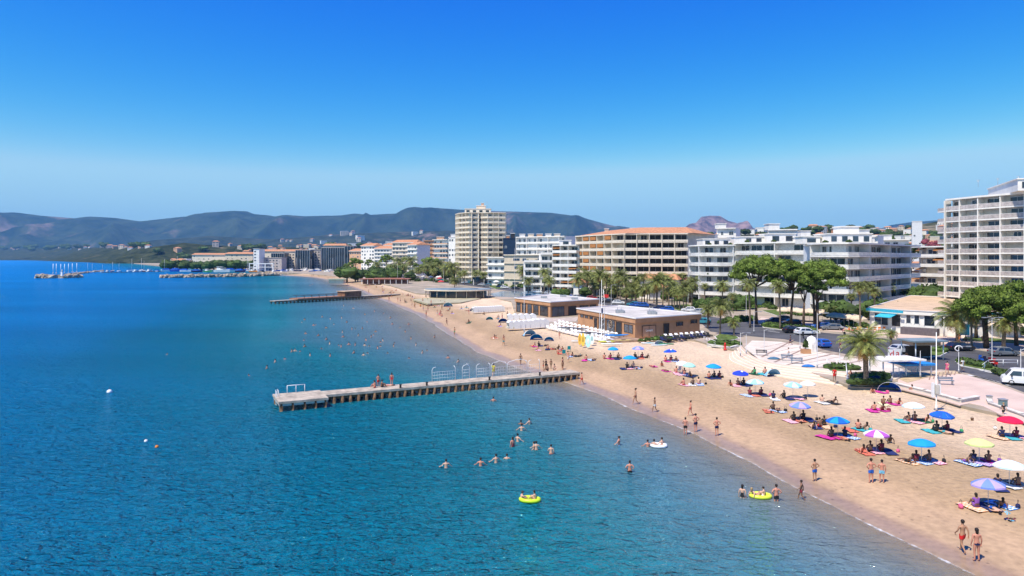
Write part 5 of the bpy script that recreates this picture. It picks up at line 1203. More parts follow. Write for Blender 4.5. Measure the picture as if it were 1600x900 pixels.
# bushes around the buildings
rnd = random.Random(11)
zones = [((1440, 455), (1520, 462), 8, 'behind the tan-roofed restaurant', 2.6), ((1330, 492), (1370, 497), 9, 'left of the blue-trimmed restaurant', 1.6), ((1372, 512), (1400, 515), 6, 'in front of the blue-trimmed restaurant', 1.4), ((1424, 520), (1470, 524), 7, 'by the basement wall of the restaurant', 1.2), ((1320, 508), (1395, 515), 9, 'between the pavement and the white block', 1.5), ((1120, 505), (1180, 500), 7, 'along the road by the terraced block', 1.3), ((1060, 470), (1095, 474), 7, 'below the oleander tree', 1.8), ((900, 455), (1000, 466), 14, 'among the hotel palms', 1.8), ((780, 447), (900, 456), 14, 'along the road by the pool', 1.7), ((600, 436), (760, 445), 16, 'along the far seafront', 2.0), ((1000, 533), (1052, 530), 7, 'against the brown pavilion wall', .8), ((1225, 490), (1275, 494), 7, 'behind the umbrella pine trunks', 1.5), ((1150, 478), (1210, 482), 8, 'at the foot of the white terraces', 1.6), ((1480, 520), (1600, 522), 10, 'under the dense right-hand pines', 2.0)]
ordn = ['first', 'second', 'third', 'fourth', 'fifth', 'sixth', 'seventh', 'eighth', 'ninth', 'tenth', 'eleventh', 'twelfth', 'thirteenth', 'fourteenth', 'fifteenth', 'sixteenth', 'seventeenth', 'eighteenth', 'nineteenth', 'twentieth']
for (a, c, n, where, s) in zones:
    for i in range(n):
        t = (i+rnd.uniform(.1, .9))/n; p = at(a[0]+(c[0]-a[0])*t, a[1]+(c[1]-a[1])*t+rnd.uniform(-1, 1), 1.5)
        shrub(p, s*rnd.uniform(.7, 1.25), f'{ordn[i]} green bush from the left {where}', f'bushes {where}', sz=rnd.uniform(.9, 1.4))

# ------------------------------------------------------------------ lamp posts, signs, street furniture
def lamp(px, py, ty, label, arms=1, name='street_lamp', m=white_metal, z=1.5, extra=None):
    b = at(px, py, z); h = hz(ty, b.y)-z; root = empty(name, b, 0, label, 'street lamp', 'lamp posts of the seafront')
    mb = MB(); mb.tube([(0, 0, 0), (0, 0, .5), (0, 0, .52), (0, 0, h)], [.11, .11, .055, .035], 8); mb.build('pole', m, root)
    for k in range(arms):
        s = 1 if k == 0 else -1
        mb = MB(); mb.tube([(0, 0, h*.96), (s*.5, 0, h*1.0), (s*1.0, -.1, h*1.0)], [.05, .04, .04], 6); mb.box((s*1.25, -.12, h*1.0), (.6, .26, .12)); mb.build('lamp_head', steel_m, root)
    return root, h
for args in [(1463, 641, 519, 'white pole with a boxed panel standing in the sand by the low wall', 0), (1277, 575, 489, 'slim pole at the plaza edge before the wide pine', 1), (1194, 551, 515, 'short lamp post on the plaza with a blue-grey head', 1), (1178, 520, 487, 'lamp post at the bend of the road left of the plaza', 1), (1550, 566, 496, 'tall twin-armed lamp post on the road median', 2), (1393, 534, 512, 'white lamp post before the blue-trimmed restaurant', 1), (1438, 590, 548, 'short white pole behind the ochre paving', 0), (1455, 579, 540, 'second short pole beside the shelter', 0), (1498, 583, 541, 'lamp post with a round head by the zebra crossing', 1), (940, 531, 437, 'tall lattice flag mast before the brown pavilion', 0), (937, 520, 452, 'pole just behind the flag mast', 0), (819, 519, 458, 'lamp post in front of the longer pavilion', 1), (804, 460, 388, 'tall thin pole beside the pool', 0), (693, 441, 417, 'curved lamp post under the cream tower', 1), (621, 440, 410, 'thin pole beside the red-roofed kiosk', 0), (1075, 474, 413, 'tall pole at the corner of the cream hotel', 0), (1166, 500, 455, 'pole behind the road before the terraced block', 0), (1312, 575, 545, 'slim pole left of the palm planter', 0), (1595, 600, 545, 'lamp post just above the white van', 1), (796, 452, 436, 'short twin post near the pool', 2), (746, 440, 419, 'lamp post before the curved canopy', 1), (1250, 545, 518, 'white post behind the plaza', 0), (1157, 556, 520, 'white post on top of the curved steps', 1), (1166, 553, 522, 'second white post near the top of the steps', 0), (955, 478, 445, 'lamp post above the roof of the brown pavilion', 1), (872, 470, 440, 'lamp post behind the longer pavilion', 1)]:
    zz = 1.2 if args[0] == 1463 else 1.6
    lamp(args[0], args[1], args[2], args[3], args[4], z=zz, m=white_metal if args[0] in (940, 1463, 1393) else steel_m)
o = bpy.data.objects
# boxed panel on the beach pole, flags on the mast
for ob in list(COL.objects):
    if ob.get('label') == 'white pole with a boxed panel standing in the sand by the low wall':
        mb = MB(); mb.box((-.35, 0, 2.1), (.16, .3, 1.5)); mb.box((0, 0, 2.2), (.35, .45, 1.0), mi=1); mb.box((.32, 0, 2.2), (.14, .3, 1.0)); mb.build('panel_box', [white_metal, concrete], ob)
    if ob.get('label') == 'tall lattice flag mast before the brown pavilion':
        mb = MB(); mb.tube([(.55, 0, 0), (.55, 0, 7.5), (.3, 0, 9.5)], .05, 6)
        for k in range(9): mb.tube([(0, 0, .6+k), (.55, 0, 1.1+k)], .025, 4)
        mb.build('lattice', white_metal, ob)
        mb = MB(); mb.add([(.35, 0, 8.6), (1.3, -.15, 8.5), (1.25, -.1, 7.9), (.35, 0, 8.0)], [(0, 1, 2, 3)]); mb.build('red_flag', mat('red_cloth', (.6, .03, .03)), ob)
        mb = MB(); mb.box((.1, -.1, 5.5), (.3, .3, .9)); mb.build('signal_box', mat('navy_box', (.03, .05, .12)), ob)
    if ob.get('label') == 'lamp post with a round head by the zebra crossing':
        mb = MB(); mb.tube([(.5*math.cos(t), 0, 3.3+.35*math.sin(t)) for t in [i*math.pi/6 for i in range(10)]], .07, 6); mb.build('round_sign', white_metal, ob)

# bus-stop-like shelter on the island
def shelter(px, py, label, w, d, h, roofm, under=None):
    b = at(px, py, 1.6); root = empty('street_shelter', b, R(8), label, 'shelter')
    for x in (-w/2, w/2):
        for y in (-d/2, d/2): mb = MB(); mb.tube([(x, y, 0), (x, y, h)], .09, 8); mb.build('post', white_metal, root)
    mb = MB(); mb.box((0, 0, h+.1), (w+1, d+1, .22)); mb.build('roof', roofm, root)
    if under: mb = MB(); mb.box((0, .2, h-.35), (w, d*.8, .5)); mb.build('valance', under, root); mb = MB(); mb.box((0, d*.3, 1.0), (w*.85, .5, 1.6)); mb.build('counter', mat('dark_wood', (.09, .05, .03)), root)
    return root
shelter(1441, 560, 'open street shelter with a blue-grey roof and orange underside on the traffic island', 4.6, 3.0, 2.7, mat('blue_grey_roof', (.20, .27, .30)), orange_wall)
shelter(1425, 585, 'low bright blue canopy behind the plaza fence', 3.6, 2.4, 1.4, mat('bright_blue', (.02, .22, .55)))
shelter(1398, 588, 'white fabric canopy beyond the big palm planter', 5.2, 2.6, 2.2, mat('off_white_cloth', (.78, .74, .68)))
for (x, y, t) in [(1393, 561, 'd'), (1402, 560, 'a')]:
    b = at(x, y, 1.55); root = empty('letter_sign', b, 0, f'white panel with a large red letter {t} at the road edge', 'sign')
    mb = MB(); mb.box((0, 0, .75), (1.0, .25, 1.3)); mb.box((0, 0, .05), (1.0, .5, .12)); mb.build('panel', white_metal, root)
    text_on(t, 1.4, (0, -.14, .8), 0, root, mat('red_cloth', (.6, .03, .03)), 'letter')
b = at(1507, 531, 1.6); root = empty('turquoise_sign', b, 0, 'turquoise signboard standing between the palms at the restaurant end', 'sign')
mb = MB(); mb.prism([(-.9, -.1), (.9, -.1), (.9, .1), (-.9, .1)], .9, 2.9); mb.build('board', turq, root)
for x in (-.7, .7): mb = MB(); mb.tube([(x, 0, 0), (x, 0, .9)], .06); mb.build('leg', steel_m, root)
# bins, benches, planter box, kiosk cubes
for (x, y, lab) in [(1567, 641, 'grey-green litter bin at the end of the white beach wall'), (1546, 630, 'small capped stone bollard at the gap in the wall')]:
    b = at(x, y, 1.3); root = empty('litter_bin', b, 0, lab, 'litter bin' if 'bin' in lab else 'bollard')
    mb = MB(); s = 1 if 'litter' in lab else .7; mb.box((0, 0, .55*s), (.6*s, .55*s, 1.1*s)); mb.build('bin_body', mat('bin_green', (.16, .24, .24)) if s == 1 else concrete, root)
    mb = MB(); mb.box((0, 0, 1.14*s), (.7*s, .65*s, .09)); mb.build('lid', steel_m, root)
b = at(1259, 552, 1.64); root = empty('plant_box', b, 0, 'terracotta planter box with a young tree on the plaza', 'planter')
mb = MB(); mb.box((0, 0, .35), (1.3, 1.0, .7)); mb.build('box', brown_wall, root)
mb = MB(); mb.tube([(0, 0, .6), (.05, 0, 1.8)], .04); mb.build('stem', bark, root); mb = shrub_mesh(31, n=150, sx=.5, sy=.5, sz=1.3, ls=.14); q = mb.build('foliage', leaf_m, root); q.location = (0, 0, 1.0)
b = at(1268, 549, 1.64); root = empty('white_plaza_tent', b, 0, 'small white round-topped tent on the plaza behind the planter box', 'tent')
mb = MB(); mb.lathe([(.9, 0), (.9, 1.6), (.6, 2.3), (.001, 2.6)], 14); mb.build('tent_body', white, root)
mb = MB(); mb.add([(-.4, -.92, 0), (.4, -.92, 0), (.3, -.95, 1.5), (-.3, -.95, 1.5)], [(0, 1, 2, 3)]); mb.build('tent_door', mat('off_white_cloth', (.78, .74, .68)), root)
def bench(px, py, z, rz, label, m=wood_m, leg=steel_m, s=1.0):
    b = at(px, py, z); root = empty('bench', b, rz, label, 'bench')
    mb = MB(); [mb.box((0, -.2+.16*k, .45), (1.7, .12, .05)) for k in range(3)]; mb.build('seat', m, root)
    mb = MB(); [mb.box((0, .26, .62+.16*k), (1.7, .05, .11)) for k in range(2)]; mb.build('backrest', m, root)
    for x in (-.7, .7): mb = MB(); mb.box((x, 0, .22), (.08, .5, .44)); mb.box((x, .27, .6), (.08, .06, .5)); mb.build('leg', leg, root)
    root.scale = (s, s, s)
for (x, y, l) in [(1190, 555, 'dark bench with black panels on the plaza rim above the steps'), (1230, 563, 'slate-blue bench on the plaza edge'), (1245, 568, 'pale blue bench beside the slate one on the plaza edge'), (1478, 600, 'bench on the pink promenade')]:
    bench(x, y, 1.64, R(-15), l, m=dark_m if 'dark' in l else mat('slate_blue', (.10, .17, .25)))
for (x, y, c, lab) in [(1209, 561, (.06, .15, .24), 'blue-grey folded sunshade lying flat on the plaza rim'), (1263, 573, (.02, .15, .45), 'bright blue mat rolled out at the plaza corner')]:
    b = at(x, y, 1.64); root = empty('folded_sunshade', b, R(-10), lab, 'sunshade')
    mb = MB(); mb.lathe([(.9, 0), (.95, .08), (.5, .28), (.001, .36)], 12); mb.build('cloth', mat('c'+lab[:8], c), root); root.scale = (1, .6, 1)
# railings on the plaza edge and beside the ramp
def fence(px, z, h, label, m=white_metal, step=1.6, infill=False):
    P = [at(x, y, z) for x, y in px]; o = P[0]; root = empty('metal_railing', o, 0, label, 'railing')
    r = MB()
    for i in range(len(P)-1):
        a, b = P[i]-o, P[i+1]-o
        for zz in (h, h*.55): r.tube([a+Vector((0, 0, zz)), b+Vector((0, 0, zz))], .03, 5)
        if infill:
            for q in range(int((b-a).length/.3)): c_ = a.lerp(b, q*.3/(b-a).length); r.tube([c_, c_+Vector((0, 0, h))], .012, 4)
    r.build('rail', m, root)
    pm_ = MB(); pm_.tube([(0, 0, 0), (0, 0, h)], .04, 6); pme = pm_.mesh('post', m)
    for i in range(len(P)-1):
        n = max(1, int((P[i+1]-P[i]).length/step))
        for k in range(n): q = link_mesh('post', pme, root); q.location = P[i].lerp(P[i+1], k/n)-o
fence([(1292, 572), (1322, 578), (1324, 598)], 1.62, 1.0, 'white railing between the plaza and the palm planter')
fence([(1395, 590), (1424, 584), (1438, 583)], 1.62, 1.1, 'white railing beside the fabric canopy', infill=True)
fence([(1590, 572), (1545, 572), (1535, 580)], 1.62, .9, 'grey curved railing beside the median planting')
fence([(745, 487), (800, 484)], 1.3, .8, 'dark fence across the sand left of the longer pavilion', m=wood_m, infill=True)
fence([(1100, 533), (1118, 541)], 1.4, .9, 'short railing beside the stone-edged flower bed')
fence([(1280, 505), (1330, 508), (1395, 515)], 1.6, .8, 'long low railing of the pavement terrace by the white block', infill=True)
b = at(1133, 547, 1.3); root = empty('fire_hydrant', b, 0, 'small red hydrant-like post in the sand by the steps', 'hydrant'); mb = MB(); mb.lathe([(.001, 0), (.3, 0), (.28, .15), (.16, .2), (.16, .9), (.2, .95), (.1, 1.25), (.001, 1.3)], 10); mb.build('post_body', mat('red_cloth', (.6, .03, .03)), root)
mb = MB(); mb.box((0, 0, .7), (.6, .12, .12)); mb.build('outlet', mat('red_cloth', (.6, .03, .03)), root)
# ------------------------------------------------------------------ people
SKIN = [mat('skin_tan', (.42, .22, .13), rough=.6, var=.05), mat('skin_light', (.60, .36, .25), rough=.6, var=.05), mat('skin_brown', (.24, .125, .075), rough=.6, var=.05), mat('skin_red', (.55, .24, .16), rough=.6, var=.05), mat('skin_dark_shaded', (.12, .065, .045), rough=.6, var=.05)]  # darkest tone also puts parasol shade into the sitters' skin
HAIR = [mat('hair_dark', (.018, .012, .01), rough=.6), mat('hair_brown', (.06, .032, .018), rough=.6), mat('hair_blond', (.35, .23, .11), rough=.6)]
CL = {k: mat('cloth_'+k, c, rough=.85, var=.08, scale=8) for k, c in dict(red=(.60, .02, .02), navy=(.015, .02, .08), blue=(.02, .12, .50), lightblue=(.20, .55, .75), white=(.78, .78, .76), black=(.02, .02, .022), pink=(.70, .12, .25), green=(.05, .30, .12), teal=(.02, .33, .36), orange=(.70, .22, .04), yellow=(.70, .60, .08), purple=(.22, .08, .35), maroon=(.22, .03, .05)).items()}
eye_m = mat('eye_dark', (.01, .01, .01), rough=.3)
def skin_body(J, B):
    """J joint -> (pos, radius x, radius y); B bones; root pelvis. returns vertices, faces, nearest bones"""
    names = list(J); me = bpy.data.meshes.new('t'); me.from_pydata([J[n][0] for n in names], [(names.index(a), names.index(b)) for a, b in B], [])
    ob = bpy.data.objects.new('t', me); COL.objects.link(ob); ob.modifiers.new('s', 'SKIN')
    if not me.skin_vertices:
        bm = bmesh.new(); bm.from_mesh(me); bm.verts.layers.skin.verify(); bm.to_mesh(me); bm.free()
    sv = me.skin_vertices[0].data
    for i, n in enumerate(names): sv[i].radius = (J[n][1], J[n][2]); sv[i].use_root = (n == 'pelvis')
    sb = ob.modifiers.new('u', 'SUBSURF'); sb.levels = 1; sb.render_levels = 1
    dg = bpy.context.evaluated_depsgraph_get(); ev = bpy.data.meshes.new_from_object(ob.evaluated_get(dg)); bpy.data.objects.remove(ob)
    V = [v.co.copy() for v in ev.vertices]; Fc = [tuple(p.vertices) for p in ev.polygons]; N = [v.normal.copy() for v in ev.vertices]
    near = []
    for v in V:
        best = None
        for a, b in B:
            pa, pb = Vector(J[a][0]), Vector(J[b][0]); ab = pb-pa; t = max(0, min(1, (v-pa).dot(ab)/ab.length_squared)); d = (v-pa-ab*t).length
            if best is None or d < best[0]: best = (d, (a, b), t)
        near.append((best[1], best[2]))
    return V, Fc, N, near
def fingers(mb, wrist, tip, side):
    w, t = Vector(wrist), Vector(tip); d = (t-w).normalized(); ax = Vector((1, 0, 0)); ax = (ax-d*ax.dot(d)); ax = ax.normalized() if ax.length > .1 else Vector((0, 1, 0)); y = d.cross(ax)
    for i, L in enumerate((.062, .075, .08, .072)):
        s = t+y*(-.03+.02*i); mb.tube([s-d*.02, s+d*L*.5, s+d*L*.85+ax*side*-.02, s+d*L+ax*side*-.035], [.0095, .009, .008, .006], 5)
    s = w+d*.03+y*.035; mb.tube([s, s+y*.03+d*.03, s+y*.035+d*.06], [.012, .01, .008], 5)
def head_bits(mb, h, fw):
    """face: nose, ears, eyes on the head centre h looking along fw (unit, horizontal-ish)"""
    h = Vector(h); fw = Vector(fw).normalized(); rt = fw.cross(Vector((0, 0, 1))).normalized()
    mb.tube([h+fw*.075+Vector((0, 0, .015)), h+fw*.112-Vector((0, 0, .015)), h+fw*.085-Vector((0, 0, .03))], [.010, .016, .008], 6)
    for s in (-1, 1):
        mb.blob(h+rt*s*.082, .024, n=6, m=4, squash=(.5, 1, 1.3)); mb.blob(h+rt*s*.033+fw*.083+Vector((0, 0, .012)), .011, mi=1, n=6, m=4)
    mb.tube([h+rt*-.025+fw*.088-Vector((0, 0, .052)), h+rt*.025+fw*.088-Vector((0, 0, .052))], .006, 5, mi=1)
def make_pose(J, faces_dir=(0, 1, 0), clothes='shorts', hair='short', hands=True):
    B = [('pelvis', 'belly'), ('belly', 'chest'), ('chest', 'neck'), ('neck', 'head'), ('head', 'crown')]
    for s in 'LR': B += [('chest', 'sh'+s), ('sh'+s, 'el'+s), ('el'+s, 'wr'+s), ('wr'+s, 'ha'+s), ('pelvis', 'hp'+s), ('hp'+s, 'kn'+s), ('kn'+s, 'an'+s), ('an'+s, 'to'+s)]
    R_ = dict(pelvis=(.135, .11), belly=(.125, .095), chest=(.15, .11), neck=(.052, .052), head=(.088, .098), crown=(.07, .075))
    for s in 'LR': R_.update({'sh'+s: (.065, .06), 'el'+s: (.042, .042), 'wr'+s: (.028, .03), 'ha'+s: (.024, .04), 'hp'+s: (.095, .095), 'kn'+s: (.058, .058), 'an'+s: (.037, .037), 'to'+s: (.04, .026)})
    JJ = {k: (J[k], *R_[k]) for k in J}
    V, Fc, N, near = skin_body(JJ, B)
    mb = MB(); mb.add(V, Fc, 0, True); head_bits(mb, J['head'], faces_dir)
    if hands:
        for s in 'LR': fingers(mb, J['wr'+s], J['ha'+s], 1 if s == 'R' else -1)
    body = mb.mesh('body', [SKIN[0], eye_m])
    def cloth(test, off=.014):
        sel = [test(n, t) for n, t in near]; fs = [f for f in Fc if all(sel[i] for i in f)]; used = sorted({i for f in fs for i in f}); mp = {i: k for k, i in enumerate(used)}
        m2 = MB(); m2.add([V[i]+N[i]*off for i in used], [tuple(mp[i] for i in f) for f in fs], 0, True); return m2
    def lower(tmax): return lambda n, t: (n == ('pelvis', 'belly') and t < .45) or n[0] == 'pelvis' and n[1][:2] == 'hp' or (n[0][:2] == 'hp' and t < tmax)
    parts = []
    if clothes == 'shorts': parts.append(('swim_shorts', cloth(lower(.55), .022).mesh('swim_shorts', CL['red'])))
    elif clothes == 'bikini':
        parts.append(('bikini_bottom', cloth(lower(.08)).mesh('bikini_bottom', CL['red'])))
        parts.append(('bikini_top', cloth(lambda n, t: (n == ('belly', 'chest') and t > .55) or (n == ('chest', 'neck') and t < .12)).mesh('bikini_top', CL['red'])))
    elif clothes == 'swimsuit': parts.append(('swimsuit', cloth(lambda n, t: lower(.08)(n, t) or n in (('pelvis', 'belly'), ('belly', 'chest')) or (n == ('chest', 'neck') and t < .3)).mesh('swimsuit', CL['red'])))
    elif clothes == 'dressed':
        parts.append(('shorts', cloth(lower(.6), .022).mesh('shorts', CL['navy'])))
        parts.append(('shirt', cloth(lambda n, t: n in (('pelvis', 'belly'), ('belly', 'chest')) or (n == ('chest', 'neck') and t < .6) or n[1][:2] == 'sh' or (n[0][:2] == 'sh' and t < .5), .018).mesh('shirt', CL['navy'])))
    h = Vector(J['head']); c = Vector(J['crown']); up = (c-h).normalized(); fw = Vector(faces_dir).normalized()
    hm_ = MB(); q = h+up*.05-fw*.018; hm_.blob(q, .112, n=10, m=6, squash=(.88, 1.0, .95))
    if hair == 'long':
        hm_.blob(q-fw*.055-up*.09, .09, n=8, m=5, squash=(.95, .7, 1.5)); hm_.blob(q-fw*.06-up*.2, .07, n=8, m=5, squash=(1.0, .6, 1.5))
    if hair == 'bun': hm_.blob(q-fw*.09+up*.07, .045, n=8, m=5)
    parts.append(('hair', hm_.mesh('hair', HAIR[0])))
    return body, parts
def mirror(d):
    out = dict(d)
    for k, v in d.items():
        if k.endswith('R'): out[k[:-1]+'L'] = (-v[0], v[1], v[2])
    return out
STAND = mirror(dict(pelvis=(0, 0, .94), belly=(0, 0, 1.08), chest=(0, -.01, 1.30), neck=(0, 0, 1.50), head=(0, .015, 1.61), crown=(0, .0, 1.70), shR=(.175, -.01, 1.40), elR=(.235, -.03, 1.13), wrR=(.25, .04, .90), haR=(.245, .06, .83), hpR=(.09, 0, .88), knR=(.10, .02, .49), anR=(.105, -.02, .08), toR=(.125, .12, .03)))
A_ = dict(STAND); A_.update(elL=(-.27, .06, 1.15), wrL=(-.16, .22, 1.08), haL=(-.09, .26, 1.08), knL=(-.11, .06, .5), anL=(-.12, .0, .08), toL=(-.16, .12, .03))
WALK = dict(STAND); WALK.update(hpR=(.09, .02, .88), knR=(.09, .18, .52), anR=(.09, .25, .10), toR=(.10, .38, .06), hpL=(-.09, -.02, .88), knL=(-.09, -.04, .48), anL=(-.09, -.32, .14), toL=(-.09, -.22, .04), elR=(.24, -.12, 1.15), wrR=(.23, -.14, .92), haR=(.23, -.13, .85), elL=(-.24, .06, 1.14), wrL=(-.22, .24, .98), haL=(-.21, .28, .93))
AKIM = dict(STAND); AKIM.update(elR=(.34, -.08, 1.20), wrR=(.19, .05, 1.05), haR=(.14, .09, 1.02), elL=(-.34, -.08, 1.20), wrL=(-.19, .05, 1.05), haL=(-.14, .09, 1.02))
WADE = dict(STAND); WADE.update(elR=(.34, .05, 1.20), wrR=(.45, .18, 1.10), haR=(.5, .22, 1.07), elL=(-.34, .05, 1.20), wrL=(-.46, .16, 1.12), haL=(-.52, .2, 1.10))
SIT = mirror(dict(pelvis=(0, 0, .13), belly=(0, -.02, .27), chest=(0, .02, .50), neck=(0, .06, .69), head=(0, .10, .80), crown=(0, .09, .89), shR=(.17, .03, .60), elR=(.25, .20, .42), wrR=(.17, .40, .40), haR=(.12, .46, .39), hpR=(.10, .04, .11), knR=(.14, .38, .40), anR=(.12, .62, .06), toR=(.13, .74, .03)))
RECL = mirror(dict(pelvis=(0, 0, .12), belly=(0, -.10, .22), chest=(0, -.26, .38), neck=(0, -.36, .54), head=(0, -.38, .65), crown=(0, -.40, .74), shR=(.17, -.30, .46), elR=(.26, -.42, .24), wrR=(.24, -.44, .05), haR=(.25, -.38, .03), hpR=(.10, .05, .11), knR=(.12, .42, .18), anR=(.12, .80, .06), toR=(.14, .90, .10)))
LIE = mirror(dict(pelvis=(0, 0, .11), belly=(0, -.16, .115), chest=(0, -.38, .12), neck=(0, -.58, .12), head=(0, -.70, .12), crown=(0, -.79, .13), shR=(.17, -.48, .11), elR=(.30, -.32, .07), wrR=(.30, -.08, .05), haR=(.29, 0, .04), hpR=(.09, .05, .10), knR=(.12, .46, .09), anR=(.12, .86, .06), toR=(.15, .93, .12)))
SWIM = mirror(dict(pelvis=(0, -.35, -.22), belly=(0, -.22, -.18), chest=(0, -.02, -.08), neck=(0, .12, .04), head=(0, .17, .13), crown=(0, .15, .22), shR=(.18, .06, -.02), elR=(.36, .24, -.06), wrR=(.22, .42, -.04), haR=(.15, .46, -.05), hpR=(.09, -.45, -.25), knR=(.16, -.8, -.35), anR=(.14, -1.2, -.4), toR=(.14, -1.3, -.42)))
POSE = {
 'stand_m': make_pose(A_, clothes='shorts'), 'stand_w': make_pose(STAND, clothes='bikini', hair='long'), 'walk_m': make_pose(WALK, clothes='shorts'), 'walk_w': make_pose(WALK, clothes='bikini', hair='bun'),
 'hips_m': make_pose(AKIM, clothes='shorts'), 'stand_s': make_pose(STAND, clothes='swimsuit', hair='long'), 'dressed': make_pose(WALK, clothes='dressed'), 'wade_m': make_pose(WADE, clothes='shorts'), 'wade_w': make_pose(WADE, clothes='bikini', hair='bun'),
 'sit_m': make_pose(SIT, clothes='shorts'), 'sit_w': make_pose(SIT, clothes='bikini', hair='long'), 'sit_d': make_pose(SIT, clothes='dressed', hair='long'), 'recl_m': make_pose(RECL, clothes='shorts'), 'recl_w': make_pose(RECL, clothes='bikini', hair='long'),
 'lie_w': make_pose(LIE, (0, 0, 1), clothes='bikini', hair='short'), 'lie_m': make_pose(LIE, (0, 0, 1), clothes='shorts'), 'swim': make_pose(SWIM, clothes='swimsuit', hair='short')}
def person(pose, loc, rz, label, group=None, skin=0, cloth='red', hair=0, s=1.0, cloth2=None):
    body, parts = POSE[pose]; root = empty('person', loc, rz, label, 'person', group); root.scale = (s, s, s)
    def put(name, me, m):
        o = link_mesh(name, me, root); o.material_slots[0].link = 'OBJECT'; o.material_slots[0].material = m
    put('body', body, SKIN[skin])
    for i, (n, me) in enumerate(parts): put(n, me, HAIR[hair] if n == 'hair' else CL[cloth2 if (cloth2 and n in ('bikini_top', 'shirt')) else cloth])
    return root
SHW = {0: 'tanned', 1: 'fair-skinned', 2: 'brown-skinned', 3: 'sun-reddened', 4: 'dark-skinned'}  # the darkest also covers skin darkened for parasol shade

# ------------------------------------------------------------------ parasols, towels, beach bags
def parasol_mesh(r=1.12, rise=.36, n=8, colors=2):
    mb = MB(); seg = 5; sub = 3
    for g in range(n):
        mi = g % 2
        for a in range(sub):
            for k in range(seg):
                q = []
                for (aa, kk) in ((a, k), (a+1, k), (a+1, k+1), (a, k+1)):
                    w = 2*math.pi*(g+aa/sub)/n; t = kk/seg; sag = 1-.10*math.sin(math.pi*aa/sub)*t; rad = r*t*(1-.045*math.sin(math.pi*aa/sub)*t)
                    q.append((rad*math.cos(w), rad*math.sin(w), rise*(1-t**1.7)*sag+(.0 if t < 1 else -.02)))
                mb.add(q if k else [q[0], q[2], q[3]], [(0, 1, 2, 3)] if k else [(0, 1, 2)], mi, True)
            w0 = 2*math.pi*(g+a/sub)/n; w1 = 2*math.pi*(g+(a+1)/sub)/n; f = lambda ww, aa: (r*(1-.045*math.sin(math.pi*aa/sub))*math.cos(ww), r*(1-.045*math.sin(math.pi*aa/sub))*math.sin(ww))
            p0, p1 = f(w0, a), f(w1, a+1); mb.add([(p0[0], p0[1], -.02), (p0[0]*1.005, p0[1]*1.005, -.13), (p1[0]*1.005, p1[1]*1.005, -.13), (p1[0], p1[1], -.02)], [(0, 1, 2, 3)], mi)
    return mb
CANOPY = parasol_mesh().mesh('canopy', [white, white])
mb = MB(); mb.tube([(0, 0, -1.95), (0, 0, .36), (0, 0, .46)], [.022, .02, .012], 7); POLE = mb.mesh('pole', white_metal)
mb = MB(); mb.tube([(0, 0, .27), (.55, 0, .23), (1.08, 0, -.03)], .008, 4); mb.tube([(0, 0, -.15), (.55, 0, .22)], .007, 4); RIB = mb.mesh('rib', steel_m)
def cloth_col(name, c): 
    m = mat('canopy_'+name, c, rough=.8, var=.04, scale=3)
    p = m.node_tree.nodes['Principled BSDF']; p.inputs['Subsurface Weight'].default_value = 0.0
    return m
PC = dict(azure=(.01, .28, .66), cyanw=(.30, .66, .82), royal=(.015, .05, .62), peri=(.16, .25, .68), pale=(.28, .55, .78), white=(.80, .82, .83), purple=(.42, .10, .48), cream=(.75, .70, .60), lilac=(.42, .33, .72), blue=(.01, .12, .60), deep=(.01, .09, .40), red=(.65, .01, .06), lime=(.58, .66, .25), grey=(.30, .32, .40), mint=(.35, .68, .58), skyw=(.55, .75, .85), teal=(.02, .42, .5))
def parasol(px, py, gy, c1, c2, label, tilt=0.0, taz=0.0, s=1.0, ribs=True):
    """canopy centre seen at (px,py); its pole foot stands near ground row gy"""
    g = onsand(px, gy); D = g.y; hc = hz(py, D)-g.z
    root = empty('parasol', (g.x, g.y, g.z), 0, label, 'parasol', 'parasols on the beach')
    hd = max(1.5, min(2.2, hc-.12)); M_ = Matrix.Rotation(taz, 4, 'Z') @ Matrix.Rotation(tilt, 4, 'X')
    for nm, me in (('pole', POLE), ('canopy', CANOPY)):
        o = link_mesh(nm, me, root); o.location = (0, 0, hd)
        if nm == 'canopy':
            o.rotation_euler = (tilt, 0, random.uniform(0, .8)) if not taz else M_.to_euler(); o.scale = (s, s, 1)
            for i, c in enumerate((c1, c2)): o.material_slots[i].link = 'OBJECT'; o.material_slots[i].material = cloth_col(c, PC[c])
        else: o.scale = (1, 1, hd/1.95)
    if ribs:
        for k in range(8): o = link_mesh('rib', RIB, root); o.location = (0, 0, hd-.01); o.rotation_euler = (0, 0, k*math.pi/4); o.scale = (s, 1, 1)
    if c1 == 'royal':
        mb = MB(); mb.add([(-.18, -.55, .33), (.0, -.75, .26), (.18, -.55, .33), (.0, -.30, .40)], [(0, 1, 2, 3)]); mb.build('white_motif', white, root).location = (0, 0, hd)
    return g
def stripes(name, c1, c2, n):
    key = 'towel_'+name
    if key in MATS: return MATS[key]
    m = bpy.data.materials.new(key); m.use_nodes = True; t = m.node_tree; p = t.nodes['Principled BSDF']; p.inputs['Roughness'].default_value = .95
    tc = node(t, 'ShaderNodeTexCoord'); w = node(t, 'ShaderNodeTexWave', Scale=n*.5); w.bands_direction = 'Y'; t.links.new(tc.outputs['Object'], w.inputs['Vector'])
    r = node(t, 'ShaderNodeValToRGB'); r.color_ramp.interpolation = 'CONSTANT'; r.color_ramp.elements[0].color = (*c1, 1); r.color_ramp.elements[1].color = (*c2, 1); r.color_ramp.elements[1].position = .5
    t.links.new(w.outputs['Fac'], r.inputs['Fac']); t.links.new(r.outputs[0], p.inputs['Base Color']); MATS[key] = m; return m
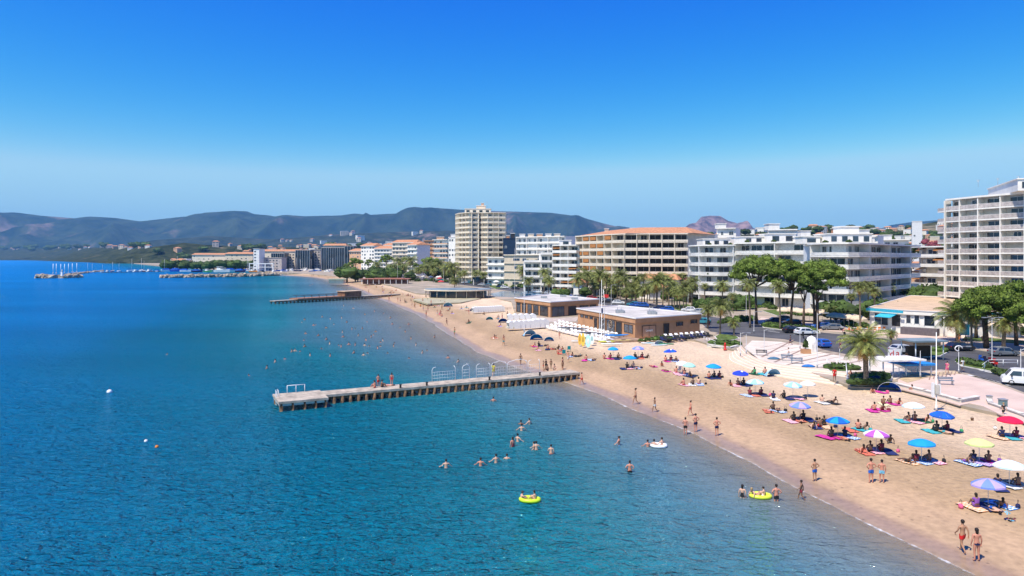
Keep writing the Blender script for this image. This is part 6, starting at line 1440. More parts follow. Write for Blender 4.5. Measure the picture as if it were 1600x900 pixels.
TW = {'pink and white striped': stripes('a', (.62, .10, .22), (.75, .62, .62), 3), 'navy blue': mat('tw_navy', (.02, .03, .12), rough=.95), 'blue and white striped': stripes('b', (.04, .20, .55), (.7, .74, .78), 3), 'red patterned': stripes('c', (.52, .03, .05), (.60, .25, .12), 4), 'orange striped': stripes('d', (.66, .28, .10), (.72, .60, .45), 3), 'turquoise': mat('tw_turq', (.05, .38, .42), rough=.95), 'magenta': mat('tw_mag', (.55, .04, .28), rough=.95), 'dark green': mat('tw_grn', (.03, .12, .07), rough=.95), 'white': mat('tw_wht', (.72, .71, .68), rough=.95), 'purple': stripes('e', (.25, .10, .42), (.55, .5, .7), 4), 'black': mat('tw_blk', (.025, .025, .03), rough=.95), 'yellow': stripes('f', (.68, .55, .12), (.72, .7, .6), 3)}
def towel_mesh(seed):
    rnd = random.Random(seed); mb = MB(); nx, ny = 7, 11; vs = []
    for j in range(ny):
        for i in range(nx): vs.append((-.42+.84*i/(nx-1)+rnd.uniform(-.012, .012)+.03*math.sin(j*.9+seed), -.85+1.7*j/(ny-1)+rnd.uniform(-.015, .015), .03+abs(rnd.gauss(0, .014))+.012*math.sin(i*2+j)))
    fs = [(j*nx+i, j*nx+i+1, (j+1)*nx+i+1, (j+1)*nx+i) for j in range(ny-1) for i in range(nx-1)]
    mb.add(vs, fs, 0, True); mb.add([(v[0], v[1], v[2]-.025) for v in vs], [f[::-1] for f in fs], 0, True); return mb.mesh('beach_towel', TW['white'])
TOWEL = [towel_mesh(i) for i in range(4)]
def towel(loc, rz, kind, where, group='towels on the sand', s=1.0):
    o = link_mesh('beach_towel', random.choice(TOWEL)); o.location = (loc[0], loc[1], loc[2]-.01); o.rotation_euler = (0, 0, rz); o.scale = (s, s, 1)
    o.material_slots[0].link = 'OBJECT'; o.material_slots[0].material = TW[kind]; return tag(o, f'{kind} beach towel {where}', 'towel', group)
def bag_mesh():
    mb = MB(); mb.lathe([(.001, 0), (.19, .0), (.23, .12), (.21, .3), (.15, .36), (.001, .35)], 10)
    h = MB(); h.tube([(-.12, 0, .33), (-.10, 0, .5), (0, 0, .56), (.10, 0, .5), (.12, 0, .33)], .014, 5); return mb.mesh('bag_body', CL['navy']), h.mesh('handle', dark_m)
BAG = bag_mesh()
def bag(loc, colr, where):
    root = empty('beach_bag', loc, random.uniform(0, 6), f'{colr} beach bag {where}', 'bag', 'beach bags')
    o = link_mesh('bag_body', BAG[0], root); o.scale = (.9, .6, .75); o.material_slots[0].link = 'OBJECT'; o.material_slots[0].material = CL[colr]; link_mesh('handle', BAG[1], root)
SEA_AZ = R(60)     # people mostly look out to the sea, which lies up-left
rnd = random.Random(21)
usedlab = {}
def U(lab):
    """keep labels single by adding what tells a twin apart"""
    k = usedlab.get(lab, 0); usedlab[lab] = k+1
    return lab if k == 0 else lab+['', ', the second of two alike', ', the third alike', ', the fourth alike', ', the fifth alike'][min(k, 4)]
tk = list(TW); ck = list(CL)
def group_at(px, gy, where, who, tws, bags=(), spread=.62, face=None):
    """a party on towels centred at photo point (px, gy)"""
    g = onsand(px, gy); n = len(tws)
    for i, t in enumerate(tws):
        x = g.x+(i-(n-1)/2)*.98; y = g.y+rnd.uniform(-.25, .25); z = max(beach_z(float(shore_d(x, y)[0])), .3)
        towel((x, y, z+.04), rnd.uniform(-.35, .35)+R(8), t, U(where) if False else where, s=1.05)
    m = len(who)
    for i, w in enumerate(who):
        pose, sk, cl, hr, dx, dy = w; x = g.x+dx; y = g.y+dy; z = beach_z(float(shore_d(x, y)[0]))
        txt = {'sit': 'sitter', 'recl': 'lounger', 'lie': 'sunbather'}[pose.split('_')[0]]; sx = 'long-haired' if pose[-1] in 'wd' and not pose.startswith('lie') else 'short-haired'
        pos = '' if m == 1 else (' leftmost' if dx == min(q[4] for q in who) else ' rightmost' if dx == max(q[4] for q in who) else ' in the middle')
        lab = f'{sx} {txt} in {cl}{pos} {where}'
        person(pose, (x, y, z+.06), (face if face is not None else rnd.uniform(-.5, .4)), U(lab), 'people sitting on the sand', sk, cl, hr, s=rnd.uniform(.94, 1.04))
    for i, b in enumerate(bags):
        x = g.x+(-1)**i*(.9*n/2+.35); y = g.y+rnd.uniform(-.4, .3); bag((x, y, beach_z(float(shore_d(x, y)[0]))+.0), b, where)
pair = lambda a, b, c1, c2, sk1=4, sk2=4: [(a, sk1, c1, 0, -.55, .1), (b, sk2, c2, 0, .5, .1)]
S_ = [ # px, canopy y, foot y, c1, c2, text, people (darkest skin carries the parasol shade), towels, bags
 (1544, 768, 792, 'peri', 'lilac', 'periwinkle parasol', [('sit_d', 2, 'purple', 0, -.75, .0), ('recl_w', 2, 'navy', 0, .75, -.1), ('lie_m', 1, 'blue', 0, 0, -.55)], ['orange striped', 'navy blue', 'blue and white striped'], ['navy', 'pink']),
 (1577, 739, 760, 'skyw', 'white', 'white and pale blue parasol', [('sit_d', 2, 'navy', 0, -.8, 0), ('sit_w', 2, 'maroon', 0, .65, 0)], ['navy blue', 'white', 'orange striped'], ['teal']),
 (1530, 703, 722, 'lime', 'lime', 'lime green parasol', [('sit_d', 4, 'navy', 0, -.35, .1), ('sit_w', 2, 'maroon', 1, .75, 0), ('recl_m', 2, 'purple', 0, -1.0, 0)], ['blue and white striped', 'purple', 'magenta'], ['purple']),
 (1440, 703, 722, 'azure', 'azure', 'bright azure parasol', [('sit_d', 4, 'maroon', 0, -.35, .1), ('sit_w', 2, 'maroon', 0, .7, .1), ('recl_m', 4, 'black', 0, -1.0, .1)], ['orange striped', 'blue and white striped', 'pink and white striped'], ['black']),
 (1369, 686, 706, 'purple', 'cream', 'purple and cream parasol', [('sit_d', 4, 'maroon', 0, .55, .1), ('sit_m', 4, 'black', 0, -.4, .1), ('recl_w', 3, 'red', 0, -1.2, .1)], ['red patterned', 'pink and white striped', 'navy blue'], ['pink']),
 (1578, 662, 683, 'red', 'red', 'red parasol', [('sit_d', 4, 'navy', 0, -.6, .1), ('sit_d', 4, 'maroon', 1, .6, 0)], ['orange striped', 'turquoise', 'pink and white striped'], ['black']),
 (1472, 654, 674, 'deep', 'blue', 'deep blue parasol', [('sit_d', 4, 'black', 0, -.4, .1), ('sit_d', 4, 'maroon', 0, .6, .1), ('lie_m', 1, 'teal', 0, 0, -.5)], ['turquoise', 'dark green', 'navy blue'], ['green']),
 (1427, 639, 658, 'white', 'skyw', 'flat white parasol', [('sit_w', 2, 'red', 0, -.35, .1), ('stand_m' if False else 'sit_m', 2, 'maroon', 0, .3, .2), ('recl_w', 3, 'red', 0, 1.2, -.1)], ['turquoise', 'pink and white striped', 'dark green'], ['green']),
 (1309, 661, 683, 'azure', 'blue', 'wide azure parasol nearest the water', [('sit_d', 4, 'black', 0, -.5, .1), ('sit_d', 4, 'navy', 0, .7, .1), ('lie_w', 3, 'red', 0, .2, -.6)], ['magenta', 'magenta', 'blue and white striped'], ['pink']),
 (1250, 636, 657, 'peri', 'lilac', 'faded periwinkle parasol', [('sit_d', 4, 'black', 0, -.5, .2), ('sit_d', 4, 'black', 0, .45, .2), ('lie_w', 3, 'red', 0, .0, -.4)], ['pink and white striped', 'red patterned', 'navy blue'], ['black']),
 (1239, 605, 622, 'pale', 'skyw', 'pale blue parasol', [('sit_d', 4, 'black', 0, -.9, .2), ('sit_d', 4, 'navy', 0, -2.2, .1)], ['navy blue', 'pink and white striped'], ['black']),
 (1180, 601, 617, 'cyanw', 'skyw', 'pale cyan and white parasol', [('sit_d', 4, 'maroon', 0, .8, .2), ('sit_d', 4, 'maroon', 1, -.6, .1)], ['blue and white striped', 'red patterned', 'navy blue'], ['pink']),
 (1157, 584, 602, 'royal', 'royal', 'royal blue parasol left of the steps', [('sit_d', 4, 'black', 0, .5, .2), ('sit_m', 4, 'maroon', 0, -.3, .1), ('recl_w', 3, 'red', 0, -1.2, .1)], ['pink and white striped', 'navy blue'], ['navy']),
 (1115, 574, 590, 'azure', 'azure', 'small azure parasol by the sand ridge', [('sit_w', 3, 'red', 0, -.6, 0), ('sit_m', 4, 'black', 0, .2, .2), ('sit_d', 2, 'maroon', 0, .8, 0)], ['navy blue', 'navy blue'], ['black']),
 (1047, 550, 564, 'royal', 'blue', 'royal blue parasol before the surfboards', [('sit_w', 3, 'red', 0, -.7, 0), ('sit_d', 2, 'maroon', 0, .2, .1), ('recl_m', 2, 'blue', 0, 1.0, 0)], ['magenta', 'blue and white striped'], ['blue']),
 (997, 546, 559, 'peri', 'lilac', 'small periwinkle parasol beyond the yellow kayaks', [('sit_d', 4, 'black', 0, -.5, 0), ('sit_d', 4, 'maroon', 0, .7, .1), ('recl_m', 4, 'black', 0, 1.5, 0)], ['black', 'red patterned'], ['black']),
 (984, 561, 575, 'azure', 'azure', 'azure parasol near the pier end', [('sit_d', 4, 'black', 0, -.4, 0), ('sit_m', 1, 'navy', 2, .6, .2), ('lie_m', 3, 'blue', 0, .9, -.4)], ['navy blue', 'pink and white striped', 'blue and white striped'], ['navy']),
 (958, 549, 560, 'azure', 'azure', 'small azure parasol before the white loungers', [('sit_w', 3, 'pink', 0, -1.4, 0), ('sit_d', 2, 'maroon', 0, -.4, 0), ('sit_m', 2, 'black', 0, .9, .2)], ['magenta', 'navy blue'], ['navy']),
 (1066, 576, 585, 'white', 'white', 'small white parasol beside a mint one', [('sit_w', 3, 'pink', 0, .3, 0)], ['pink and white striped', 'blue and white striped'], []),
 (1077, 582, 588, 'mint', 'mint', 'low mint parasol', [('recl_w', 2, 'navy', 0, .2, 0)], ['navy blue'], []),
 (1262, 612, 620, 'cream', 'white', 'low cream sunshade lying on the sand', [], [], []),
]
for (px, cy, gy, c1, c2, text, who, tws, bags) in S_:
    parasol(px, cy, gy, c1, c2, text+{'red parasol': ' near the litter bin'}.get(text, ' shading a party on towels' if who else ''), tilt=R(rnd.uniform(-6, 6)), s=.9 if gy-cy > 12 else .78)
    group_at(px, gy+1, 'under the '+text, who, tws, bags)
# white motif on the royal blue canopies, grey panel of the lime one
OTHER = [ # parties without a parasol
 (1210, 640-16, 'left of the pale blue parasol on open sand', [], ['white'], []),
 (1208, 643, 'on open sand left of the faded periwinkle parasol', [('lie_w', 3, 'red', 0, -.6, 0), ('lie_m', 2, 'navy', 0, .6, .2), ('sit_m', 4, 'black', 0, .2, .4)], ['red patterned', 'blue and white striped'], ['black']),
 (1292, 630, 'on open sand below the curved steps', [('sit_w', 1, 'white', 1, -.5, 0), ('recl_m', 2, 'black', 0, .7, 0)], ['white', 'black'], []),
 (1283, 668, 'left of the wide azure parasol', [('sit_d', 2, 'black', 1, .5, .4), ('recl_w', 1, 'white', 1, -.9, -.2), ('sit_m', 2, 'red', 0, -.1, 0)], ['navy blue', 'orange striped'], ['navy']),
 (1336, 672, 'right of the wide azure parasol', [('sit_w', 3, 'maroon', 1, .3, 0), ('recl_w', 2, 'teal', 0, .8, 0)], ['red patterned', 'turquoise'], ['teal']),
 (1388, 632, 'behind the flat white parasol', [('sit_m', 2, 'maroon', 0, -.5, 0), ('sit_w', 2, 'maroon', 0, .3, .1), ('recl_w', 3, 'maroon', 0, 1.0, -.2)], ['yellow', 'magenta'], ['black']),
 (1370, 642, 'in the row left of the flat white parasol', [('sit_w', 3, 'maroon', 0, -.2, 0), ('recl_m', 2, 'red', 0, .6, 0)], ['magenta', 'magenta'], ['maroon']),
 (1390, 692, 'alone on bare sand behind the purple and cream parasol', [('recl_m', 4, 'white', 0, 0, 0)], [], []),
 (1082, 602, 'on open sand near the reddish ridge', [('sit_w', 3, 'red', 0, -1.1, 0), ('sit_m', 4, 'black', 0, .1, 0), ('sit_w', 1, 'pink', 0, .8, .1)], ['pink and white striped', 'white', 'blue and white striped'], ['black']),
 (1021, 573, 'lying out between the azure parasols', [('lie_w', 3, 'maroon', 0, -.2, 0), ('recl_w', 3, 'red', 0, 1.3, .2)], ['magenta'], []),
 (1040, 580, 'beside the lone chair-less couple on bare sand', [('lie_m', 2, 'maroon', 0, 0, 0)], ['magenta'], []),
 (1057, 583, 'left of the low mint parasol', [('sit_w', 3, 'pink', 1, 0, 0)], ['pink and white striped'], ['white']),
 (918, 563, 'just above the pier end', [('sit_w', 3, 'red', 0, -.2, 0), ('lie_m', 2, 'navy', 0, 1.0, -.2)], ['magenta', 'blue and white striped'], []),
 (895, 557, 'by the blue folding chair near the pier', [('sit_w', 3, 'pink', 0, -.8, .2), ('recl_w', 3, 'teal', 0, -.2, 0), ('lie_m', 4, 'black', 0, 1.2, -.1)], ['blue and white striped', 'black'], ['teal']),
 (875, 553, 'closest to the pier landing', [('sit_w', 3, 'red', 0, -.3, 0), ('sit_m', 2, 'maroon', 0, .5, 0)], ['red patterned'], []),
 (1185, 585, 'at the foot of the curved steps', [('sit_d', 4, 'green', 0, -.5, 0), ('sit_w', 3, 'pink', 0, .9, -.1), ('recl_w', 1, 'green', 2, 1.7, .3)], ['dark green', 'turquoise'], ['green']),
 (1377, 614, 'beside the blue pop-up beach tent', [('recl_w', 3, 'pink', 0, -1.0, 0), ('sit_w', 3, 'pink', 1, 3.6, -.1)], ['magenta'], ['pink']),
 (1330, 585, 'sunning on the plaza wall by the palm planter', [], [], []),
 (860, 546, 'in the middle row before the white loungers', [('sit_w', 3, 'red', 0, -.4, 0), ('lie_m', 2, 'navy', 0, .6, 0), ('recl_m', 4, 'black', 0, 1.4, 0)], ['navy blue', 'red patterned'], []),
 (845, 541, 'left in the middle row before the white loungers', [('sit_d', 4, 'black', 0, -.4, 0), ('lie_m', 4, 'black', 0, .9, 0)], ['navy blue'], ['black']),
]
for (px, gy, where, who, tws, bags) in OTHER: group_at(px, gy, where, who, tws, bags)

# pop-up tents, chairs, toys, shoes
def popup(px, gy, c, lab, s=1.0, rz=0):
    g = onsand(px, gy); root = empty('beach_tent', g, rz, lab, 'beach tent')
    mb = MB(); n = 12
    vs = []
    for i in range(n+1):
        t = math.pi*i/n
        for k in range(5): f = k/4; vs.append((1.2*math.cos(t)*(1-.25*f), .1+1.1*f, 1.05*math.sin(t)*(1-f*f*.85)))
    mb.add(vs, [(i*5+k, (i+1)*5+k, (i+1)*5+k+1, i*5+k+1) for i in range(n) for k in range(4)], 0, True); mb.build('canopy', cloth_col(c, PC[c]), root)
    mb = MB(); mb.box((0, .5, .03), (2.3, 1.3, .04)); mb.build('groundsheet', CL['navy'], root)
    mb = MB(); mb.tube([(1.2*math.cos(math.pi*i/n), .1, 1.05*math.sin(math.pi*i/n)) for i in range(n+1)], .02, 5); mb.build('hoop', white_metal, root)
    root.scale = (s, s, s)
popup(1390, 612, 'blue', 'bright blue pop-up beach tent against the palm planter', 1.05, R(-20)); popup(1210, 588, 'pale', 'blue striped pop-up tent at the foot of the curved steps', .95, R(20)); popup(1030, 538, 'white', 'small white dome shade among the surfboards', .7)
popup(829, 525, 'pale', 'pale blue windbreak tent before the white hooded loungers', 1.2, R(30)); popup(838, 531, 'azure', 'azure windbreak beside the pale blue one', 1.1, R(-15)); popup(858, 533, 'azure', 'small blue shade left of the lounger rows', .8); popup(786, 504, 'deep', 'tiny navy shade tent in the far middle of the beach', 1.0); popup(765, 500, 'teal', 'tiny teal shade tent left of the navy one', .8)
popup(700, 479, 'cyanw', 'pale turquoise shade near the round restaurant', 1.3); popup(740, 486, 'white', 'low white shade near the dark fence', 1.0)
def chair(px, gy, c, lab, rz=0):
    g = onsand(px, gy); root = empty('folding_chair', g, rz, lab, 'folding chair')
    mb = MB(); mb.box((0, 0, .36), (.55, .5, .03)); mb.build('seat', CL[c], root); mb = MB(); mb.box((0, -.27, .68), (.55, .03, .6), tilt=(R(14), 'X')); mb.build('backrest', CL[c], root)
    for x in (-.27, .27): mb = MB(); mb.tube([(x, .28, 0), (x, -.25, .45), (x, -.3, .95)], .018, 5); mb.tube([(x, -.28, 0), (x, .26, .45)], .018, 5); mb.build('leg', steel_m, root)
chair(881, 555, 'teal', 'blue-green folding chair near the pier landing'); chair(889, 549, 'teal', 'second blue folding chair behind the first'); chair(1060, 582, 'white', 'white folding chair left of the mint parasol', R(30))
g = onsand(1576, 812)
for i in range(9):
    root = empty('flip_flop', g+Vector((rnd.uniform(-.45, .45), rnd.uniform(-.35, .35), .02)), rnd.uniform(0, 6), ['pair-less black sandal', 'blue sandal', 'navy sandal', 'brown sandal', 'light blue sandal', 'small red sandal', 'grey sandal', 'white sandal', 'dark blue sandal'][i]+' in the heap of shoes and toys beside the periwinkle parasol', 'sandal', 'shoes heaped on the sand')
    mb = MB(); mb.prism(oval(.06, .14, 10), 0, .03); mb.build('sole', CL[['black', 'blue', 'navy', 'maroon', 'lightblue', 'red', 'black', 'white', 'navy'][i]], root); mb = MB(); mb.tube([(-.05, 0, .03), (0, .06, .08), (.05, 0, .03)], .012, 5); mb.build('strap', dark_m, root)
root = empty('pinwheel_toy', g+Vector((0, .1, 0)), 0, 'light blue toy windmill stuck in the sand by the heap of shoes', 'toy')
mb = MB(); mb.tube([(0, 0, 0), (0, 0, .5)], .012, 5); mb.build('stick', white_metal, root)
mb = MB()
for k in range(6): a = k*math.pi/3; mb.add([(0, -.02, .5), (.22*math.cos(a), -.02, .5+.22*math.sin(a)), (.2*math.cos(a+.5), -.06, .5+.2*math.sin(a+.5))], [(0, 1, 2)])
mb.build('vane', CL['lightblue'], root)
for (x, y, lab) in [(1519, 657, 'pale driftwood-like ball of netting on open sand'), (1555, 671, 'small white bucket near the red parasol')]:
    g = onsand(x, y); root = empty('sand_toy', g, 0, lab, 'toy'); mb = MB(); mb.lathe([(.001, 0), (.11, 0), (.15, .25), (.001, .26)], 10); mb.build('toy_body', CL['white'] if 'white' in lab else wood_m, root); mb = MB(); mb.tube([(-.14, 0, .24), (0, 0, .4), (.14, 0, .24)], .012, 5); mb.build('handle', dark_m, root)

# ------------------------------------------------------------------ standing and walking people
def stand(px, fy, hpx, pose, rz, label, skin=0, cloth='red', hair=0, cloth2=None):
    g = onsand(px, fy); return person(pose, g, rz, label, None, skin, cloth, hair, s=1.0 if hpx == 0 else max(.8, min(1.08, (hpx*g.y/F)/1.74)), cloth2=cloth2)
away = 0.0; tocam = math.pi
for a in [
 (1504, 863, 51, 'walk_m', R(5), 'man in red swim shorts walking away along the wet sand, nearest person of all', 0, 'red', 0),
 (1526, 877, 52, 'stand_w', R(-5), 'woman with a navy skirt-like bikini walking beside the man in red shorts', 3, 'navy', 0),
 (1361, 755, 39, 'hips_m', R(0), 'man in royal blue shorts standing left of the boy in pale blue shorts', 3, 'blue', 0),
 (1378, 755, 37, 'stand_m', R(-20), 'boy in pale blue shorts standing right of the man in royal blue', 3, 'lightblue', 0),
 (1273, 752, 35, 'hips_m', R(10), 'man in blue shorts standing alone on the sand above the foam line', 0, 'blue', 0),
 (1252, 782, 32, 'walk_m', R(60), 'man in maroon shorts stepping out of the water at the foam line', 2, 'maroon', 0),
 (1120, 681, 29, 'hips_m', R(0), 'man in dark blue shorts with elbows out, right of the walking pair', 3, 'navy', 0),
 (1071, 680, 28, 'stand_m', R(-10), 'man in black shorts at the water edge, left of the trio', 3, 'black', 0),
 (1087, 675, 29, 'hips_m', R(15), 'man in navy shorts between the man in black and the walker', 3, 'navy', 0),
 (1079, 650, 24, 'walk_w', R(100), 'woman in a red bikini bending past behind the three men', 3, 'red', 0),
 (993, 632, 26, 'walk_w', R(100), 'woman in dark bikini strolling along the water, with a brown bag arm', 0, 'maroon', 0),
 (1023, 644, 23, 'walk_m', R(110), 'man in white shorts following the strolling woman in the dark bikini', 2, 'white', 0),
 (909, 601, 19, 'walk_m', R(120), 'man in red shorts walking near the landward end of the long pier', 3, 'red', 0),
 (888, 566, 13, 'stand_m', R(20), 'person in white standing near the blue folding chairs', 1, 'white', 2),
 (1568, 653, 24, 'dressed', R(0), 'fair-haired person in dark patterned shorts standing by the litter bin', 1, 'black', 2),
 (874, 529, 11, 'walk_w', R(30), 'woman in red walking before the lounger rows', 3, 'red', 0),
 (879, 580-2, 14, 'stand_w', R(0), 'woman standing rightmost in the group at the pier landing', 2, 'black', 0),
 (853, 577, 16, 'stand_m', R(40), 'tall man in black shorts in the group at the pier landing', 4, 'black', 0),
 (861, 576, 15, 'stand_w', R(200), 'woman in green bikini in the group at the pier landing', 2, 'green', 0),
 (849, 578, 14, 'hips_m', R(90), 'man in red shorts leftmost in the group at the pier landing', 2, 'red', 0),
]: stand(*a[:5], a[5], *a[6:])
pz = lambda px, py, z: at(px, py, z)
def on_pier(px, py, pose, rz, lab, sk, cl, s=1.0): person(pose, at(px, py, 1.1), rz, lab, None, sk, cl, 0, s=s)
on_pier(586, 606, 'sit_w', R(60), 'person in red sitting leftmost on the long pier', 3, 'red'); on_pier(591, 605, 'stand_m', R(30), 'man in red shorts standing among the sitters on the long pier', 3, 'red', .92); on_pier(596, 605, 'sit_m', R(-60), 'person in black sitting beside the standing man on the long pier', 2, 'black')
on_pier(612, 603, 'stand_s', R(10), 'woman in a red swimsuit standing alone on the long pier', 3, 'red', .95); on_pier(606, 603, 'lie_w', R(100), 'sunbather lying on the long pier between the two standing people', 1, 'pink'); on_pier(771, 588, 'dressed', R(0), 'person in yellow clothes at the shoreward end of the pier railing', 1, 'yellow')
on_pier(856, 579.5, 'sit_m', R(120), 'man sitting at the landward end of the long pier', 2, 'navy'); on_pier(866, 578.5, 'sit_w', R(200), 'woman in white sitting at the landward end of the long pier', 1, 'white')

# ------------------------------------------------------------------ bathers in the sea
def bather(px, wy, depth, pose, rz, label, sk=1, cl='navy', hr=0, s=1.0, group=None):
    g = at(px, wy, 0.0); g.z = -depth*s; return person(pose, g, rz, label, group, sk, cl, hr, s)
B_ = [(697, 731, 1.02, 'wade_m', 10, 'bather leftmost of the line below the pier, arms spread on the water', 1, 'navy'), (751, 728, 1.05, 'wade_m', 0, 'bather with wet dark hair, second in the line below the pier', 3, 'red'), (775, 723, 1.0, 'wade_w', 20, 'bather with hair bun, third in the line below the pier', 1, 'blue'), (792, 717, 1.3, 'wade_m', 0, 'bather sunk to the neck with one arm up beside the third in line', 1, 'green'),
 (801, 698, .85, 'stand_s', 30, 'bather in a maroon swimsuit standing at waist depth behind the line', 3, 'maroon'), (809, 690, 1.0, 'wade_w', -40, 'bather bending sideways next to the one in maroon', 1, 'white'), (838, 703, .95, 'wade_m', 0, 'bather in the huddle of two right of the line', 1, 'black'), (834, 701, 1.1, 'wade_w', 90, 'smaller bather in the huddle of two', 1, 'white'), (861, 709, .92, 'stand_m', 0, 'bather seen from behind right of the huddle', 1, 'red'),
 (815, 673, 1.05, 'wade_m', 0, 'bather below the middle of the pier', 1, 'red'), (827, 663, 1.1, 'wade_m', 40, 'bather farther out toward the pier piles', 1, 'navy'), (814, 663, 1.3, 'wade_w', 0, 'head of a bather left of the one near the piles', 2, 'navy'), (771, 627, 1.2, 'wade_m', 0, 'lone bather close to the pier piles', 3, 'red'),
 (984, 738, .80, 'hips_m', 0, 'brown-haired man waist deep in the shallows, nearest lone bather', 3, 'black'), (967, 696, .9, 'wade_w', 60, 'bather splashing in the shallows left of the pink ring', 3, 'lightblue'), (1012, 698, 1.1, 'wade_w', 0, 'small child in pink in the shallows', 3, 'pink'), (1022, 699, 1.0, 'wade_m', -30, 'fair child beside the white inflatable', 1, 'white'), (1034, 697, .95, 'wade_w', 30, 'child in pink and white on the white inflatable', 1, 'pink'),
 (1160, 778, .78, 'stand_s', -30, 'woman in a black swimsuit knee deep left of the yellow inflatable', 1, 'black'), (1213, 783, .55, 'hips_m', 0, 'man in dark shorts standing knee deep right of the yellow inflatable', 3, 'black')]
for (x, y, d, pose, rz, lab, sk, cl) in B_: bather(x, y, d, pose, R(rz), lab, sk, cl)
def ring(px, py, c, lab, r=.75, sx=1.3):
    g = at(px, py, .0); root = empty('inflatable_ring', (g.x, g.y, .08), R(-8), lab, 'inflatable')
    mb = MB(); pts = [(r*sx*math.cos(t), r*math.sin(t), .05) for t in [2*math.pi*i/20 for i in range(21)]]; mb.tube(pts, .14, 10); mb.build('tube', mat('vinyl_'+lab[:4], c, rough=.3, var=.03), root)
    mb = MB(); mb.prism(oval(r*sx*.85, r*.85, 16), -.03, .04); mb.build('floor', mat('vinyl_f'+lab[:4], tuple(min(1, q*.8) for q in c), rough=.35), root); return root
ring(828, 783, (.50, .68, .03), 'lime yellow inflatable boat with two children, far from shore', .42, 1.55); person('sit_m', at(815, 783, 0)+Vector((0, 0, -.05)), R(-70), 'child in white at the left end of the lime yellow inflatable', None, 1, 'white', 1, .8); person('sit_w', at(836, 783, 0)+Vector((0, 0, .0)), R(60), 'dark-haired child at the right end of the lime yellow inflatable', None, 1, 'lightblue', 0, .8)
ring(1188, 777, (.62, .72, .06), 'yellow inflatable ring with two people near the shore', .45, 1.5); person('recl_w', at(1180, 777, 0)+Vector((0, 0, .05)), R(-60), 'woman in orange lying in the yellow inflatable ring', None, 1, 'orange', 2, .9); person('sit_m', at(1194, 777, 0)+Vector((0, 0, .0)), R(50), 'child in white sitting in the yellow inflatable ring', None, 1, 'white', 0, .8)
ring(1029, 698, (.78, .76, .76), 'white inflatable in the shallows below the strollers', .5, 1.3)
far = [(390, 587), (417, 576), (430, 566), (445.5, 561), (456, 550), (461, 549), (468, 549.5), (484.5, 556), (516, 557), (474, 532), (477.5, 522), (497.5, 525), (471, 504), (476, 500), (490, 509), (494, 507.5), (509.5, 513), (516, 499), (535, 483), (542, 504), (566, 514), (574, 503), (580, 527), (587, 519), (594, 501), (613, 507), (598, 533), (577, 541), (555, 540), (545, 539), (530, 540), (515, 538), (510, 531), (575, 552), (615, 542), (642, 530), (260, 554), (679, 527), (650, 540), (606, 552), (660, 552), (633, 519), (625, 512), (560, 525), (550, 515), (600, 490), (585, 487), (570, 492), (640, 560), (553, 552), (535, 520), (521, 507), (610, 497), (590, 545), (668, 548), (700, 560), (716, 566), (503, 545)]
for i in range(16): far.append((rnd.uniform(470, 640), rnd.uniform(478, 556)))
near_lab = {0: 'arms out on the surface, last of the diagonal line beyond the pier', 1: 'second from last in the diagonal line beyond the pier', 2: 'with arms spread, third from last in the diagonal line', 3: 'fourth from last in the diagonal line beyond the pier', 4: 'left of three close together at the head of the diagonal line', 5: 'middle of three close together at the head of the diagonal line', 6: 'right of three close together at the head of the diagonal line', 7: 'on their own right of the diagonal line', 8: 'alone halfway between the diagonal line and the beach', 9: 'alone above the head of the diagonal line', 36: 'far out to sea, alone in the deep blue'}
for i, (x, y) in enumerate(far):
    if float(shore_d(*at(x, y, 0).xy)[0]) > -1.5: continue
    cl = rnd.choice(['navy', 'red', 'blue', 'pink', 'black', 'white']); lab = 'bather '+near_lab[i] if i in near_lab else f'distant {"wading" if i % 3 else "swimming"} bather in {cl} between the long pier and the far jetty'
    bather(x, y, 1.2 if i % 3 else 0.0, ['wade_m', 'wade_w', 'wade_m'][i % 3] if i % 3 else 'swim', R(rnd.uniform(-180, 180)), lab, rnd.choice([0, 1, 3]), cl, rnd.choice([0, 1]), group='bathers beyond the pier')
for i in range(12):
    x = rnd.uniform(455, 590); y = rnd.uniform(437, 462)
    if float(shore_d(*at(x, y, 0).xy)[0]) < -3: bather(x, y, .9, 'wade_m', rnd.uniform(0, 6), 'tiny far bather in the water beyond the far jetty', rnd.choice([0, 3]), 'navy', group='bathers beyond the far jetty')
for (x, y, lab, c) in [(171, 613, 'white mooring buoy alone in the deep blue water', white_metal), (228, 690, 'little pale floating object with a seabird in the open water', white_metal), (245, 699, 'second pale floating speck in the open water', CL['orange'])]:
    g = at(x, y, 0); root = empty('buoy', (g.x, g.y, -.15), 0, lab, 'buoy'); mb = MB(); mb.blob((0, 0, .2), .32 if x < 200 else .16, n=10, m=7); mb.build('float', c, root); mb = MB(); mb.tube([(0, 0, .4 if x < 200 else .3), (0, 0, .8 if x < 200 else .45)], .035, 6); mb.build('mast', dark_m, root)

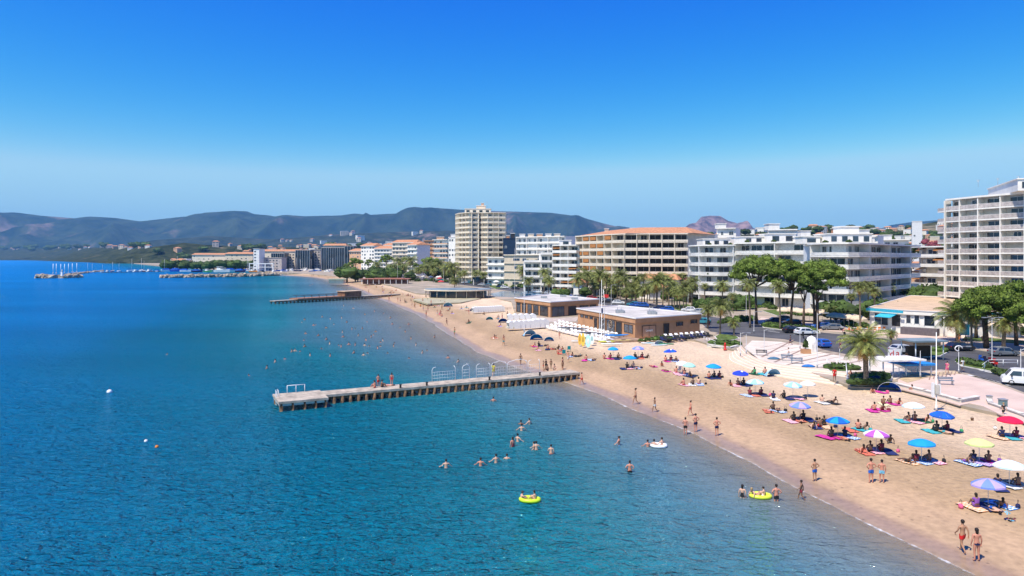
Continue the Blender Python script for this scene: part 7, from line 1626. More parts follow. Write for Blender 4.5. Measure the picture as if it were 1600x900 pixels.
# ------------------------------------------------------------------ the crowd along the beach further away
spots = []
rows_ = [((800, 549), (560, 447)), ((846, 543), (575, 443)), ((880, 545), (590, 443)), ((700, 499), (480, 431.5)), ((760, 517), (530, 437))]
cnt = 0
for i in range(104):
    a, b = rows_[i % 5]; t = rnd.random()**.8; px = a[0]+(b[0]-a[0])*t; gy = a[1]+(b[1]-a[1])*(t**.55 if False else t)
    # keep rows on the sand: bend towards the shore curve
    D = None; sy = float(np.interp(px, [440, 490, 530, 560, 585, 610, 650, 680, 720, 760, 800, 840, 885], [430, 433.5, 443, 453, 465, 474, 491, 508, 535, 556, 572, 586, 597]))
    iy = float(np.interp(px, [440, 480, 530, 570, 610, 650, 700, 740, 800, 870, 930], [426.5, 429, 433, 440, 449, 464, 471, 476, 492, 512, 526]))
    f = rnd.random(); f = f*f*.75 if rnd.random() < .7 else f; py = iy+(sy-iy)*(.08+f*.86)
    if px > 650 and (py-iy) < 3: py += 6
    g = onsand(px, py); stnd = f > .6 or rnd.random() < .2
    pose = rnd.choice(['stand_m', 'walk_m', 'walk_w', 'stand_w', 'hips_m']) if stnd else rnd.choice(['sit_m', 'sit_w', 'sit_d', 'recl_m', 'lie_w', 'recl_w'])
    near = px > 640
    where = 'on the sand between the round restaurant and the long pier' if near else 'on the far end of the beach towards the marina'
    cl = rnd.choice(ck); person(pose, (g.x, g.y, g.z+.02), rnd.uniform(-3.1, 3.1) if stnd else rnd.uniform(-.6, .6)+R(30), f'small figure in {cl} '+('standing ' if stnd else 'resting ')+where, 'people on the far beach' if not near else 'people on the middle beach', rnd.choice([0, 1, 2, 3, 3]), cl, rnd.choice([0, 0, 1]))
    if not stnd and rnd.random() < .6: towel((g.x+.2, g.y, g.z+.03), rnd.uniform(-.5, .5), rnd.choice(tk), 'between the round restaurant and the pier' if near else 'on the far end of the beach', s=1.2)
# ------------------------------------------------------------------ vehicles
tyre_m = mat('tyre_rubber', (.02, .02, .02), rough=.9); rim_m = mat('wheel_rim', (.4, .4, .42), rough=.3, metal=.8); lightm = mat('lamp_lens', (.7, .7, .65), rough=.1, spec=.8); tail_m = mat('tail_lens', (.4, .01, .01), rough=.2)
def car_meshes(kind):
    van = kind == 'van'; L, Wd = (4.9, 1.9) if van else (4.2, 1.75)
    if van: low = [(-L/2, .35), (-L/2, 1.15), (-2.3, 1.85), (-2.1, 1.98), (1.0, 2.0), (1.45, 1.9), (2.05, 1.12), (2.35, .98), (L/2, .75), (L/2, .35)]; glassz = [(1.12, 1.68)]
    else: low = [(-L/2, .35), (-L/2, .9), (-1.85, 1.0), (-1.45, 1.38), (-.9, 1.46), (.35, 1.44), (1.05, .98), (1.75, .88), (L/2, .68), (L/2, .35)]
    body = MB(); n = len(low)
    def inset(z): return 1.0 if z < 1.0 else 1-.16*(z-1.0)/(1.0 if van else .46)
    vs = [(x, -Wd/2*inset(z), z) for x, z in low]+[(x, Wd/2*inset(z), z) for x, z in low]
    body.add(vs, [tuple(range(n))[::-1] if False else tuple(range(n)), tuple(range(n, 2*n))[::-1]]+[(i, n+i, n+(i+1) % n, (i+1) % n) for i in range(n)], 0)
    body.box((0, 0, .33), (L*.96, Wd*.9, .2), mi=1)
    for x in (-L*.31, L*.31):
        for s in (-1, 1): body.lathe([(.001, 0)], 3) if False else None
    W_ = MB()
    def wq(pts): W_.add(pts, [(0, 1, 2, 3)])
    for s in (-1, 1):
        y = lambda z: s*(Wd/2*inset(z)+.012)
        if van: segs = [(-2.0, -.85, 1.2, 1.75, -1.95, -.85), (-.7, .35, 1.2, 1.75, -.7, .35), (.5, 1.75, 1.2, 1.75, .5, 1.35)]
        else: segs = [(-1.55, -.65, .98, 1.34, -1.3, -.65), (-.55, .8, .98, 1.34, -.55, .32)]
        for (xa, xb, za, zb, xc, xd) in segs: wq([(xa, y(za), za), (xb, y(za), za), (xd, y(zb), zb), (xc, y(zb), zb)])
    if van: wq([(2.04, -.8, 1.16), (2.04, .8, 1.16), (1.50, .7, 1.84), (1.50, -.7, 1.84)]); wq([(-2.44, -.8, 1.2), (-2.44, .8, 1.2), (-2.33, .7, 1.8), (-2.33, -.7, 1.8)])
    else: wq([(1.04, -.72, 1.01), (1.04, .72, 1.01), (.42, .64, 1.42), (.42, -.64, 1.42)]); wq([(-1.84, -.72, 1.03), (-1.84, .72, 1.03), (-1.5, .64, 1.36), (-1.5, -.64, 1.36)])
    return body.mesh('body', [CL['white'], dark_m]), W_.mesh('window', glass), L, Wd
def wheel_mesh():
    t = MB(); t.lathe([(.20, -.1), (.31, -.1), (.33, 0), (.31, .1), (.20, .1)], 16); r = MB(); r.lathe([(.001, -.09), (.21, -.07), (.21, .07), (.001, .09)], 12); return t.mesh('tyre', tyre_m), r.mesh('rim', rim_m)
TY, RM = wheel_mesh(); CARS = {k: car_meshes(k) for k in ('car', 'van')}
mb = MB(); mb.blob((0, 0, 0), .13, n=8, m=5, squash=(.5, 1.2, .8)); HL = mb.mesh('headlight', lightm); TLm = mb.mesh('tail_light', tail_m)
mb = MB(); mb.box((0, 0, 0), (.16, .2, .14)); MIR = mb.mesh('mirror', dark_m)
PAINT = dict(white=(.75, .75, .75), silver=(.45, .46, .48), black=(.02, .02, .025), blue=(.02, .10, .42), red=(.45, .02, .02), grey=(.16, .17, .18), navy=(.015, .03, .10), teal=(.03, .22, .28))
def paint(c): return mat('car_paint_'+c, PAINT[c], rough=.22, var=.02, spec=.6)
def car(p, rz, c, label, kind='car', group='vehicles along the seafront'):
    bm_, wm_, L, Wd = CARS[kind]; root = empty('parked_car' if kind == 'car' else 'white_van', p, rz, label, 'car' if kind == 'car' else 'van', group)
    b_ = link_mesh('body', bm_, root); b_.material_slots[0].link = 'OBJECT'; b_.material_slots[0].material = paint(c); link_mesh('window', wm_, root)
    for x in (-L*.31, L*.31):
        for s in (-1, 1):
            w = bpy.data.objects.new('wheel', TY); COL.objects.link(w); w.parent = root; w.location = (x, s*(Wd/2-.1), .33); w.rotation_euler = (R(90), 0, 0); link_mesh('rim', RM, w)
    for s in (-1, 1):
        h = link_mesh('headlight', HL, root); h.location = (L/2-.02, s*.62, .66); h = link_mesh('tail_light', TLm, root); h.location = (-L/2+.02, s*.68, .8)
        h = link_mesh('mirror', MIR, root); h.location = ((1.5 if kind == 'van' else .75), s*(Wd/2+.08), 1.15 if kind == 'van' else 1.0)
    return root
b = at(1603, 602, 1.51); car(b, R(150), 'white', 'white minibus driving on the seafront road at the frame edge', 'van', None)
for (x, y, rz, c, lab) in [(1411, 552, 12, 'silver', 'silver car beside the dark van-like truck near the shelter'), (1424, 550, 10, 'black', 'black car at the traffic island with the shelter'), (1281, 542, 100, 'blue', 'small bright blue vehicle behind the white plaza tent'), (1259, 523, 8, 'white', 'white car passing the end of the long median hedge'), (1240, 520, 8, 'black', 'black car just left of the white one by the median hedge'),
    (1210, 505, 175, 'navy', 'navy car in pine shade behind the median hedge'), (1236, 508, 175, 'black', 'black car in pine shade behind the median hedge'), (1222, 502, 170, 'grey', 'grey car parked among the pine trunks'), (1285, 514, 170, 'blue', 'blue car parked right of the pine trunks'), (1300, 516, 170, 'grey', 'grey car parked beside the blue one right of the pines'),
    (994, 479, 160, 'blue', 'bright blue van-coloured car under the hotel palms'), (1030, 484, 165, 'navy', 'long navy car behind the nearer brown pavilion'), (1042, 486, 165, 'blue', 'blue car beside the navy one behind the pavilion'), (1076, 487, 165, 'white', 'white car right of the navy and blue pair'), (1090, 490, 165, 'silver', 'silver car with a roof box by the pavilion corner'), (1096, 506, 150, 'teal', 'teal car half hidden at the right end of the brown pavilion'),
    (950, 472, 165, 'silver', 'silver car on the road behind the longer pavilion'), (920, 468, 165, 'teal', 'teal car behind the roof of the longer pavilion'), (840, 458, 165, 'white', 'white car near the pool'), (870, 462, 165, 'black', 'black car between the pool and the pavilion'), (760, 448, 168, 'grey', 'grey car left of the pool'), (1500, 548, 5, 'black', 'black car in the shade of the right-hand pines'), (1568, 556, 5, 'grey', 'grey car in deep shade by the frame edge'), (1340, 536, 5, 'grey', 'grey car crossing the junction')]:
    car(at(x, y, 1.51), R(rz), c, lab)
rnd = random.Random(77)
for i in range(30):
    t = i/30; px = 1000-440*t+rnd.uniform(-6, 6); py = float(np.interp(px, [560, 600, 650, 720, 790, 860, 930, 1000], [428.5, 431, 435, 441.5, 450, 459.5, 469.5, 480]))+rnd.uniform(-.6, .8); c = rnd.choice(list(PAINT))
    car(at(px, py, 1.51), R(rnd.choice([165, -15])), c, f'{c} car, number of the line on the seafront road'.replace(', number of the line', '')+' between the marina and the pavilions')
# scooters and bicycles at the median
def scooter(px, py, c, lab, rz=0.0, z=1.55):
    root = empty('scooter', at(px, py, z), rz, lab, 'scooter', 'two-wheelers by the road')
    mb = MB(); mb.box((0, 0, .42), (.9, .28, .1)); mb.box((-.4, 0, .62), (.6, .3, .34)); mb.box((.55, 0, .75), (.12, .36, .7), tilt=(R(-12), 'Y')); mb.build('body', CL[c], root)
    mb = MB(); mb.box((-.4, 0, .84), (.65, .28, .1)); mb.build('seat', dark_m, root)
    mb = MB(); mb.tube([(.5, -.3, 1.12), (.5, .3, 1.12)], .02, 5); mb.build('handlebar', dark_m, root)
    for x in (-.6, .62): w = bpy.data.objects.new('wheel', TY); COL.objects.link(w); w.parent = root; w.location = (x, 0, .24); w.rotation_euler = (R(90), 0, 0); w.scale = (.72, .72, .5)
for i, (x, y, c, lab) in enumerate([(1533, 567, 'blue', 'bright blue scooter parked by the tall twin-armed lamp'), (1540, 569, 'navy', 'navy scooter in the row by the twin-armed lamp'), (1548, 571, 'maroon', 'maroon scooter in the row by the twin-armed lamp'), (1555, 573, 'red', 'red scooter at the end of the row by the twin-armed lamp'), (1320, 528, 'black', 'black scooter before the long pavement terrace'), (1255, 528, 'black', 'black scooter near the corner of the plaza')]): scooter(x, y, c, lab, R(70))

# ------------------------------------------------------------------ sun loungers and hooded beach pods
def lounger_meshes():
    f = MB()
    f.box((0, -.32, .28), (1.9, .05, .07)); f.box((0, .32, .28), (1.9, .05, .07)); f.box((-.93, 0, .28), (.05, .64, .07)); f.box((.93, 0, .28), (.05, .64, .07))
    for x in (-.75, .75):
        for y in (-.3, .3): f.box((x, y, .13), (.05, .05, .26))
    m_ = MB(); m_.box((-.28, 0, .36), (1.3, .6, .09)); b = MB(); b.box((.62, 0, .55), (.72, .6, .08), tilt=(R(-38), 'Y'))
    return f.mesh('frame', white_metal), m_.mesh('mattress', CL['white']), b.mesh('backrest', CL['white'])
LG = lounger_meshes()
def lounger(p, rz, c, lab, group):
    root = empty('sun_lounger', p, rz, lab, 'sun lounger', group)
    o = link_mesh('frame', LG[0], root)
    if c != 'white': o.material_slots[0].link = 'OBJECT'; o.material_slots[0].material = dark_m
    for n_, me in (('mattress', LG[1]), ('backrest', LG[2])): o = link_mesh(n_, me, root); o.material_slots[0].link = 'OBJECT'; o.material_slots[0].material = CL[c]
rw = ['front row', 'second row', 'third row', 'back row']
for r_ in range(4):
    n = 15
    for i in range(n):
        t = i/(n-1); px = 858+(948-858)*t+r_*6; py = 516+(537-516)*t-r_*3.6+rnd.uniform(-.3, .3)
        g = onsand(px, py); lounger((g.x, g.y, max(g.z, 1.2)), R(28)+rnd.uniform(-.06, .06)+math.pi/2, 'white', f'{ordn[i]} white sun lounger from the left in the {rw[r_]} before the brown pavilion', 'white sun loungers before the pavilion')
for i in range(15):
    t = i/14; p = at(1036+72*t, 533-7*t+rnd.uniform(-.5, .5), 1.5); lounger(p, R(100), 'black' if i % 3 else 'navy', f'{ordn[i]} dark sun lounger from the left beside the pavilion end wall', 'dark sun loungers at the pavilion corner')
for i in range(8):
    p = at(1042+58*i/7, 529-5*i/7, 1.5); lounger(p, R(100), 'white', f'{ordn[i]} white lounger from the left behind the dark ones', 'white loungers behind the dark ones')
def pod(p, rz, s, lab, group, c='white'):
    root = empty('hooded_beach_chair', p, rz, lab, 'beach chair', group); root.scale = (s, s, s)
    mb = MB(); n = 8; vs = []
    for i in range(n+1):
        t = R(-5)+R(150)*i/n
        for y in (-.65, .65): vs.append((-.1+.75*math.cos(t)*-1, y, .75+.75*math.sin(t)))
    mb.add(vs, [(2*i, 2*i+1, 2*i+3, 2*i+2) for i in range(n)], 0, True)
    for y in (-.65, .65): mb.add([(-.85, y, .1)]+[vs[2*i+(0 if y < 0 else 1)] for i in range(n+1)]+[(.3, y, .1)], [tuple(range(n+3))])
    mb.build('hood', CL[c], root); mb = MB(); mb.box((0, 0, .3), (1.1, 1.25, .25)); mb.build('seat', mat('pale_cushion', (.62, .58, .5)), root)
for i in range(8): p = onsand(797+i*7.4, 517-i*.55); p.z = max(p.z, 1.2); pod(p, R(200), 1.25+.12*(i > 4), f'{ordn[i]} white hooded beach chair from the left in the nearer row of eight', 'white hooded beach chairs, nearer row')
for i in range(12): p = onsand(741+i*3.8, 490.5-i*.28); p.z = max(p.z, 1.2); pod(p, R(200), 1.15, f'{ordn[i]} white hooded beach chair from the left in the farther row by the dark fence', 'white hooded beach chairs, farther row')
for i in range(5): p = onsand(796+i*9, 502-i*.3); p.z = max(p.z, 1.2); pod(p, R(190), 1.1, f'{ordn[i]} grey-white hooded chair from the left against the pale timber terrace', 'hooded beach chairs by the terrace')

# ------------------------------------------------------------------ kayaks, boards
def kayak(px, py, L, w, c, lab, rz, rack=0.0):
    g = onsand(px, py); g.z = max(g.z, 1.2); root = empty('kayak', g, rz, lab, 'kayak', 'boats and boards on the sand')
    mb = MB(); n = 12; k = 8; vs = []
    for i in range(n+1):
        t = i/n; r = math.sin(math.pi*min(.999, max(.001, t)))**.55; x = -L/2+L*t
        for j in range(k): a = 2*math.pi*j/k; vs.append((x, w/2*r*math.cos(a), rack+.24+.2*r*math.sin(a)+.12*abs(2*t-1)**3))
    mb.add(vs, [(i*k+j, (i+1)*k+j, (i+1)*k+(j+1) % k, i*k+(j+1) % k) for i in range(n) for j in range(k)], 0, True); mb.build('hull', mat('hull_'+lab[:9], c, rough=.3, var=.04), root)
    mb = MB(); mb.prism([(L*.16*math.cos(t), w*.3*math.sin(t)) for t in [2*math.pi*i/10 for i in range(10)]], rack+.42, rack+.455); mb.build('cockpit', dark_m, root)
    if rack:
        for x in (-L*.3, L*.3): mb = MB(); mb.box((x, 0, rack/2), (.1, w*1.1, .08)); mb.box((x, -.4, rack/2), (.08, .08, rack)); mb.box((x, .4, rack/2), (.08, .08, rack)); mb.build('rack', wood_m, root)
kayak(963, 530, 5.2, 1.0, (.02, .22, .60), 'large bright blue kayak on a low rack at the terrace corner', R(8), .5); kayak(948, 537, 3.4, .8, (.50, .52, .08), 'olive yellow kayak below the blue one', R(5)); kayak(974, 535, 3.2, .8, (.72, .60, .10), 'yellow kayak to the right of the olive one', R(8)); kayak(956, 541, 4.2, .7, (.75, .74, .70), 'long white canoe in front of the yellow kayaks', R(5)); kayak(951, 525, 3.2, .8, (.78, .78, .78), 'white kayak behind the blue one', R(10), .3)
def board(px, py, L, w, c, c2, lab, rz, stand=False):
    g = onsand(px, py); g.z = max(g.z, 1.15); root = empty('surfboard', g, rz, lab, 'surfboard', 'boats and boards on the sand')
    pts = [(L/2*math.cos(t), w/2*math.sin(t)*(1-.15*math.cos(t))) for t in [2*math.pi*i/20 for i in range(20)]]
    mb = MB(); mb.prism(pts, .06, .17); o = mb.build('board', mat('board_'+lab[:8], c, rough=.35, var=.03), root)
    mb = MB(); mb.prism([(x*.42, y*.5) for x, y in pts], .171, .178, bottom=False); o2 = mb.build('pad', mat('pad_'+lab[:8], c2, rough=.6), root)
    if stand:
        for q in (o, o2): q.rotation_euler = (0, R(-80), 0); q.location = (0, 0, L/2)
board(1016, 537, 3.4, 1.3, (.75, .76, .74), (.04, .40, .42), 'wide white paddleboard with a teal emblem lying on the sand', R(-12)); board(1030, 540, 3.2, 1.1, (.74, .76, .72), (.05, .36, .40), 'second white paddleboard overlapping the one with the teal emblem', R(10)); board(1041, 538, 2.8, 1.0, (.06, .25, .12), (.03, .12, .07), 'dark green paddleboard right of the white ones', R(-15))
board(911, 543, 2.4, .7, (.70, .50, .08), (.5, .3, .05), 'yellow-orange board standing upright beside the green sail', R(80), True); board(906, 541, 2.2, .6, (.72, .42, .06), (.5, .3, .05), 'slim orange board standing leftmost beside the green sail', R(80), True); board(919, 545, 2.3, .9, (.42, .68, .66), (.7, .72, .7), 'pale aqua board standing upright below the green sail', R(80), True); board(925, 540, 2.2, .8, (.70, .72, .68), (.3, .5, .5), 'white board standing upright right of the aqua one', R(80), True); board(901, 535, 2.2, .7, (.72, .72, .72), (.2, .2, .2), 'white board lying left of the standing boards', R(10))
g = onsand(918, 538); root = empty('beach_sail', g, R(15), 'small green sail shade leaning over the standing boards', 'sail')
mb = MB(); mb.add([(-1.4, 0, .9), (1.2, 0, 2.0), (1.5, .9, 1.7), (-.9, .9, 1.1)], [(0, 1, 2, 3)]); mb.build('cloth', mat('green_sail', (.05, .32, .16)), root); mb = MB(); mb.tube([(1.2, 0, 0), (1.2, 0, 2.1)], .04); mb.tube([(-1.3, 0, 0), (-1.3, 0, 1.0)], .04); mb.build('pole', white_metal, root)
# dark catamaran hulls / upturned boats on the terrace edge
for (x, y, L, lab) in [(895, 519, 8.0, 'long dark upturned boat hull along the timber terrace'), (925, 527, 7.0, 'second dark upturned hull nearer the flag mast')]: kayak(x, y, L, .9, (.05, .06, .075), lab, R(-32), .45)
# cafe parasols, tables on the terraces
def cafe_parasol(p, c, lab, s=1.6, group='cafe parasols'):
    root = empty('cafe_parasol', p, random.uniform(0, 1), lab, 'parasol', group)
    o = link_mesh('canopy', CANOPY, root); o.location = (0, 0, 2.5); o.scale = (s, s, s*1.3)
    for i in (0, 1): o.material_slots[i].link = 'OBJECT'; o.material_slots[i].material = mat('cafe_'+c, dict(white=(.75, .73, .70), sand=(.62, .50, .36), red=(.5, .05, .05))[c], rough=.85)
    o = link_mesh('pole', POLE, root); o.location = (0, 0, 2.3); o.scale = (1.3, 1.3, 1.2)
zonesC = [((1220, 499), (1290, 505), 7, 'sand', 'under the umbrella pines'), ((1300, 511), (1345, 515), 6, 'sand', 'on the pavement terrace by the white block'), ((880, 452), (1000, 464), 10, 'white', 'among the hotel palms'), ((770, 446), (870, 452), 9, 'white', 'on the terraces behind the pool'), ((600, 434), (690, 439), 8, 'white', 'along the far seafront'), ((1496, 524), (1600, 527), 7, 'sand', 'under the dense right-hand pines')]
for (a, c_, n, col, where) in zonesC:
    for i in range(n):
        t = (i+.5)/n; cafe_parasol(at(a[0]+(c_[0]-a[0])*t, a[1]+(c_[1]-a[1])*t+rnd.uniform(-1, 1), 1.5), col, f'{ordn[i]} {"white" if col == "white" else "sand-coloured"} cafe parasol from the left {where}', group='cafe parasols '+where)
cafe_parasol(at(687, 441, 1.5), 'red', 'red cafe parasol behind the round restaurant, leftmost of two'); cafe_parasol(at(689, 447, 1.5), 'red', 'red and white cafe parasol at the back edge of the round restaurant')
# terrace chairs as small red-brown sets
def table_set(p, c, lab, group):
    root = empty('cafe_table', p, random.uniform(0, 3), lab, 'table', group)
    mb = MB(); mb.lathe([(.001, .72), (.4, .72), (.4, .76), (.001, .76)], 12); mb.build('tabletop', CL['white'], root); mb = MB(); mb.tube([(0, 0, 0), (0, 0, .72)], .04); mb.build('leg', steel_m, root)
for i in range(12): table_set(at(1316+i*6, 517+i*.3+rnd.uniform(-.6, .6), 1.6), 'red', f'{ordn[i]} small round table from the left on the terrace by the white block', 'cafe tables on the terrace')
for i in range(10): p = at(1318+i*7, 518.6+rnd.uniform(-.8, .6), 1.6); root = empty('cafe_chair', p, rnd.uniform(0, 6), f'{ordn[i]} red terrace chair from the left by the white block', 'chair', 'red terrace chairs'); mb = MB(); mb.box((0, 0, .45), (.5, .5, .06)); mb.build('seat', CL['red'], root); mb = MB(); mb.box((0, .24, .75), (.5, .05, .6)); mb.build('backrest', CL['orange'], root); mb = MB(); [mb.box((x, y, .22), (.05, .05, .44)) for x in (-.2, .2) for y in (-.2, .2)]; mb.build('leg_frame', dark_m, root)
# pedestrians on the promenade
for i, (x, y, c, lab) in enumerate([(1509, 538, 'black', 'person in black under the palms by the turquoise sign'), (1536, 538, 'orange', 'person in orange standing below the dense pines'), (1499, 535, 'orange', 'person in orange at the foot of the broad palm'), (1313, 545, 'maroon', 'pedestrian in maroon crossing behind the plaza'), (1235, 539, 'navy', 'pedestrian in navy by the plaza corner'), (1304, 600-4, 'red', 'child in red near the top of the curved steps'), (1232, 561, 'white', 'pedestrian in white beside the slate bench'), (1480, 585, 'pink', 'child in pink at the fence of the ochre paving'), (1330, 588, 'maroon', 'person in maroon seated by the palm planter wall'), (1504, 580, 'white', 'pedestrian in white waiting at the zebra crossing'), (1108, 512, 'red', 'pedestrian in red beside the dark loungers')]):
    person('dressed' if i != 8 else 'sit_d', at(x, y, 1.62), rnd.uniform(0, 6), lab, None, rnd.choice([0, 1, 2]), c, 0, cloth2=c)

# ------------------------------------------------------------------ marina: breakwaters, boats
rockm = mat('breakwater_rock', (.46, .38, .29), rough=.95, var=.3, scale=.5, bump=.5)
ROCKS = []
for s in range(5):
    mb = MB(); mb.blob((0, 0, 0), 1.0, n=6, m=4, squash=(1.1, .8, .7), jit=.22, seed=s+40); ROCKS.append(mb.mesh('rock', rockm))
def breakwater(px, w, h, label, rock_n, seed):
    P = [at(x, y, 0).xy for x, y in px]; o = P[0]; root = empty('breakwater', (o.x, o.y, 0), 0, label, 'breakwater'); rn = random.Random(seed)
    core = MB()
    for i in range(len(P)-1):
        a, b = P[i]-o, P[i+1]-o; d = b-a; L = d.length; d.normalize(); n_ = Vector((d.y, -d.x)); vs = []
        for q in (a-d*w*.2, b+d*w*.2):
            for (u, z) in ((-w/2-h, -1), (-w/2, h), (w/2, h), (w/2+h, -1)): vs.append((q.x-n_.x*u, q.y-n_.y*u, z))
        core.add(vs, [(0, 1, 5, 4), (1, 2, 6, 5), (2, 3, 7, 6), (0, 3, 2, 1), (4, 5, 6, 7)])
    core.build('core', rockm, root)
    tot = sum((P[i+1]-P[i]).length for i in range(len(P)-1))
    for k in range(rock_n):
        u = tot*(k+rn.random())/rock_n; i = 0
        while i < len(P)-2 and u > (P[i+1]-P[i]).length: u -= (P[i+1]-P[i]).length; i += 1
        d = (P[i+1]-P[i]).normalized(); n_ = Vector((d.y, -d.x)); q = P[i]+d*u-o+n_*(w/2+h*rn.uniform(.1, 1.1)); r = link_mesh('rock', ROCKS[rn.randrange(5)], root); r.location = (q.x, q.y, rn.uniform(.1, h*.9)); s = rn.uniform(1.0, 2.1)*h/2.4; r.scale = (s*1.2, s, s); r.rotation_euler = (rn.uniform(-.5, .5), rn.uniform(-.5, .5), rn.uniform(0, 6))
    return root
breakwater([(252, 434), (300, 433.5), (370, 432.5), (432, 430.5)], 6, 2.6, 'long rock breakwater sheltering the marina, joined to the beach', 96, 1)
breakwater([(68, 434.3), (90, 434.6), (116, 433.6)], 8, 2.8, 'round rock heap at the tip of the outer mole', 60, 2)
breakwater([(104, 430), (135, 426.5), (160, 424)], 3, 1.6, 'dark outer mole arm linking the rock heap to the pontoon', 40, 3)
mb = MB(); A = at(160, 425.5, .8); B = at(256, 424, .8); d = (B-A); root = empty('pontoon', A, math.atan2(d.y, d.x), 'long low marina pontoon carrying moored boats', 'pontoon')
mb.box((d.length/2, 0, -.2), (d.length, 3, .5)); mb.build('deck', wood_m, root)
for i in range(14): mb = MB(); mb.tube([(d.length*i/13, 1.6, -1.5), (d.length*i/13, 1.6, 1.2)], .2, 6); mb.build('pile', dark_m, root)
for i, (x, y, t) in enumerate([(83, 427, 412), (88, 427, 412), (95, 426, 412.5), (101, 426, 412.5), (107, 425.5, 412), (113, 425, 411.5), (120, 424.5, 411)]):
    b = at(x, y, 1.5); mb = MB(); mb.tube([(0, 0, 0), (0, 0, hz(t, b.y)-1.5)], [.32, .22], 8); root = empty('white_post', b, 0, f'{ordn[i]} white post from the left on the outer mole', 'post', 'white posts on the outer mole'); mb.build('shaft', white_metal, root); mb = MB(); mb.box((0, 0, .2), (1.2, 1.2, .5)); mb.build('base', concrete, root)
b = at(97, 431, 2.5); root = empty('harbour_light', b, 0, 'small white harbour light on the rock heap', 'beacon'); mb = MB(); mb.lathe([(1.1, 0), (.8, 2.2), (.45, 3.4), (.5, 3.6), (.5, 4.6), (.001, 5.1)], 10); mb.build('tower', white, root); mb = MB(); mb.lathe([(.52, 3.7), (.52, 4.3)], 10); mb.build('lantern', glass, root)
def hull_mesh(L, w, h, cols, cabin=True):
    mb = MB(); n = 10; sec = []
    for i in range(n+1):
        t = i/n; b_ = w/2*(1-max(0, (t-.45)/.55)**2.2)*(.85+.15*min(1, t*5)); x = -L/2+L*t; sh = h*(1+.35*t*t)
        sec.append([(x, -b_, sh), (x, -b_*.75, 0), (x, b_*.75, 0), (x, b_, sh)])
    vs = [p for s in sec for p in s]; mb.add(vs, [(i*4+j, i*4+j+1, (i+1)*4+j+1, (i+1)*4+j) for i in range(n) for j in range(3)], 0); mb.add([s[0] for s in sec]+[s[3] for s in sec[::-1]], [tuple(range(2*n+2))], 1); mb.add(sec[0], [(0, 3, 2, 1)], 0)
    return mb
HULLW = hull_mesh(9, 3, 1.3, None).mesh('hull', [CL['white'], mat('boat_deck', (.66, .62, .55))]); 
mb = MB(); mb.prism([(-2.6, -1.05), (.8, -1.1), (2.2, -.5), (2.2, .5), (.8, 1.1), (-2.6, 1.05)], 1.35, 2.4); mb.prism([(-2.8, -1.15), (.6, -1.15), (.6, 1.15), (-2.8, 1.15)], 2.95, 3.1); mb.box((-2.5, 0, 2.6), (.1, 1.8, .7)); CABIN = mb.mesh('cabin', CL['white'])
mb = MB(); mb.box((.9, 0, 2.0), (2.6, 2.2, .45)); CWIN = mb.mesh('cabin_window', glass)
mb = MB(); mb.tube([(0, 0, 1.2), (0, 0, 12.5)], [.11, .06], 6); MAST = mb.mesh('mast', white_metal)
mb = MB(); mb.tube([(0, 0, 2.4), (-3.6, 0, 2.5)], .2, 6); mb.tube([(4.3, 0, 1.7), (0, 0, 12)], .035, 4); mb.tube([(-4.4, 0, 1.5), (0, 0, 12.3)], .025, 4); BOOM = mb.mesh('boom', CL['navy'])
mb = MB(); mb.prism([(-4.2, -1.3), (1.5, -1.4), (3.8, -.4), (3.8, .4), (1.5, 1.4), (-4.2, 1.3)], 1.4, 1.9); mb.prism([(-3, -.7), (1, -.7), (1, .7), (-3, .7)], 1.9, 2.5); COVER = mb.mesh('cover', CL['blue'])
def boat(p, rz, kind, c, lab, s=1.0, group='boats in the marina'):
    root = empty('sailboat' if kind == 'sail' else 'motorboat', p, rz, lab, 'boat', group); root.scale = (s, s, s)
    o = link_mesh('hull', HULLW, root); o.material_slots[0].link = 'OBJECT'; o.material_slots[0].material = CL[c]
    if kind == 'sail': link_mesh('mast', MAST, root); link_mesh('boom', BOOM, root)
    elif kind == 'cover': link_mesh('cover', COVER, root)
    else: link_mesh('cabin', CABIN, root); link_mesh('cabin_window', CWIN, root)
for (x, y, k, c, s, lab) in [(168, 424.5, 'motor', 'white', .8, 'white motorboat at the outer end of the pontoon'), (206, 424, 'sail', 'white', 1.3, 'sailboat whose mast stands tallest on the pontoon'), (221, 423.6, 'sail', 'white', 1.35, 'sailboat right of the tallest mast'), (225, 424.4, 'sail', 'navy', 1.1, 'navy-hulled sailboat beside the white pair on the pontoon'), (186, 424, 'sail', 'white', .9, 'small sailboat midway along the pontoon'), (144, 426, 'sail', 'white', .9, 'small sailboat by the dark mole arm'), (137, 426.5, 'sail', 'white', .95, 'sailboat nearest the white posts'), (160, 425, 'sail', 'white', .75, 'short-masted sailboat by the mole arm'), (176, 424, 'sail', 'maroon', 1.0, 'maroon-hulled sailboat on the pontoon'), (213, 424.6, 'motor', 'white', 1.0, 'white cabin boat between the masts'), (234, 424.5, 'motor', 'white', 1.1, 'white cabin boat at the inner end of the pontoon'), (246, 424.4, 'cover', 'white', 1.1, 'boat under a blue cover moored near the breakwater head')]:
    b = at(x, y, 0); boat((b.x, b.y, -.3), R(rnd.uniform(60, 110)), k, c, lab, s)
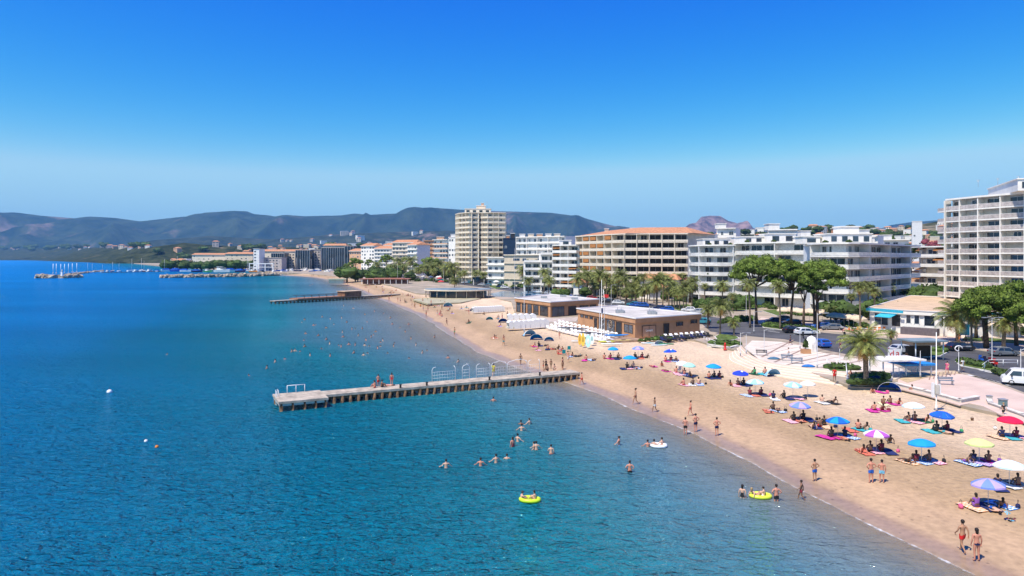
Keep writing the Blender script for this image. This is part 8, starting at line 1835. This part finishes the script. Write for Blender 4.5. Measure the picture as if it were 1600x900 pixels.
for (x, y, k, c, s, lab) in [(262, 426, 'cover', 'white', 1.5, 'first boat under a blue cover behind the breakwater'), (276, 426, 'cover', 'blue', 1.6, 'big blue-covered boat behind the breakwater head'), (290, 426.3, 'cover', 'white', 1.4, 'white boat with a blue cover behind the breakwater'), (308, 427, 'cover', 'navy', 1.3, 'navy boat with a low cover on the breakwater quay'), (325, 427, 'motor', 'green', 1.2, 'greenish cabin boat on the quay'), (347, 427, 'motor', 'white', 2.0, 'big white motor yacht, tallest hull on the quay'), (362, 426.5, 'cover', 'white', 1.7, 'large boat under a bright blue cover right of the yacht'), (376, 427, 'cover', 'navy', 1.5, 'navy boat right of the bright blue cover'), (257, 424.5, 'sail', 'white', 1.2, 'sailboat with a bare mast behind the first covered boat'), (277, 423, 'sail', 'white', 1.5, 'sailboat with a tall bare mast behind the covered boats'), (396, 427, 'motor', 'orange', 1.2, 'orange-hulled boat on the quay near the beach'), (412, 426, 'motor', 'white', 1.3, 'white boat on the quay near the beach end')]:
    b = at(x, y-2.6, 1.5); boat((b.x, b.y, .9), R(rnd.uniform(-30, 30)), k, c, lab, s)
for i in range(64):
    px = 385+i*2.7+rnd.uniform(-1.5, 1.5); py = rnd.uniform(419.5, 424.5) if px < 470 else rnd.uniform(419.5, 425); k = rnd.choice(['motor', 'motor', 'cover', 'sail', 'sail', 'motor']); c = rnd.choice(['white', 'white', 'white', 'blue', 'navy', 'white'])
    if px > 520: k = 'motor'; py = rnd.uniform(419, 425)
    b = at(px, py, 1.5); z0 = 1.4
    boat((b.x, b.y, z0), R(rnd.uniform(0, 180)), k, c, f'{ordn[i % 16]} {c} {dict(motor="cabin boat", cover="covered boat", sail="bare-masted sailboat")[k]} from the left in {["the western", "the middle", "the eastern", "the last"][i//16]} basin before the glass buildings', rnd.uniform(.8, 1.3), 'boats before the marina buildings')
# harbour trees and shore woods
ftree = []
for s in range(5):
    mb = MB(); rr = random.Random(s); mb.blob((0, 0, .55), .5, n=8, m=5, squash=(1, 1, .7), jit=.12, seed=s)
    for q in range(5): mb.blob((rr.uniform(-.4, .4), rr.uniform(-.3, .3), rr.uniform(.4, .75)), rr.uniform(.2, .35), n=7, m=4, jit=.15, seed=q+s*7)
    for q in range(5): leaf_cloud(mb, (rr.uniform(-.35, .35), rr.uniform(-.25, .25), rr.uniform(.4, .8)), .32, 60, .10, rr)
    tk_ = MB(); tk_.tube([(0, 0, -.1), (0, 0, .5)], [.05, .035], 6); ftree.append((tk_.mesh('trunk', bark), mb.mesh('crown', leaf_m)))
def ftree_at(px, D, hm, lab, group, wide=1.2):
    x, y = on2(px, D); z = ground_at(x, y); t, c = random.choice(ftree); root = empty('broad_tree', (x, y, z), rnd.uniform(0, 6), lab, 'tree', group); root.scale = (hm*wide, hm*wide, hm); link_mesh('trunk', t, root); link_mesh('crown', c, root)
for i in range(58): ftree_at(rnd.uniform(262, 400), rnd.uniform(880, 1000), rnd.uniform(7, 13), 'dark green tree behind the covered boats of the marina', 'trees behind the marina', 1.4)
for i in range(26): ftree_at(rnd.uniform(440, 600), rnd.uniform(900, 1100), rnd.uniform(20, 30), 'tree crown showing over the marina rooftops', 'trees over the marina rooftops')
for i in range(15): ftree_at(rnd.uniform(540, 720), rnd.uniform(450, 520), rnd.uniform(6, 10), 'broad green tree along the far promenade', 'trees along the far promenade', 1.3)
for i in range(8): ftree_at(rnd.uniform(860, 1080), rnd.uniform(244, 262), rnd.uniform(3, 5), 'round street tree in front of the cream hotel', 'street trees before the cream hotel', 1.2)
for i in range(7): ftree_at(rnd.uniform(1090, 1180), rnd.uniform(196, 216), rnd.uniform(2.5, 4.5), 'young street tree before the rounded terraces', 'street trees before the rounded terraces', 1.3)
for i in range(12): ftree_at(rnd.uniform(1290, 1440), rnd.uniform(158, 176), rnd.uniform(3, 5.5), 'garden tree at the foot of the deep-balconied block', 'garden trees by the deep-balconied block', 1.3)
for i in range(10): ftree_at(rnd.uniform(1430, 1500), rnd.uniform(196, 215), rnd.uniform(4, 8), 'green tree between the tan-roofed restaurant and the terraces', 'trees behind the restaurant', 1.3)
for i in range(120): ftree_at(rnd.uniform(1050, 1490), rnd.uniform(850, 1450), rnd.uniform(9, 16), 'tree among the houses on the hill behind the white blocks', 'trees on the hill of houses', 1.3)
for i in range(60):
    px = rnd.uniform(-20, 620); D = interp(PD, px)*rnd.uniform(.89, .98); ftree_at(px, D, rnd.uniform(14, 26)*(D/2500)**.6, 'dark pine standing out in the wooded land across the bay', 'pines across the bay', 1.6)
# ------------------------------------------------------------------ haze
mb = MB(); mb.box((0, 5900, 399), (24500, 12600, 804))
hm = bpy.data.materials.new('haze_air'); hm.use_nodes = True; t = hm.node_tree; t.nodes.remove(t.nodes['Principled BSDF'])
pv = node(t, 'ShaderNodeVolumePrincipled'); pv.inputs['Color'].default_value = (0.24, 0.58, 1.0, 1); pv.inputs['Density'].default_value = 0.00005; pv.inputs['Anisotropy'].default_value = 0.1
t.links.new(pv.outputs[0], t.nodes['Material Output'].inputs['Volume'])
tag(mb.build('haze', hm), 'thin blue sea air between the viewer and the mountains', kind='stuff')
